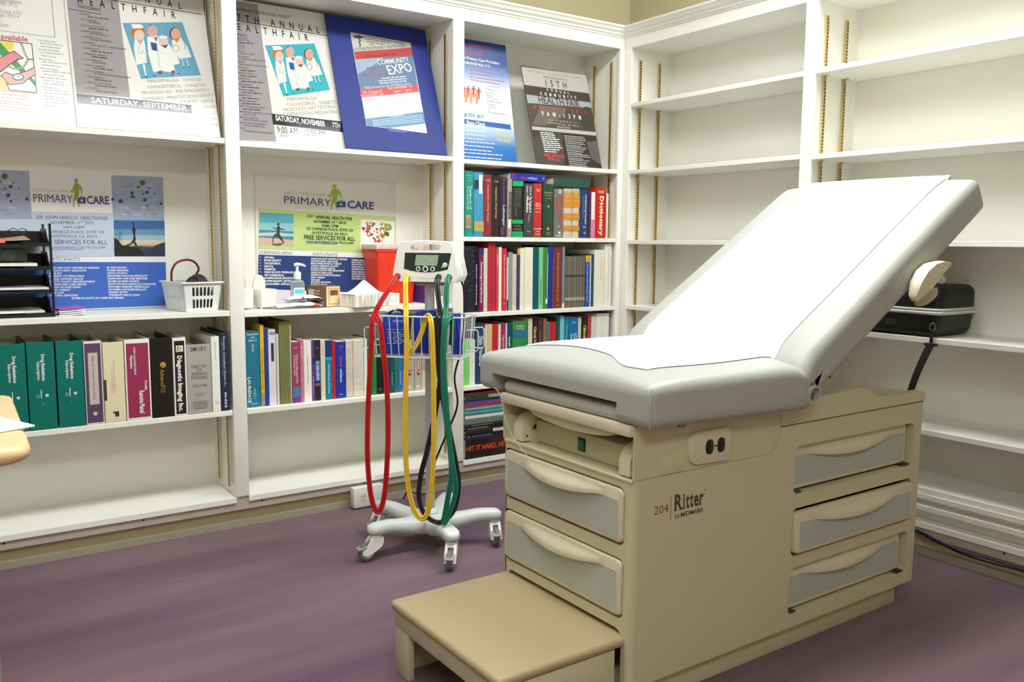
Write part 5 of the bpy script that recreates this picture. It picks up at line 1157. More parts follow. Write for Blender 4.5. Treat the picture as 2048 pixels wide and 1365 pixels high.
(-0.157, -0.093, 0.006, 0.2333, (208, 34, 28), 'hard', 'fat red dictionary with big white letters', [('v', 'Dictionary', 0.84, 0.05, 0.36, (246, 236, 210), 0.08, 0.03), ('g', 0.93, 0.6, 0.1, (240, 200, 170)), ('g', 0.9, 0.5, 0.1, (240, 200, 170)), ('r', 0.9, 0.97, 0.05, 0.95, (180, 26, 22))]),
(-0.0905, -0.0784, 0.006, 0.2088, (236, 226, 206), 'soft', 'cream booklet by the brass strip, right end', [])]),
('book', 'in the corner bay middle row', 0.76, [
(-0.8725, -0.8001, 0.02, 0.2841, (32, 32, 44), 'hard', 'thick glossy black book with white specks, left end', [('r', 0.84, 0.97, 0.03, 0.97, (20, 20, 24)), ('v', 'Fundamentals of Clinical Hematology', 0.72, 0.1, 0.08, (245, 244, 240), 0.4, 0.01), ('specks', 0.5, 0.45, 0, (210, 212, 220))]),
(-0.7956, -0.7703, 0.02, 0.2752, (132, 34, 84), 'soft', 'magenta paperback with navy edges', [('b', 0.9, 1, (40, 50, 120)), ('r', 0, 0.16, 0, 1, (50, 50, 120)), ('v', 'Pharmacology in Drug Discovery', 0.78, 0.14, 0.4, (240, 230, 236), 0.05, 0.02)]),
(-0.7685, -0.7485, 0.02, 0.2753, (226, 226, 236), 'spiral', 'white spiral notebook with blue ruled edge', []),
(-0.7458, -0.7072, 0.02, 0.2981, (196, 44, 66), 'hard', 'tall crimson hardback', [('r', 0.42, 0.5, 0.02, 0.98, (150, 30, 50))]),
(-0.7057, -0.6932, 0.02, 0.277, (206, 76, 76), 'soft', 'thin red paperback beside the tall crimson one', [('v', 'Medicine', 0.9, 0.7, 0.4, (245, 244, 240), 0.0, 0.01)]),
(-0.6918, -0.6765, 0.02, 0.2793, (238, 234, 222), 'soft', 'narrow white book between two reds', []),
(-0.6746, -0.6502, 0.02, 0.2732, (206, 46, 60), 'soft', 'red paperback with white vertical title', [('v', 'Diagnosis of Bone and Joint Disorders', 0.9, 0.2, 0.3, (245, 215, 215), 0.05, 0.01), ('h', 'W', 0.1, 0.3, 0.4, (245, 244, 240), 0.01)]),
(-0.6482, -0.6406, 0.02, 0.2356, (226, 222, 214), 'soft', 'thin white pamphlet by the grey file', [('b', 0, 0.2, (40, 40, 44))]),
(-0.6393, -0.618, 0.02, 0.2579, (146, 150, 148), 'soft', 'plain grey file', []),
(-0.617, -0.5941, 0.02, 0.249, (230, 228, 206), 'spiral', 'cream spiral bound manual', []),
(-0.5928, -0.5784, 0.02, 0.2726, (60, 66, 96), 'soft', 'navy booklet with a yellow top', [('b', 0.9, 1, (226, 172, 44)), ('g', 0.3, 0.5, 0.2, (180, 190, 210))]),
(-0.577, -0.5538, 0.02, 0.275, (236, 230, 212), 'soft', 'cream paperback left of a thicker cream one', []),
(-0.5524, -0.5065, 0.02, 0.279, (238, 232, 216), 'soft', 'thick plain cream book', [('g', 0.12, 0.2, 0.1, (190, 184, 170))]),
(-0.5051, -0.4745, 0.02, 0.2791, (0, 86, 100), 'binder', 'dark teal binder', []),
(-0.4735, -0.4486, 0.02, 0.2792, (126, 200, 146), 'soft', 'pale mint spine beside the teal binder', [('v', 'Neurosurgery Update', 0.5, 0.08, 0.3, (70, 140, 90), 0.0, 0.01)]),
(-0.4476, -0.4205, 0.02, 0.2792, (66, 130, 70), 'soft', 'leaf green book with white edge', [('r', 0.8, 0.97, 0.1, 0.9, (170, 210, 180)), ('r', 0.5, 0.85, 0.08, 0.16, (245, 244, 240))]),
(-0.4186, -0.3902, 0.02, 0.2881, (24, 52, 150), 'soft', 'tall royal blue book', [('r', 0.86, 0.97, 0.02, 0.8, (150, 80, 110))]),
(-0.3882, -0.339, 0.02, 0.2802, (128, 48, 40), 'hard', 'brown leather look book with gold title', [('v', 'Merritt', 0.9, 0.62, 0.2, (226, 200, 150), 0.0, 0.0), ('v', 'Family Medicine by Goroll', 0.6, 0.12, 0.22, (222, 180, 90), 0.0, 0.0), ('g', 0.05, 0.3, 0.06, (214, 180, 100))]),
(-0.337, -0.3246, 0.02, 0.2827, (130, 146, 168), 'soft', 'slate blue slim volume', [('b', 0, 0.08, (236, 232, 220))]),
(-0.3222, -0.3066, 0.02, 0.2376, (106, 104, 94), 'mag', 'first grey journal of the matching set', [('b', 0.6, 0.64, (60, 58, 52)), ('b', 0.14, 0.2, (176, 168, 140))]),
(-0.3055, -0.2888, 0.02, 0.2375, (116, 112, 98), 'mag', 'second grey journal of the matching set', [('b', 0.6, 0.64, (60, 58, 52)), ('b', 0.14, 0.2, (176, 168, 140))]),
(-0.2878, -0.271, 0.02, 0.2375, (108, 104, 92), 'mag', 'third grey journal of the matching set', [('b', 0.6, 0.64, (60, 58, 52)), ('b', 0.14, 0.2, (176, 168, 140))]),
(-0.2699, -0.2541, 0.02, 0.2374, (118, 114, 100), 'mag', 'fourth grey journal of the matching set', [('b', 0.6, 0.64, (60, 58, 52)), ('b', 0.14, 0.2, (176, 168, 140))]),
(-0.2531, -0.2361, 0.02, 0.2374, (108, 106, 94), 'mag', 'fifth grey journal of the matching set', [('b', 0.6, 0.64, (60, 58, 52)), ('b', 0.14, 0.2, (176, 168, 140))]),
(-0.235, -0.2191, 0.02, 0.2373, (114, 110, 98), 'mag', 'sixth grey journal of the matching set', [('b', 0.6, 0.64, (60, 58, 52)), ('b', 0.14, 0.2, (176, 168, 140))]),
(-0.218, -0.203, 0.02, 0.2373, (106, 104, 92), 'mag', 'last grey journal of the matching set', [('b', 0.6, 0.64, (60, 58, 52)), ('b', 0.14, 0.2, (176, 168, 140))]),
(-0.2009, -0.174, 0.02, 0.2397, (30, 76, 168), 'soft', 'blue paperback with an amber cap', [('b', 0.88, 1, (232, 166, 44)), ('v', 'Procedures for Primary Care', 0.85, 0.1, 0.26, (226, 234, 245), 0.0, 0.01)]),
(-0.1724, -0.1643, 0.02, 0.2421, (200, 202, 204), 'soft', 'thin pale grey pamphlet', []),
(-0.1633, -0.1492, 0.02, 0.2478, (52, 66, 96), 'soft', 'slim navy book right of the amber capped one', []),
(-0.1461, -0.0846, 0.02, 0.2685, (238, 232, 214), 'soft', 'wide cream book with a typed strip', [('v', 'Guide to Medical Practice', 0.94, 0.45, 0.1, (150, 146, 136), 0.2, 0.0)]),
(-0.0828, -0.0385, 0.02, 0.297, (240, 236, 222), 'soft', 'tall white book at the right end', [('v', 'Labor, Behavior, Epilepsy Therapy by the Atlas of Imaging', 0.92, 0.08, 0.12, (120, 116, 110), 0.1, 0.0)])]),
('book', 'in the corner bay low row', 0.442, [
(-0.8712, -0.8403, 0.025, 0.1997, (122, 214, 110), 'soft', 'lime green booklet at the left end', []),
(-0.8391, -0.8102, 0.025, 0.1979, (232, 230, 222), 'soft', 'white booklet beside the lime one', [('g', 0.5, 0.3, 0.1, (170, 170, 170))]),
(-0.8091, -0.7592, 0.025, 0.2643, (36, 66, 98), 'hard', 'tall navy hardback behind the wire basket', [('v', 'Skin Diseases', 0.8, 0.3, 0.4, (225, 235, 245), 0.1, 0.02)]),
(-0.7584, -0.7467, 0.025, 0.2597, (230, 210, 190), 'soft', 'thin blush booklet', []),
(-0.7455, -0.7208, 0.025, 0.2608, (214, 190, 140), 'soft', 'tan paperback before the red one', []),
(-0.7196, -0.6891, 0.025, 0.2605, (196, 36, 44), 'hard', 'red hardback near the basket', []),
(-0.6878, -0.6753, 0.025, 0.2583, (232, 222, 200), 'soft', 'thin cream booklet right of the red one', []),
(-0.6741, -0.6502, 0.025, 0.2626, (168, 40, 92), 'soft', 'magenta paperback with white title', [('v', 'Thyroid Manual', 0.8, 0.4, 0.4, (245, 244, 240), 0.0, 0.01)]),
(-0.6489, -0.6419, 0.025, 0.2608, (232, 226, 208), 'soft', 'sliver of a cream booklet', []),
(-0.6407, -0.6139, 0.025, 0.2641, (30, 76, 92), 'hard', 'dark teal book marked in white', [('v', 'Lange Review', 0.75, 0.35, 0.4, (245, 244, 240), 0.0, 0.01)]),
(-0.6121, -0.5279, 0.025, 0.2667, (52, 140, 80), 'soft', 'wide green book with a blue top', [('b', 0.72, 0.86, (40, 110, 150)), ('h', 'ROBBINS', 0.9, 0.5, 0.1, (240, 220, 140), 0.01), ('h', 'Pathology', 0.86, 0.5, 0.1, (240, 220, 140), 0.01), ('h', 'C', 0.5, 0.2, 0.3, (130, 200, 80), 0.01), ('r', 0.94, 1, 0, 1, (24, 110, 60))]),
(-0.5261, -0.5017, 0.025, 0.2779, (226, 214, 186), 'soft', 'cream paperback before the black clinical ones', []),
(-0.5005, -0.4726, 0.025, 0.2821, (36, 34, 32), 'soft', 'black paperback with yellow title left of centre', [('v', 'Clinical Hematology', 0.85, 0.3, 0.5, (232, 214, 80), 0.0, 0.03)]),
(-0.4705, -0.4417, 0.025, 0.2743, (72, 44, 48), 'soft', 'dark brown paperback', [('v', 'Nutrition Care', 0.8, 0.4, 0.3, (190, 120, 120), 0.0, 0.01)]),
(-0.4397, -0.4188, 0.025, 0.272, (150, 106, 70), 'soft', 'light brown paperback', []),
(-0.4172, -0.4022, 0.025, 0.2549, (60, 130, 150), 'soft', 'thin blue grey paperback', []),
(-0.4009, -0.3625, 0.025, 0.2547, (200, 34, 40), 'hard', 'squat bright red hardback', []),
(-0.3608, -0.3443, 0.025, 0.273, (16, 92, 96), 'soft', 'deep teal folder', []),
(-0.3423, -0.3174, 0.025, 0.2797, (120, 196, 214), 'soft', 'pale cyan paperback', []),
(-0.3152, -0.2907, 0.025, 0.273, (20, 130, 150), 'soft', 'turquoise paperback with fine title', [('v', 'Nutrition Handbook', 0.85, 0.4, 0.3, (170, 225, 230), 0.0, 0.01)]),
(-0.2886, -0.234, 0.025, 0.2712, (24, 108, 186), 'soft', 'blue code book with white lettering', [('v', 'ICD-9 CM', 0.72, 0.4, 0.3, (245, 244, 240), 0.2, 0.02), ('v', 'Code Book', 0.72, 0.36, 0.3, (245, 244, 240), -0.2, 0.02), ('h', '2002', 0.9, 0.4, 0.12, (245, 244, 240), 0.01)]),
(-0.2326, -0.2125, 0.025, 0.2684, (226, 220, 206), 'spiral', 'cream spiral book beside the blue code book', []),
(-0.2105, -0.1765, 0.025, 0.2716, (34, 32, 30), 'soft', 'black paperback with yellow title right of centre', [('v', 'Clinical Medicine', 0.85, 0.3, 0.5, (232, 214, 80), 0.0, 0.03)]),
(-0.1746, -0.155, 0.025, 0.2804, (190, 66, 60), 'soft', 'narrow brick red paperback', []),
(-0.1526, -0.1262, 0.025, 0.2715, (222, 216, 204), 'soft', 'pale booklet before two white binders', []),
(-0.1236, -0.0829, 0.025, 0.2824, (240, 236, 228), 'binder', 'white binder with a rivet, left of two', [('disc', 0.2, 0.88, 0.1, (120, 116, 110))]),
(-0.0814, -0.041, 0.025, 0.2818, (240, 236, 228), 'binder', 'white binder with a rivet, right of two', [('disc', -0.1, 0.88, 0.1, (120, 116, 110))]),
(-0.0389, -0.0385, 0.025, 0.2847, (58, 82, 146), 'binder', 'blue binder against the corner stile', [('v', 'Physician', 0.75, 0.45, 0.3, (245, 244, 240), 0.0, 0.01)])]),
]
# ================================================================ books and binders on the shelves
PAGES = M((236, 228, 208), 0.8, var=0.08, scale=180, name='page_block')
DARKIN = M((52, 48, 44), 0.7, name='binder_inside')
def frame_add(gs, o, ux, uy, n, W, Hh, dec, rnd):
    """spine decoration in fractions of the spine: returns {name,colour: G}"""
    out = {}
    def g(name, col): return out.setdefault((name, tuple(col)), G())
    P = lambda a, f, k=0.0006: o + ux*(a*W) + uy*(f*Hh) + n*k
    for i, e in enumerate(dec):
        k = e[0]; lay = 0.0003 + 0.00006*i
        if k == 'b': g('spine_band', e[3]).add([P(0.0, e[1], lay), P(1, e[1], lay), P(1, e[2], lay), P(0, e[2], lay)], [(0, 1, 2, 3)])
        elif k == 'r': g('spine_panel', e[5]).add([P(e[1], e[3], lay), P(e[2], e[3], lay), P(e[2], e[4], lay), P(e[1], e[4], lay)], [(0, 1, 2, 3)])
        elif k == 'v':
            _, t, f0, f1, cap, col, off, bold = e; L = (f0-f1)*Hh; c = cap*W
            put_text(g('title', col), t, P(0.5+off, f0, lay) - ux*(c*0.5), -uy, ux, L, c, bold=bold, res=1)
        elif k == 'h':
            _, t, f, wf, cap, col, bold = e; L = wf*W
            put_text(g('title', col), t, P(0.5-wf/2, f, lay), ux, uy, L, min(cap*W, L), bold=bold, res=1)
        elif k == 'x':
            _, t, a0, a1, f, cap, col, bold = e
            put_text(g('title', col), t, P(a0, f, lay), ux, uy, (a1-a0)*W, cap*Hh, bold=bold, res=2)
        elif k == 'g':
            _, f, wf, cap, col = e; s = 0.5-wf/2
            while s < 0.5+wf/2-0.02:
                q = min(0.5+wf/2-s, rnd.uniform(0.08, 0.25)); hh = cap*W*0.7
                b = P(s, f, lay); g('title', col).add([b, b+ux*q*W, b+ux*q*W+uy*hh, b+uy*hh], [(0, 1, 2, 3)]); s += q+0.03
        elif k in ('disc', 'ring'):
            _, a, f, d, col = e; c = P(0.5+a, f, lay); r = d*W/2; n_ = 18
            ring = [c + ux*(r*math.cos(2*math.pi*j/n_)) + uy*(r*math.sin(2*math.pi*j/n_)) for j in range(n_)]
            if k == 'disc': g('emblem', col).add(ring, [tuple(range(n_))])
            else:
                inn = [c + (p-c)*0.8 for p in ring]
                g('emblem', col).add(ring+inn, [(j, (j+1) % n_, n_+(j+1) % n_, n_+j) for j in range(n_)])
        elif k == 'specks':
            for _ in range(26):
                c = P(rnd.uniform(.2, .7), rnd.gauss(.55, .2) % 1, lay); r = rnd.uniform(.0004, .0012)
                g('emblem', e[4]).add([c-ux*r-uy*r, c+ux*r-uy*r, c+ux*r+uy*r, c-ux*r+uy*r], [(0, 1, 2, 3)])
        elif k == 'tree':
            _, a, f, d, col = e; c = P(a, f, lay)
            for j in range(4):
                w2 = d*W*(0.5-0.1*j); z = uy*(W*0.14*j); q = uy*0.0012
                g('emblem', col).add([c-ux*w2/1.2+z, c+z+uy*W*0.16, c+z+uy*W*0.16+q, c-ux*w2/1.2+z+q], [(0, 1, 2, 3)])
                g('emblem', col).add([c+ux*w2/1.2+z, c+z+uy*W*0.16, c+z+uy*W*0.16+q, c+ux*w2/1.2+z+q], [(0, 1, 2, 3)])
            g('emblem', col).add([c-ux*.0006-uy*W*.2, c+ux*.0006-uy*W*.2, c+ux*.0006+uy*W*.6, c-ux*.0006+uy*W*.6], [(0, 1, 2, 3)])
    return out
def add_decor(t, o, ux, uy, n, W, Hh, dec, rnd, rough=0.4):
    for (nm, col), g in frame_add(None, o, ux, uy, n, W, Hh, dec, rnd).items():
        many = nm in ('title', 'emblem') or len(g.f) > 1
        obj(nm, g, M(col, rough, var=0.03, name='spine_print'), t, smooth=0, kind='stuff' if many else None)
def make_book(name, label, cat, x0, x1, y0, z0, h, col, style, dec, depth, rnd, group):
    """upright book: spine towards -y"""
    W = x1-x0; t = thing(name, label, cat, ((x0+x1)/2, y0+depth/2, z0), group)
    if style == 'binder':
        th = min(0.0028, W*0.15); cv = M(col, 0.35, var=0.04, scale=20, bump=0.05, bscale=500, name='binder_vinyl')
        y1 = y0+depth
        g = G().rbox(x0, x1, y0, y0+th, z0, z0+h, th*0.35, 1)
        g.rbox(x0, x0+th, y0+th*0.8, y1, z0, z0+h, th*0.3, 1); g.rbox(x1-th, x1, y0+th*0.8, y1, z0, z0+h, th*0.3, 1)
        obj('cover', g, cv, t)
        if W > 0.02:
            obj('pages', G().box(x0+th+0.001, x0+th+(W-2*th)*0.72, y0+0.02, y1-0.006, z0+0.002, z0+h-0.014), PAGES, t, smooth=0)
            g = G(); xm = x1-th-0.006
            for zz in (0.25, 0.5, 0.75):
                c = Vector(((x0+x1)/2, y0+0.022, z0+h*zz)); r = (W-2*th)*0.36
                g.tube([c+Vector((math.cos(a)*r, math.sin(a)*0.018, 0)) for a in [k*math.pi/5 for k in range(10)]], 0.0012, 5, closed=True)
            obj('ring_binding', g, M((170, 170, 172), 0.3, metal=0.9), t, kind='stuff')
    elif style == 'spiral':
        th = min(0.0012, W*0.1); y1 = y0+depth
        obj('pages', G().box(x0+th, x1-th, y0+0.005, y1, z0+0.001, z0+h-0.001), PAGES, t, smooth=0)
        g = G().box(x0, x0+th*0.95, y0+0.004, y1+0.001, z0, z0+h); obj('cover', g, M(col, 0.45, name='card_cover'), t, smooth=0)
        obj('cover', G().box(x1-th*0.95, x1, y0+0.004, y1+0.001, z0, z0+h), M(col, 0.45, name='card_cover'), t, smooth=0)
        g = G(); nc = max(6, int(h/0.0085)); pts = []
        r = W*0.48
        for k in range(nc):
            c = Vector(((x0+x1)/2, y0+0.006, z0+0.006+(h-0.012)*k/(nc-1)))
            g.tube([c+Vector((math.cos(a)*r, math.sin(a)*0.0055, 0)) for a in [j*math.pi/4+0.2 for j in range(8)]], 0.0008, 4, closed=True)
        obj('coil', g, M((196, 176, 160) if col[2] < 210 else (214, 214, 208), 0.4, name='coil_wire'), t, kind='stuff')
    else:
        hard = style == 'hard'
        th = min(0.0025 if hard else 0.0008, W*0.15); y1 = y0+depth; ov = 0.003 if hard else 0.0002
        cv = M(col, 0.38 if hard else 0.28, var=0.04, scale=25, bump=0.05 if hard else 0.0, bscale=700, name='book_cover')
        g = G()
        # rounded spine joined to both boards as one wrap
        nS = 6; prof = []
        bul = min(0.004, W*0.12) if hard else min(0.001, W*0.05)
        for k in range(nS+1):
            u = k/nS; prof.append((x0+W*u, y0+bul-bul*4*u*(1-u)))
        prof = [(x0, y1)] + prof + [(x1, y1)] + [(x1-th, y1)] + [(min(max(x, x0+th), x1-th), y+th) for x, y in reversed(prof[1:])] + [(x0+th, y1)]
        n_ = len(prof)
        half = n_//2
        vs = [(x, y, z0) for x, y in prof] + [(x, y, z0+h) for x, y in prof]
        fs = [(i, (i+1) % n_, n_+(i+1) % n_, n_+i) for i in range(n_)]
        for i in range(half-1):   # ring caps as quads between outer and inner outline
            a, b, c, d = i, i+1, n_-2-i, n_-1-i
            fs.append((a, d, c, b)); fs.append((n_+a, n_+b, n_+c, n_+d))
        g.add(vs, fs)
        obj('cover', g, cv, t, smooth=30)
        obj('pages', G().box(x0+th+0.0002, x1-th-0.0002, y0+bul+th+0.001, y1-ov, z0+ov, z0+h-ov), PAGES, t, smooth=0)
    add_decor(t, Vector((x0, y0-0.0002, z0)), Vector((1, 0, 0)), Vector((0, 0, 1)), Vector((0, -1, 0)), W, h, dec, rnd)
    return t
_r = random.Random(21)
for key, where, z, L in BOOK_ROWS:
    for x0, x1, yf, h, col, sty, desc, dec in L:
        lab = desc + ' ' + where
        depth = min(0.262-yf, {'binder': 0.255, 'mag': 0.18}.get(sty, max(0.15, h*0.74)))
        nm = 'binder' if sty == 'binder' else ('journal' if sty == 'mag' else ('notebook' if sty == 'spiral' else 'book'))
        make_book(nm, lab, nm, x0+0.0003, x1-0.0003, yf, z+0.001, h, col, sty, dec, depth, _r, ('binders ' if sty == 'binder' else 'books ')+where)
def flat_book(label, x0, x1, y0, y1, z0, z1, col, dec, group, hard=True, rot=0.0):
    """book or file lying flat, spine towards -y"""
    Hh = z1-z0; W = x1-x0; th = min(0.0022, Hh*0.2); t = thing('book' if hard else 'file_folder', label, 'book' if hard else 'folder', ((x0+x1)/2, (y0+y1)/2, z0), group)
    g = G().rbox(x0, x1, y0, y0+th, z0, z1, th*0.4, 1); g.rbox(x0, x1, y0+th*0.8, y1, z0, z0+th, th*0.4, 1); g.rbox(x0, x1, y0+th*0.8, y1, z1-th, z1, th*0.4, 1)
    obj('cover', g, M(col, 0.4, var=0.05, name='book_cover'), t)
    obj('pages', G().box(x0+0.003, x1-0.003, y0+th+0.001, y1-0.004, z0+th+0.0002, z1-th-0.0002), PAGES, t, smooth=0)
    add_decor(t, Vector((x0, y0-0.0002, z0)), Vector((1, 0, 0)), Vector((0, 0, 1)), Vector((0, -1, 0)), W, Hh, dec, _r)
    return t
GF = 'books lying flat in the corner bay'
flat_book('blue paperback lying flat on the upright books of the top row', -0.6355, -0.4445, 0.015, 0.2, 1.330, 1.3625, (32, 50, 160), [('r', .03, .13, .15, .85, (170, 50, 120)), ('r', .045, .115, .25, .75, (60, 60, 170)), ('x', 'clinical', .26, .46, .3, .3, (200, 60, 100), .02), ('x', 'evidence', .49, .74, .3, .34, (215, 220, 240), .01), ('x', '43', .9, .95, .3, .4, (190, 195, 220), .0)], GF)
g_ = flat_book('dark green spiral bound volume lying flat on the top row books', -0.4015, -0.1935, 0.012, 0.2, 1.3085, 1.3535, (44, 84, 70), [], GF)
g = G()
for k in range(24):
    c = Vector((-0.396+0.197*k/23, 0.011, 1.3125))
    g.tube([c+Vector((0, math.cos(a)*0.004, math.sin(a)*0.004)) for a in [j*math.pi/3 for j in range(6)]], 0.0012, 4, closed=True)
obj('coil', g, M((30, 30, 30), 0.4), g_, kind='stuff')
stack = [  # label, x1, z-thickness, colour, decor, hard
 ('thick black book with big orange lettering at the bottom of the stack', -0.615, .083, (38, 28, 30), [('r', .35, .95, .3, .95, (66, 32, 30)), ('x', 'HIT IT HARD. HIT IT FAST.', .015, .93, .40, .24, (232, 84, 42), .02)], True),
 ('navy black flat book above the orange lettered one', -0.61, .0165, (30, 32, 46), [('x', 'Pharmacotherapy Handbook', .1, .4, .3, .3, (170, 176, 190), .0), ('x', 'b', .04, .06, .25, .5, (220, 220, 220), .0)], True),
 ('black flat book with a white title band', -0.60, .0168, (40, 36, 36), [('r', .4, .98, .1, .85, (222, 216, 200)), ('x', 'NEUROLOGY', .43, .52, .3, .4, (60, 56, 54), .0)], True),
 ('slim black flat book in the middle of the stack', -0.61, .0145, (36, 34, 36), [('x', 'Family Practice Review', .04, .34, .3, .4, (206, 200, 186), .0)], True),
 ('charcoal flat book with tiny white title', -0.605, .0105, (56, 54, 54), [('x', 'Review of Medicine', .1, .4, .25, .45, (190, 186, 180), .0)], True),
 ('grey green file folder in the flat stack', -0.612, .0225, (104, 122, 112), [], False),
 ('pile of white papers in the flat stack', -0.60, .0155, (226, 222, 212), [], False),
 ('teal file folder in the flat stack', -0.605, .0225, (40, 142, 136), [('r', .0, 1, .4, .48, (200, 214, 206))], False),
 ('fanned white and pink papers in the flat stack', -0.60, .0125, (214, 196, 200), [('r', .0, 1, .4, .52, (166, 60, 90))], False),
 ('magenta file folder in the flat stack', -0.605, .0125, (146, 52, 98), [], False),
 ('blue file folder near the top of the flat stack', -0.61, .0125, (66, 84, 160), [], False),
 ('dark green flat book near the top of the stack', -0.62, .020, (44, 66, 48), [('g', .3, .3, .06, (150, 160, 140))], True),
 ('dark red flat book on top of the flat stack', -0.615, .011, (112, 34, 38), [], True)]
zz = 0.1185
for i, (lb, xr, th_, col, dec, hard) in enumerate(stack):
    off = [0, .004, .002, .006, .003, .001, .008, .005, .009, .003, .006, .002, .004][i]
    flat_book(lb, -0.8705+off*0.5, xr+0.09, 0.006+off, 0.22+off, zz, zz+th_*1.08-0.0004, col, dec, 'flat stack at the bottom of the corner bay', hard); zz += th_*1.08
# ================================================================ examination table
def rounded_box(x0, x1, y0, y1, z0, z1, r, nu=10, extra=((), (), ())):
    """rounded cuboid with a dense grid, as bmesh"""
    def coords(a, b, ex):
        s = [a + r*(1-math.cos(t*math.pi/8)) for t in range(5)]
        m = [a+r + (b-a-2*r)*k/nu for k in range(1, nu)]
        e = [b - (v-a) for v in reversed(s)]
        return sorted(set(round(v, 5) for v in s+m+e+list(ex)))
    cx, cy, cz = coords(x0, x1, extra[0]), coords(y0, y1, extra[1]), coords(z0, z1, extra[2])
    bm = bmesh.new()
    def face(us, vs, fn):
        g = [[bm.verts.new(fn(u, v)) for v in vs] for u in us]
        for i in range(len(us)-1):
            for j in range(len(vs)-1): bm.faces.new((g[i][j], g[i+1][j], g[i+1][j+1], g[i][j+1]))
    face(cx, cy, lambda u, v: (u, v, z1)); face(cy, cx, lambda u, v: (v, u, z0))
    face(cx, cz, lambda u, v: (u, y0, v)); face(cz, cx, lambda u, v: (v, y1, u))
    face(cy, cz, lambda u, v: (x1, u, v)); face(cz, cy, lambda u, v: (x0, v, u))
    bmesh.ops.remove_doubles(bm, verts=bm.verts, dist=1e-5)
    for v in bm.verts:
        p = v.co
        q = Vector((min(max(p.x, x0+r), x1-r), min(max(p.y, y0+r), y1-r), min(max(p.z, z0+r), z1-r)))
        d = p-q
        if d.length > 1e-9: v.co = q + d.normalized()*min(d.length, r) if d.length < r else q + d.normalized()*r
    bmesh.ops.recalc_face_normals(bm, faces=bm.faces)
    return bm
def rrect(a0, a1, b0, b1, r, n=5):
    pts = []
    for cx, cy, s in ((a1-r, b1-r, 0), (a0+r, b1-r, 1), (a0+r, b0+r, 2), (a1-r, b0+r, 3)):
        for k in range(n+1):
            t = math.pi/2*(s+k/n); pts.append((cx+r*math.cos(t), cy+r*math.sin(t)))
    return pts
def plate_holes(outer, holes, fn, k0, k1):
    """flat plate with holes; fn(a,b,k)->3D, front at k1"""
    g = G()
    bm = bmesh.new(); loops = [outer]+holes; es = []
    for L in loops:
        vs = [bm.verts.new((a, b, 0)) for a, b in L]
        for i in range(len(vs)): es.append(bm.edges.new((vs[i], vs[(i+1) % len(vs)])))
    bmesh.ops.triangle_fill(bm, edges=es, use_beauty=True)
    bm.verts.index_update()
    P = [(v.co.x, v.co.y) for v in bm.verts]; F = [[v.index for v in f.verts] for f in bm.faces]; bm.free()
    g.add([fn(a, b, k1) for a, b in P], F); g.add([fn(a, b, k0) for a, b in P], [f[::-1] for f in F])
    for L in loops:
        n = len(L); g.add([fn(a, b, k0) for a, b in L]+[fn(a, b, k1) for a, b in L], [(i, (i+1) % n, n+(i+1) % n, n+i) for i in range(n)])
    return g
CREAM = M((203, 196, 165), 0.42, var=0.015, scale=8, bump=0.06, bscale=900, name='cream_moulded_plastic')
CREAM2 = M((213, 205, 180), 0.4, var=0.015, scale=8, name='cream_trim_plastic')
PANEL = M((180, 186, 178), 0.5, var=0.03, scale=60, bump=0.05, bscale=900, name='grey_drawer_panel')
VINYL = M((171, 173, 168), 0.42, var=0.015, scale=12, bump=0.03, bscale=1500, name='light_grey_vinyl')
DARK = M((34, 31, 27), 0.8, name='gap_shade_and_pin')  # dark tone standing in for shade in the table's gaps; also on pivot pins
def smooth_plate(poly, fn, k0, k1, bev=0.004):
    """prism with a softened front edge"""
    n = len(poly); cx = sum(p[0] for p in poly)/n; cy = sum(p[1] for p in poly)/n
    def ins(d):
        w = max(abs(p[0]-cx) for p in poly); h = max(abs(p[1]-cy) for p in poly)
        return [(cx+(a-cx)*(1-d/w), cy+(b-cy)*(1-d/h)) for a, b in poly]
    rings = [(poly, k0), (poly, k1-bev), (ins(bev*0.3), k1-bev*0.3), (ins(bev), k1)]
    g = G(); vs = []
    for L, k in rings: vs += [fn(a, b, k) for a, b in L]
    fs = [(r*n+i, r*n+(i+1) % n, (r+1)*n+(i+1) % n, (r+1)*n+i) for r in range(3) for i in range(n)]
    fs += [tuple(range(n-1, -1, -1)), tuple(3*n+i for i in range(n))]
    return g.add(vs, fs)
def spline_(pts, k=5):
    P = [Vector(p) for p in pts]; out = []
    for i in range(len(P)-1):
        a, b, c, d = P[max(i-1, 0)], P[i], P[i+1], P[min(i+2, len(P)-1)]
        for j in range(k):
            t = j/k; out.append(0.5*((2*b)+(c-a)*t+(2*a-5*b+4*c-d)*t*t+(3*b-a-3*c+d)*t**3))
    return out+[P[-1]]
tb = thing('examination_table', 'cream medical examination table with raised grey padded backrest and drawers', 'exam table', (-0.96, -1.51, 0))
BX0, BX1, BY0, BY1 = -1.54, -0.386, -1.766, -1.262
FR = lambda a, b, k: (BX0-k, a, b)          # front face: a=y, b=z, k outward
SD = lambda a, b, k: (a, BY0-k, b)          # near side: a=x, b=z, k outward
R_ = 0.018
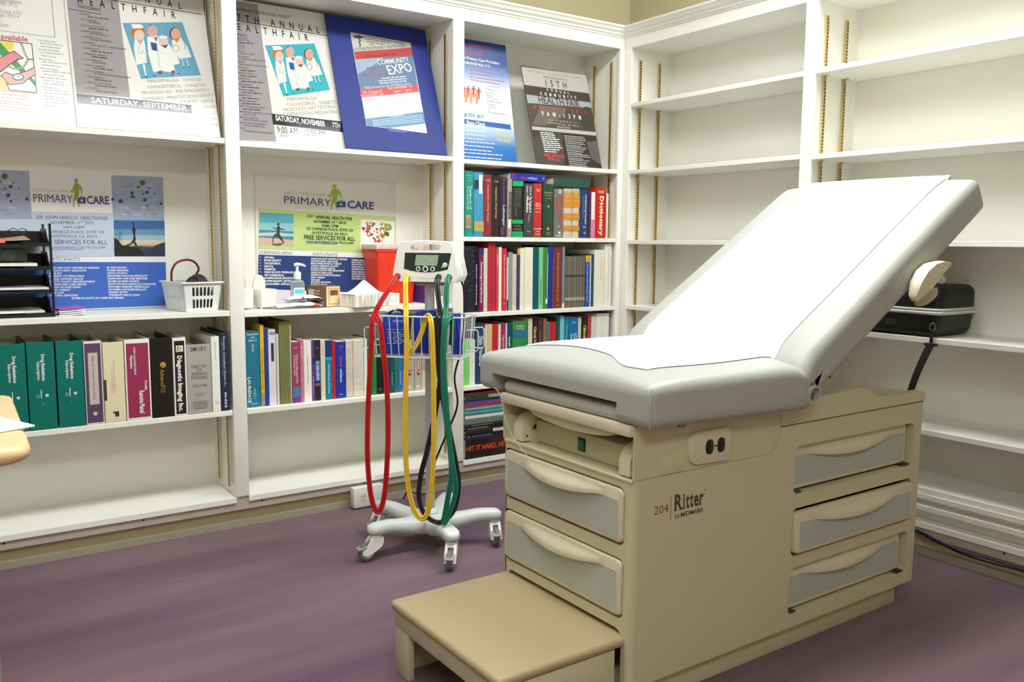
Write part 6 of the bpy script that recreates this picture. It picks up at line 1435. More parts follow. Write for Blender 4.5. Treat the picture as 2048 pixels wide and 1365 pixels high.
# body: near side, front, far side, rear with rounded upright corners
side_holes = [(0.427, 0.553), (0.262, 0.389), (0.104, 0.229)]
g = plate_holes([(BX0+R_, 0.068), (BX1-R_, 0.068), (BX1-R_, 0.611), (-1.044, 0.611), (-1.05, 0.585), (-1.06, 0.562), (-1.085, 0.548), (BX0+R_, 0.548)],
                [rrect(-0.985, -0.438, a, b, 0.018) for a, b in side_holes], SD, -0.03, 0.0)
front_holes = [(0.392, 0.527), (0.222, 0.363)]
g2 = plate_holes([(BY0+R_, 0.02), (BY1-R_, 0.02), (BY1-R_, 0.548), (BY0+R_, 0.548)], [rrect(BY0+0.026, BY1-0.01, a, b, 0.02) for a, b in front_holes] + [rrect(BY0+0.03, BY1-0.026, 0.022, 0.198, 0.02)], FR, -0.03, 0.0)
g.add(g2.v, g2.f)
g.box(BX0+R_, BX1-R_, BY1-0.03, BY1, 0.068, 0.611); g.box(BX1-0.03, BX1, BY0+R_, BY1-R_, 0.068, 0.611)
for cx, cy, s in ((BX0+R_, BY0+R_, 2), (BX1-R_, BY0+R_, 3), (BX1-R_, BY1-R_, 0), (BX0+R_, BY1-R_, 1)):
    z1 = 0.548 if cx < -1 else 0.611; z0 = 0.02 if cx < -1 else 0.068
    arc = [(cx+R_*math.cos(math.pi/2*(s+k/6)), cy+R_*math.sin(math.pi/2*(s+k/6))) for k in range(7)]
    arc2 = [(cx+(R_-0.017)*math.cos(math.pi/2*(s+k/6)), cy+(R_-0.017)*math.sin(math.pi/2*(s+k/6))) for k in range(7)]
    g.prism(arc+arc2[::-1], lambda a, b, h: (a, b, h), z0, z1)
obj('body', g, CREAM, tb, smooth=40)
obj('gap_shade_core', G().box(BX0+0.04, BX1-0.05, BY0+0.045, BY1-0.04, 0.21, 0.54).box(BX0+0.4, BX1-0.05, BY0+0.045, BY1-0.04, 0.075, 0.21), DARK, tb, smooth=0)  # dark core added as painted shade behind the drawer gaps
obj('skirt', G().rbox(BX0+0.03, -0.446, -1.743, -1.285, 0.0, 0.07, 0.004, 2), CREAM, tb)
obj('ledge_line', G().box(-1.046, BX1-0.012, BY0-0.0006, BY0+0.002, 0.6105, 0.6125), M((110, 98, 74), 0.7), tb, smooth=0)
# rear deck with its hump
pr = [(-1.044, 0.613), (BX1, 0.613), (BX1, 0.622), (BX1-0.006, 0.634), (BX1-0.022, 0.6425), (-0.60, 0.6445), (-0.625, 0.647), (-0.648, 0.657), (-0.668, 0.669), (-0.695, 0.677), (-0.73, 0.679), (-1.044, 0.668)]
obj('rear_deck', G().prism(pr, lambda a, b, h: (a, h, b), BY0+0.001, BY0+0.028).prism(pr, lambda a, b, h: (a, h, b), BY1-0.028, BY1-0.001).box(-1.044, BX1-0.02, BY0+0.02, BY1-0.02, 0.613, 0.636), CREAM, tb, smooth=40)
# drawers
def drawer(fn, a0, a1, b0, b1, k, flip, lab):
    """rounded drawer front: frame, recessed grey panel with a dipping top edge, bulging grip lip"""
    w = a1-a0; d = obj('drawer', smooth_plate(rrect(a0, a1, b0, b1, 0.014), fn, k-0.02, k, 0.006), CREAM2, tb, smooth=40)
    m = 0.014; p0, p1, q0, q1 = a0+m, a1-m, b0+0.012, b1-0.026
    N = 24
    def dip(u): # depth of the lip at position u across
        t = (u-0.12)/0.72
        return 0.0 if t <= 0 or t >= 1 else 0.017*math.sin(math.pi*t)**0.8
    top = [(p1-(p1-p0)*i/N, q1-dip(1-i/N if not flip else i/N)) for i in range(N+1)]
    poly = [(p0, q0+0.006), (p0+0.006, q0), (p1-0.006, q0), (p1, q0+0.006)] + top
    obj('panel', G().prism(poly, fn, k-0.004, k+0.0006), PANEL, d, smooth=0)
    # lip: surface from straight top line to the dipping line, bulging outward
    gl = G()
    def lip(u, v):
        uu = 0.1+0.76*u; a = p0+(p1-p0)*uu; dd = dip(uu if not flip else 1-uu)
        zt = q1+0.018; zb = q1-dd
        return fn(a, zt+(zb-zt)*v, k+0.0008+0.016*math.sin(math.pi*u)*math.sin(math.pi*0.5*min(1, v*1.35))**1.5)
    def under(u, v):
        uu = 0.1+0.76*u; a = p0+(p1-p0)*uu; dd = dip(uu if not flip else 1-uu); zb = q1-dd
        return fn(a, zb+0.004*v, (k+0.0008+0.016*math.sin(math.pi*u))*(1-v)+k*v)
    gl.grid(lip, 28, 8); gl.grid(under, 28, 2)
    obj('grip', gl, CREAM2, d, smooth=60)
    return d
for i, (a, b) in enumerate(front_holes): drawer(FR, BY0+0.031, BY1-0.014, a+0.006, b-0.005, 0.004, True, i)
for (a, b), k, x0, x1 in zip(side_holes, (-0.014, 0.012, -0.014), (-0.982, -0.979, -0.982), (-0.452, -0.442, -0.452)):
    drawer(SD, x0, x1, a+0.007, b-(0.010 if k > 0 else 0.004), k, False, 0)
    for xx in (-0.972, -0.47):
        obj('drawer_runner', G().box(xx-0.012, xx+0.022, BY0+0.002, BY0+0.022, a+0.001, a+0.006).box(xx-0.004, xx+0.008, BY0+0.004, BY0+0.02, a+0.0055, a+0.011), M((92, 92, 80), 0.4, metal=0.7), tb, smooth=0)
# upper front compartment: near and far cheeks, floor, top lip with drip pan
ck = [(BX0, 0.549), (-1.088, 0.549), (-1.063, 0.5635), (-1.053, 0.585), (-1.047, 0.612), (-1.047, 0.672), (BX0+0.005, 0.672), (BX0, 0.668)]
obj('cheek_panel', G().prism(ck, lambda a, b, h: (a, h, b), BY0, BY0+0.006), CREAM, tb, smooth=0)
obj('cheek_panel', G().prism(ck, lambda a, b, h: (a, h, b), BY1-0.006, BY1), CREAM, tb, smooth=0)
obj('compartment_floor', G().rbox(BX0-0.002, -1.05, BY0+0.006, BY1-0.006, 0.541, 0.5492, 0.002, 1), CREAM, tb)
obj('compartment_back', G().box(-1.10, -1.09, BY0+0.006, BY1-0.006, 0.5492, 0.66), DARK, tb, smooth=0)
obj('top_lip', G().rbox(BX0-0.012, -1.06, BY0+0.004, BY1-0.004, 0.646, 0.672, 0.003, 2), CREAM2, tb)
gp = G()
gp.grid(lambda u, v: (BX0-0.004+0.3*v, -1.71+0.33*u, 0.646-0.022*math.sin(math.pi*u)**0.5*(1-0.2*v)), 20, 4); gp.grid(lambda u, v: (BX0-0.004, -1.71+0.33*u, 0.6465-0.0225*math.sin(math.pi*u)**0.5*v), 20, 2)
obj('drip_pan', gp, CREAM, tb, smooth=50)
obj('extension_pad', G().bm(rounded_box(BX0-0.006, -1.2, BY0+0.024, BY1-0.004, 0.673, 0.704, 0.0145, 8)), M((190, 192, 190), 0.45, var=0.02, name='grey_pad_vinyl'), tb, smooth=50)
hb = obj('heater_box', G().rbox(BX0+0.045, -1.3, BY0+0.07, BY1-0.082, 0.549, 0.607, 0.006, 2), CREAM, tb)
sw = obj('power_switch', G().rbox(BX0+0.0425, BX0+0.05, -1.5475, -1.5185, 0.561, 0.595, 0.002, 1), M((30, 34, 30), 0.4), hb)
obj('switch_rocker', G().rbox(BX0+0.04, BX0+0.044, -1.543, -1.523, 0.565, 0.591, 0.0015, 1), M((24, 118, 84), 0.25, name='green_rocker'), hb)
# stirrup housings on both sides of the compartment
for yc in (BY1-0.062, BY0+0.036):
    arc = [(0.0, 0.0), (0.0, 0.03), (0.006, 0.048), (0.018, 0.062), (0.036, 0.07), (0.09, 0.072), (0.09, 0.05), (0.05, 0.046), (0.036, 0.036), (0.03, 0.02), (0.028, 0.0)]
    s = obj('stirrup_housing', G().prism(arc, lambda a, b, h: (BX0+0.004+a, h, 0.553+b), yc-0.018, yc+0.018), CREAM2, tb, smooth=30)
    obj('pivot_pin', G().cyl((BX0+0.02, yc-0.0185, 0.566), (BX0+0.02, yc-0.0165, 0.566), 0.003, n=10), DARK, s)
    obj('mounting_block', G().box(BX0+0.03, BX0+0.09, yc-0.03, yc+0.026, 0.5495, 0.582), M((200, 192, 172), 0.5), s, smooth=0)
# outlet plate and blank plate
pl = [(-1.3767, 0.592), (-1.375, 0.622), (-1.368, 0.634), (-1.352, 0.6385), (-1.25, 0.638), (-1.241, 0.633), (-1.237, 0.622), (-1.237, 0.572), (-1.241, 0.5615), (-1.252, 0.557), (-1.35, 0.560), (-1.366, 0.565), (-1.375, 0.574)]
op = obj('outlet_plate', smooth_plate(pl[::-1], SD, 0.0, 0.009, 0.004), CREAM2, tb, smooth=40)
for xx in (-1.3135, -1.2745):
    rec = obj('receptacle', smooth_plate([(xx+0.0155*math.cos(t*math.pi/12)*(1 if abs(math.cos(t*math.pi/12)) < 0.75 else 0.86), 0.598+0.018*math.sin(t*math.pi/12)) for t in range(24)], SD, 0.008, 0.0105, 0.001), M((36, 34, 34), 0.35, name='black_receptacle'), op)
    for dz in (-0.005, 0.005): obj('socket_slot', G().box(xx-0.006, xx+0.002, BY0-0.0108, BY0-0.0104, 0.598+dz-0.001, 0.598+dz+0.001), M((8, 8, 8), 0.9), op, smooth=0)
obj('plate_screw', G().cyl((-1.294, BY0-0.0088, 0.598), (-1.294, BY0-0.0102, 0.598), 0.003, n=12), M((90, 84, 72), 0.3, metal=0.8), op)
obj('blank_plate', smooth_plate(rrect(-1.461, -1.385, 0.551, 0.5915, 0.008), SD, 0.0, 0.0025, 0.0012), CREAM, tb, smooth=40)
obj('catch_pin', G().cyl((-1.432, -1.79, 0.664), (-1.412, -1.79, 0.664), 0.004, n=10), M((150, 150, 150), 0.25, metal=0.9), tb)
# lettering on the near side
BRN = M((84, 66, 56), 0.5, name='brown_print')
g = G(); n_ = (0, -1, 0)
put_text(g, '204', (-1.4764, BY0-0.0004, 0.462), (1, 0, 0), (0, 0, 1), 0.044, 0.0195, bold=-0.004)
def serif(x, z, w, h=0.0016): g.add([(x-w/2, BY0-0.00045, z), (x+w/2, BY0-0.00045, z), (x+w/2, BY0-0.00045, z+h), (x-w/2, BY0-0.00045, z+h)], [(0, 1, 2, 3)])
xb, zb_ = -1.4131, 0.4612
for ch, dx, w_, h_, feet, tops in (('R', 0.0, 0.0255, 0.036, ((0.0035, 0.0115), (0.0245, 0.007)), ((0.0045, 0.011),)), ('i', 0.0275, 0.0052, 0.036, ((0.0026, 0.0105),), ()), ('t', 0.0365, 0.0115, 0.036, ((0.0062, 0.007),), ()),
                                   ('t', 0.0495, 0.0115, 0.036, ((0.0062, 0.007),), ()), ('e', 0.0625, 0.0165, 0.036, (), ()), ('r', 0.0815, 0.0135, 0.036, ((0.0028, 0.0105),), ((0.001, 0.005),))):
    put_text(g, ch, (xb+dx, BY0-0.0004, zb_), (1, 0, 0), (0, 0, 1), w_, h_, bold=0.03)
    for fx, fw in feet: serif(xb+dx+fx, zb_, fw)
    for fx, fw in tops: serif(xb+dx+fx, zb_+(0.0344 if ch == 'R' else 0.0225), fw)
put_text(g, 'by', (-1.4106, BY0-0.0004, 0.4425), (1, 0, 0), (0, 0, 1), 0.015, 0.011)
put_text(g, 'MIDMARK', (-1.392, BY0-0.0004, 0.4425), (1, 0, 0), (0, 0, 1), 0.075, 0.0105, bold=0.02)
g.add([(-1.3125+0.0025*math.cos(t), BY0-0.0004, 0.494+0.0025*math.sin(t)) for t in [k*math.pi/5 for k in range(10)]], [tuple(range(10))])
obj('maker_lettering', g, BRN, tb, smooth=0, kind='stuff')
obj('lettering_bar', G().box(-1.4262, -1.4238, BY0-0.0005, BY0, 0.443, 0.496), M((168, 110, 96), 0.5), tb, smooth=0)
# pull-out step
st = obj('step', G().rbox(-1.868, -1.56, -1.7405, -1.722, 0.0, 0.1605, 0.003, 2).rbox(-1.868, -1.56, -1.296, -1.2775, 0.0, 0.1605, 0.003, 2).rbox(-1.872, -1.852, -1.741, -1.277, 0.118, 0.1618, 0.003, 2)
         .rbox(-1.8712, -1.853, -1.345, -1.2778, 0.0, 0.121, 0.003, 2).rbox(-1.8712, -1.853, -1.7402, -1.675, 0.0, 0.121, 0.003, 2).box(-1.85, -1.56, -1.721, -1.297, 0.15, 0.1605), CREAM, tb, smooth=40)
bm = rounded_box(-1.882, -1.50, -1.748, -1.27, 0.161, 0.1865, 0.012, 8)
obj('step_tread', G().bm(bm), M((176, 158, 124), 0.55, var=0.02, scale=30, bump=0.12, bscale=420, name='tan_step_rubber'), st, smooth=50)
# ---- cushions
YN, YF = -1.826, -1.158
bm = rounded_box(-1.556, -1.005, YN, YF, 0.672, 0.766, 0.022, 14, extra=((), (-1.722, -1.716, -1.237, -1.231), (0.713, 0.719)))
for v in bm.verts:
    p = v.co
    if p.x < -1.50 and -1.718 < p.y < -1.235 and p.z < 0.716:
        p.x += 0.09
    nx = min(max((p.x+1.556)/0.12, 0), 1); ny = (p.y-(YN+YF)/2)/((YF-YN)/2)
    if p.z > 0.70:
        k = (p.z-0.70)/0.066
        p.z += k*(0.034*(1-abs(ny)**2.4)*math.sin(nx*math.pi/2)**0.7 + 0.004*nx)
    if p.x > -1.095 and p.z > 0.70: p.z -= 0.034*((p.x+1.095)/0.09)**2*(p.z-0.70)/0.09
    if p.z < 0.69 and p.x > -1.5: p.z -= 0.012*(p.x+1.5)/0.5
seat = obj('seat_cushion', G().bm(bm), VINYL, tb, smooth=55)
obj('seat_rail', G().rbox(-1.545, -1.2, -1.716, -1.237, 0.7155, 0.7225, 0.002, 1), CREAM2, seat)
obj('corner_seam', G().tube([(-1.551, YN+0.005, 0.676), (-1.5525, YN+0.0035, 0.70), (-1.552, YN+0.004, 0.735), (-1.546, YN+0.009, 0.758)], 0.0017, 6), VINYL, seat)
TH_B = math.radians(32.2); PB = Vector((-0.9787, 0, 0.7056)); DB = Vector((math.cos(TH_B), 0, math.sin(TH_B))); NB = Vector((-math.sin(TH_B), 0, math.cos(TH_B)))
def back_top(s, y):
    ny = (y-(YN+YF)/2)/((YF-YN)/2); ns = min(max((0.886-s)/0.15, 0), 1)
    return 0.098 + 0.03*(1-abs(ny)**2.6)*math.sin(ns*math.pi/2)**0.6
bm = rounded_box(-0.05, 0.886, YN, YF, -0.004, 0.098, 0.024, 16)
for v in bm.verts:
    s, y, t = v.co.x, v.co.y, v.co.z
    if t > 0.045: t += (t-0.045)/0.053*(back_top(s, y)-0.098)
    if s < 0.06 and t > 0.04: t -= 0.04*((0.06-s)/0.11)**2
    if s < 0.02 and t < 0.04: s += 0.02
    v.co = PB + DB*s + NB*t + Vector((0, y, 0))
backrest = obj('backrest_cushion', G().bm(bm), VINYL, tb, smooth=55)
obj('backrest_pan', G().rbox(0.06, 0.82, YN+0.06, YF-0.06, -0.02, -0.003, 0.003, 1, mat=Matrix(((DB.x, 0, NB.x, PB.x), (0, 1, 0, 0), (DB.z, 0, NB.z, PB.z), (0, 0, 0, 1)))), CREAM, tb)
# rolled vinyl ends at the hinge
for yy, dy in ((YN, 1), (YF, -1)):
    g = G(); prof = []
    for k in range(26):
        a = math.pi*1.25 - k*0.26; r = 0.033-0.0009*k; prof.append((-1.0+r*math.cos(a), 0.697+r*math.sin(a)))
    n_ = len(prof); th = 0.006
    inn = [(-1.0+(x+1.0)*0.72, 0.697+(z-0.697)*0.72) for x, z in prof]
    ys = sorted((yy-dy*0.004, yy+dy*0.05))
    vs = [(x, ys[0], z) for x, z in prof]+[(x, ys[0], z) for x, z in inn]+[(x, ys[1], z) for x, z in prof]+[(x, ys[1], z) for x, z in inn]
    fs = []
    for i in range(n_-1):
        fs += [(i, i+1, n_+i+1, n_+i), (2*n_+i, 3*n_+i, 3*n_+i+1, 2*n_+i+1), (i, 2*n_+i, 2*n_+i+1, i+1), (n_+i, n_+i+1, 3*n_+i+1, 3*n_+i)]
    g.add(vs, fs); obj('hinge_roll', g, VINYL, tb, smooth=50)
obj('hinge_web', G().prism([(-1.04, 0.70), (-0.985, 0.702), (-0.965, 0.722), (-0.985, 0.75), (-1.0, 0.757), (-1.04, 0.752)], lambda a, b, h: (a, h, b), YN+0.006, YF-0.006), VINYL, tb, smooth=40)
for yy in (-1.6, -1.35): obj('back_strut', G().tube([(-0.75, yy, 0.60), (-0.62, yy, 0.91)], 0.012, 10), M((160, 160, 158), 0.3, metal=0.8), tb)
# curved release handle below the backrest
ctr = [(-0.6258, 0.9175), (-0.6318, 0.9332), (-0.6192, 0.9678), (-0.5926, 0.9974), (-0.5552, 1.0156), (-0.5119, 1.0212), (-0.4704, 1.0179), (-0.4585, 1.0138)]
inn = [(-0.6204, 0.9163), (-0.592, 0.9311), (-0.5656, 0.951), (-0.5425, 0.9702), (-0.5192, 0.9896), (-0.4947, 1.0021), (-0.4731, 1.0089), (-0.4602, 1.0118)]
W_ = [0.006, 0.012, 0.017, 0.019, 0.019, 0.017, 0.012, 0.006]
N = len(ctr); vs = []
for (a, b), (c_, d_), w in zip(ctr, inn, W_):
    for yy in (-1, -0.6, 0, 0.6, 1):
        q = (1-yy*yy)*0.004; vs.append((a-q, -1.848+yy*w, b+q*0.6))
    for yy in (1, 0.6, 0, -0.6, -1): vs.append((c_, -1.848+yy*w, d_))
fs = [(i*10+k, i*10+(k+1) % 10, (i+1)*10+(k+1) % 10, (i+1)*10+k) for i in range(N-1) for k in range(10)] + [tuple(range(9, -1, -1)), tuple((N-1)*10+k for k in range(10))]
rh = obj('release_handle', G().add(vs, fs), M((224, 214, 192), 0.35, name='beige_handle_plastic'), tb, smooth=50)
def tongue(u, v):
    a = 2*math.pi*u; t = math.pi*(v-0.5); c, s_ = math.cos(t), math.sin(t)
    ex, ez = 0.058*c*math.cos(a), 0.02*c*math.sin(a)
    return (-0.494+ex*0.966-ez*0.26, -1.808+0.012*s_, 0.921+ex*0.26+ez*0.966)
obj('handle_tongue', G().grid(tongue, 24, 10), M((198, 184, 154), 0.5), rh, smooth=60)
obj('handle_bracket', G().tube([(-0.385, -1.79, 0.966), (-0.42, -1.793, 0.972), (-0.5, -1.80, 0.995), (-0.56, -1.81, 0.985)], [0.011, 0.013, 0.012, 0.008], 10), M((214, 212, 208), 0.4), rh, smooth=60)
# clear plastic strap hanging over the front compartment
obj('clear_strap', G().tube(spline_([(-1.551, -1.2273, 0.684), (-1.555, -1.2702, 0.664), (-1.556, -1.2893, 0.616), (-1.556, -1.315, 0.578), (-1.558, -1.3667, 0.546), (-1.56, -1.4037, 0.527)]), 0.0016, 6, flat=2.2), M((236, 238, 234), 0.15, trans=0.6, alpha=0.6, name='clear_plastic'), tb, smooth=60)
# ---- paper sheet lying on the table
PAPER = M((250, 250, 250), 0.75, var=0.01, scale=10, bump=0.02, bscale=300, name='exam_paper')
def seat_top(x, y):
    ny = (y-(YN+YF)/2)/((YF-YN)/2); nx = min(max((x+1.556)/0.12, 0), 1)
    ed = max(0.0, abs(y-(YN+YF)/2)-((YF-YN)/2-0.022))
    return 0.766 + 0.034*(1-abs(ny)**2.4)*math.sin(max(nx, 0)*math.pi/2)**0.7 + 0.004*nx - ed*0.5
def paper(u, v):
    """u along the table from head end to foot, v across from near to far"""
    y = -1.735 + 0.485*v
    wr = 0.008*math.exp(-((v-0.46-0.08*math.sin(u*5))/0.05)**2)*math.exp(-((u-0.45)/0.35)**2) + 0.006*math.exp(-((v-0.8+0.1*u)/0.04)**2)*math.exp(-((u-0.7)/0.2)**2) + 0.0008*math.sin(9*u+4*v)
    L1 = 0.05; L2 = 0.90; L3 = 0.47; tot = L1+L2+L3; d = u*tot
    if d < L1:
        s = 0.89; t = 0.06 + 0.06*d/L1
        return tuple(PB+DB*(s+0.002)+NB*min(t, back_top(0.88, y)+0.002)+Vector((0, y, 0)))
    if d < L1+L2:
        s = 0.886-(d-L1); q = back_top(s, y)+0.002+wr
        p = PB+DB*s+NB*q+Vector((0, y, 0))
        # blend onto the seat near the crease
        zs = seat_top(p.x, y)+0.0025
        if p.x < -1.0 and p.z < zs: p.z = zs
        return tuple(p)
    x0 = (PB+DB*(-0.014)+NB*(back_top(-0.014, y)+0.002)).x
    front = -1.468 - 0.03*math.exp(-((v-0.12)/0.12)**2) + 0.03*math.exp(-((v-0.6)/0.3)**2)
    k = (d-L1-L2)/L3; x = x0+(front-x0)*k
    yy = y + (0.0 if v > 0.3 else (-0.012*(0.3-v)/0.3*math.sin(k*math.pi)))
    return (x, yy, seat_top(x, yy)+0.0025+wr*(1-k)+0.002*math.sin(k*math.pi)*(v < 0.9)+0.0015*k*k)
from mathutils.bvhtree import BVHTree
_bv = [BVHTree.FromPolygons([Vector(v.co)+LOC[o.name] for v in o.data.vertices], [tuple(p.vertices) for p in o.data.polygons]) for o in (seat, backrest)]
def paper_on(u, v):
    p = Vector(paper(u, v))
    if u*1.42 < 0.05: return tuple(p+DB*0.004)
    zs = [h[0].z for h in (b.ray_cast(Vector((p.x, p.y, 2.0)), Vector((0, 0, -1))) for b in _bv) if h[0] is not None]
    wr = max(0.0, p.z-max(zs)) if zs else 0.0
    ed = min(1.0, v/0.06, (1-v)/0.06, (1-u)/0.03)
    return (p.x, p.y, max(zs)+0.0022+0.0008*ed+ed*min(wr, 0.012)) if zs else tuple(p)
obj('exam_paper', G().grid(paper_on, 150, 60), PAPER, smooth=60, label='sheet of white paper covering the examination table cushions', cat='paper')
# ================================================================ rolling cuff-inflation cart
CM0 = Vector((-1.357, -0.545, 0)); CN = Vector((-0.71308, -0.70108, 0)); CR_ = Vector((0.70108, -0.71308, 0))
CP = lambda a, z, off=0.0: CM0 + CR_*a + CN*off + Vector((0, 0, z))
def spline(pts, k=6):
    P = [Vector(p) for p in pts]; out = []
    for i in range(len(P)-1):
        a, b, c, d = P[max(i-1, 0)], P[i], P[i+1], P[min(i+2, len(P)-1)]
        for j in range(k):
            t = j/k; out.append(0.5*((2*b)+(c-a)*t+(2*a-5*b+4*c-d)*t*t+(3*b-a-3*c+d)*t**3))
    return out+[P[-1]]
LGREY = M((214, 220, 218), 0.4, var=0.01, name='pale_grey_casting')
MWHITE = M((244, 244, 240), 0.35, var=0.01, name='white_instrument_plastic')
cart = thing('rolling_monitor_cart', 'rolling white instrument cart with wire basket and coloured hanging hoses', 'cart', (CM0.x, CM0.y, 0))
# five-armed base
g = G(); arms = [186, 258.6, 331, 43, 115]
for A_ in arms:
    d = Vector((math.cos(math.radians(A_)), math.sin(math.radians(A_)), 0)); s = Vector((-d.y, d.x, 0))
    st_ = [(0.0, .088, .05, .028), (.05, .086, .046, .028), (.09, .088, .036, .025), (.13, .097, .03, .022), (.165, .105, .028, .02), (.2, .107, .028, .019), (.228, .107, .027, .018), (.243, .106, .022, .014), (.25, .105, .010, .008)]
    vs = []; n_ = 12
    for r, z, hw, hh in st_:
        for k in range(n_):
            t = 2*math.pi*k/n_; cx, sx = math.cos(t), math.sin(t)
            cx = math.copysign(abs(cx)**0.5, cx); sx = math.copysign(abs(sx)**0.5, sx)
            vs.append(CM0+d*r+s*(hw*cx)+Vector((0, 0, z+hh*sx)))
    fs = [(i*n_+k, i*n_+(k+1) % n_, (i+1)*n_+(k+1) % n_, (i+1)*n_+k) for i in range(len(st_)-1) for k in range(n_)] + [tuple((len(st_)-1)*n_+k for k in range(n_))]
    g.add(vs, fs)
g.lathe([(0.055, .058), (0.062, .07), (0.062, .1), (0.05, .112), (0.03, .118), (0.02, .12)], (CM0.x, CM0.y, 0), 24)
obj('base', g, LGREY, cart, smooth=50)
offs = [(-1, 0.05), (-0.62, -0.78), (-0.35, -0.94), (-0.3, -0.95), (-0.9, -0.4)]
for A_, od in zip(arms, offs):
    d = Vector((math.cos(math.radians(A_)), math.sin(math.radians(A_)), 0)); p = CM0+d*0.224; o = Vector((od[0], od[1], 0)).normalized(); ax = Vector((-o.y, o.x, 0))
    fork = G().cyl(p+Vector((0, 0, .072)), p+Vector((0, 0, .09)), 0.021, 0.021, 18)
    prf = [(-.022, .082), (.018, .082), (.03, .06), (.046, .042), (.05, .03), (.036, .022), (.022, .028), (.006, .036), (-.016, .05), (-.022, .066)]
    fork.prism(prf, lambda a, b, h: p+o*a+ax*h+Vector((0, 0, b)), 0.010, 0.019); fork.prism(prf, lambda a, b, h: p+o*a+ax*h+Vector((0, 0, b)), -0.019, -0.010)
    fork.prism([(-.022, .082), (.018, .082), (.022, .074), (-.02, .07)], lambda a, b, h: p+o*a+ax*h+Vector((0, 0, b)), -0.012, 0.012)
    cs = obj('caster', fork, MWHITE, cart, smooth=40)
    wc = p+o*0.030+Vector((0, 0, 0.0335))
    obj('wheel', G().lathe([(.012, -.0085), (.029, -.0085), (.0325, -.006), (.0335, 0), (.0325, .006), (.029, .0085), (.012, .0085)], wc, 28, ax), M((112, 112, 110), 0.6, name='grey_tyre'), cs, smooth=40)
    obj('hub_cap', G().lathe([(.022, -.0095), (.022, .0095)], wc, 20, ax), M((206, 208, 206), 0.4), cs, smooth=40)
    obj('brake_lever', G().rbox(.03, .066, -.016, .016, .052, .058, .002, 1, mat=Matrix.Translation(p) @ Matrix(((o.x, ax.x, 0, 0), (o.y, ax.y, 0, 0), (-0.25, 0, 1, 0.008), (0, 0, 0, 1)))), M((150, 154, 154), 0.5), cs)
    obj('swivel_ring', G().cyl(p+Vector((0, 0, .0885)), p+Vector((0, 0, .0925)), 0.0185, n=18), M((40, 40, 42), 0.6), cs)
# pole
obj('pole', G().cyl(CM0+Vector((0, 0, .1)), CM0+Vector((0, 0, .945)), 0.0165, n=24), M((186, 192, 192), 0.35, var=0.02, metal=0.2, name='grey_pole'), cart)
obj('pole_collar', G().lathe([(.03, .112), (.03, .124), (.022, .135), (.018, .137)], CM0, 24), LGREY, cart)
# instrument head
prof = [(-.1155, .951), (-.106, .9275), (.106, .9275), (.1155, .951), (.1, 1.03), (.0905, 1.055), (.082, 1.063), (0.0, 1.0675), (-.082, 1.063), (-.0905, 1.055), (-.1, 1.03)]
hole = [(x, z) for x, z in rrect(-.052, .052, 1.0345, 1.0535, .009, 4)]
g = plate_holes(prof, [hole], lambda a, b, k: CP(a, b, k), 0.012, 0.047)
# front rim softening and rear housing
nP = len(prof)
fr2 = [(x*0.982, 0.9975+(z-0.9975)*0.975) for x, z in prof]
g.add([CP(a, b, .047) for a, b in prof]+[CP(a, b, .051) for a, b in fr2], [(i, (i+1) % nP, nP+(i+1) % nP, nP+i) for i in range(nP)])
gf = plate_holes(fr2, [hole], lambda a, b, k: CP(a, b, k), 0.0485, 0.051); g.add(gf.v, gf.f)
bk = [(-.12, .953), (-.11, .929), (.11, .929), (.12, .953), (.104, 1.03), (-.104, 1.03)]
g.prism(bk, lambda a, b, h: CP(a, b, h), -0.05, 0.013)
head = obj('monitor_head', g, MWHITE, cart, smooth=35)
obj('under_bracket', G().prism([(-.06, .9275), (.07, .9275), (.05, .915), (-.035, .915)], lambda a, b, h: CP(a, b, h), -0.03, 0.03), M((150, 152, 150), 0.5), head, smooth=0)
sc = [(-.0705, 1.0255), (-.0745, .972), (-.05, .9655), (-.02, .962), (.003, .961), (.03, .9625), (.055, .966), (.0775, .972), (.0895, 1.0255)]
obj('control_panel', G().prism(sc, lambda a, b, h: CP(a, b, h), 0.0505, 0.0518), M((44, 50, 54), 0.25, var=0.03, name='dark_fascia'), head, smooth=0)
obj('display_screen', G().prism([(-.0365, .983), (.0402, .983), (.0462, 1.0185), (-.0315, 1.0185)], lambda a, b, h: CP(a, b, h), 0.0515, 0.0524), M((158, 182, 156), 0.2, var=0.05, scale=90, name='green_lcd'), head, smooth=0)
g = G()
for a in range(4): put_text(g, ['60  SEC', '15 mmHg', 'R', 'ON'][a], CP([-.02, -.02, .018, .028][a], [1.003, .996, .99, .99][a], .0526), CR_, (0, 0, 1), [.03, .03, .005, .008][a], .0035)
obj('screen_digits', g, M((120, 146, 120), 0.4), head, smooth=0, kind='stuff')
for a, r in ((-.0244, .0078), (.0006, .0098), (.0257, .008)):
    c_ = CP(a, .9722, .0522)
    b_ = obj('button', G().lathe([(r, 0), (r, .0022), (r*.66, .0026), (r*.66, .001)], c_, 24, CN), MWHITE, head)
    obj('button_centre', G().lathe([(r*.64, 0), (r*.64, .0016), (r*.3, .003)], c_, 20, CN), M((50, 54, 58), 0.3), head)
obj('start_button', G().lathe([(.0085, 0), (.0085, .0025), (.007, .0035)], CP(.0676, .9855, .0522), 24, CN), M((206, 226, 212), 0.4), head)
obj('start_mark', G().cyl(CP(.0585, .9785, .0522), CP(.0585, .9785, .0534), .0028, n=12), M((206, 226, 212), 0.4), head)
obj('name_strip', G().prism(rrect(-.03, .028, .9395, .9475, .002, 2), lambda a, b, h: CP(a, b, h), 0.0505, 0.0516), M((236, 238, 238), 0.5), head, smooth=0)
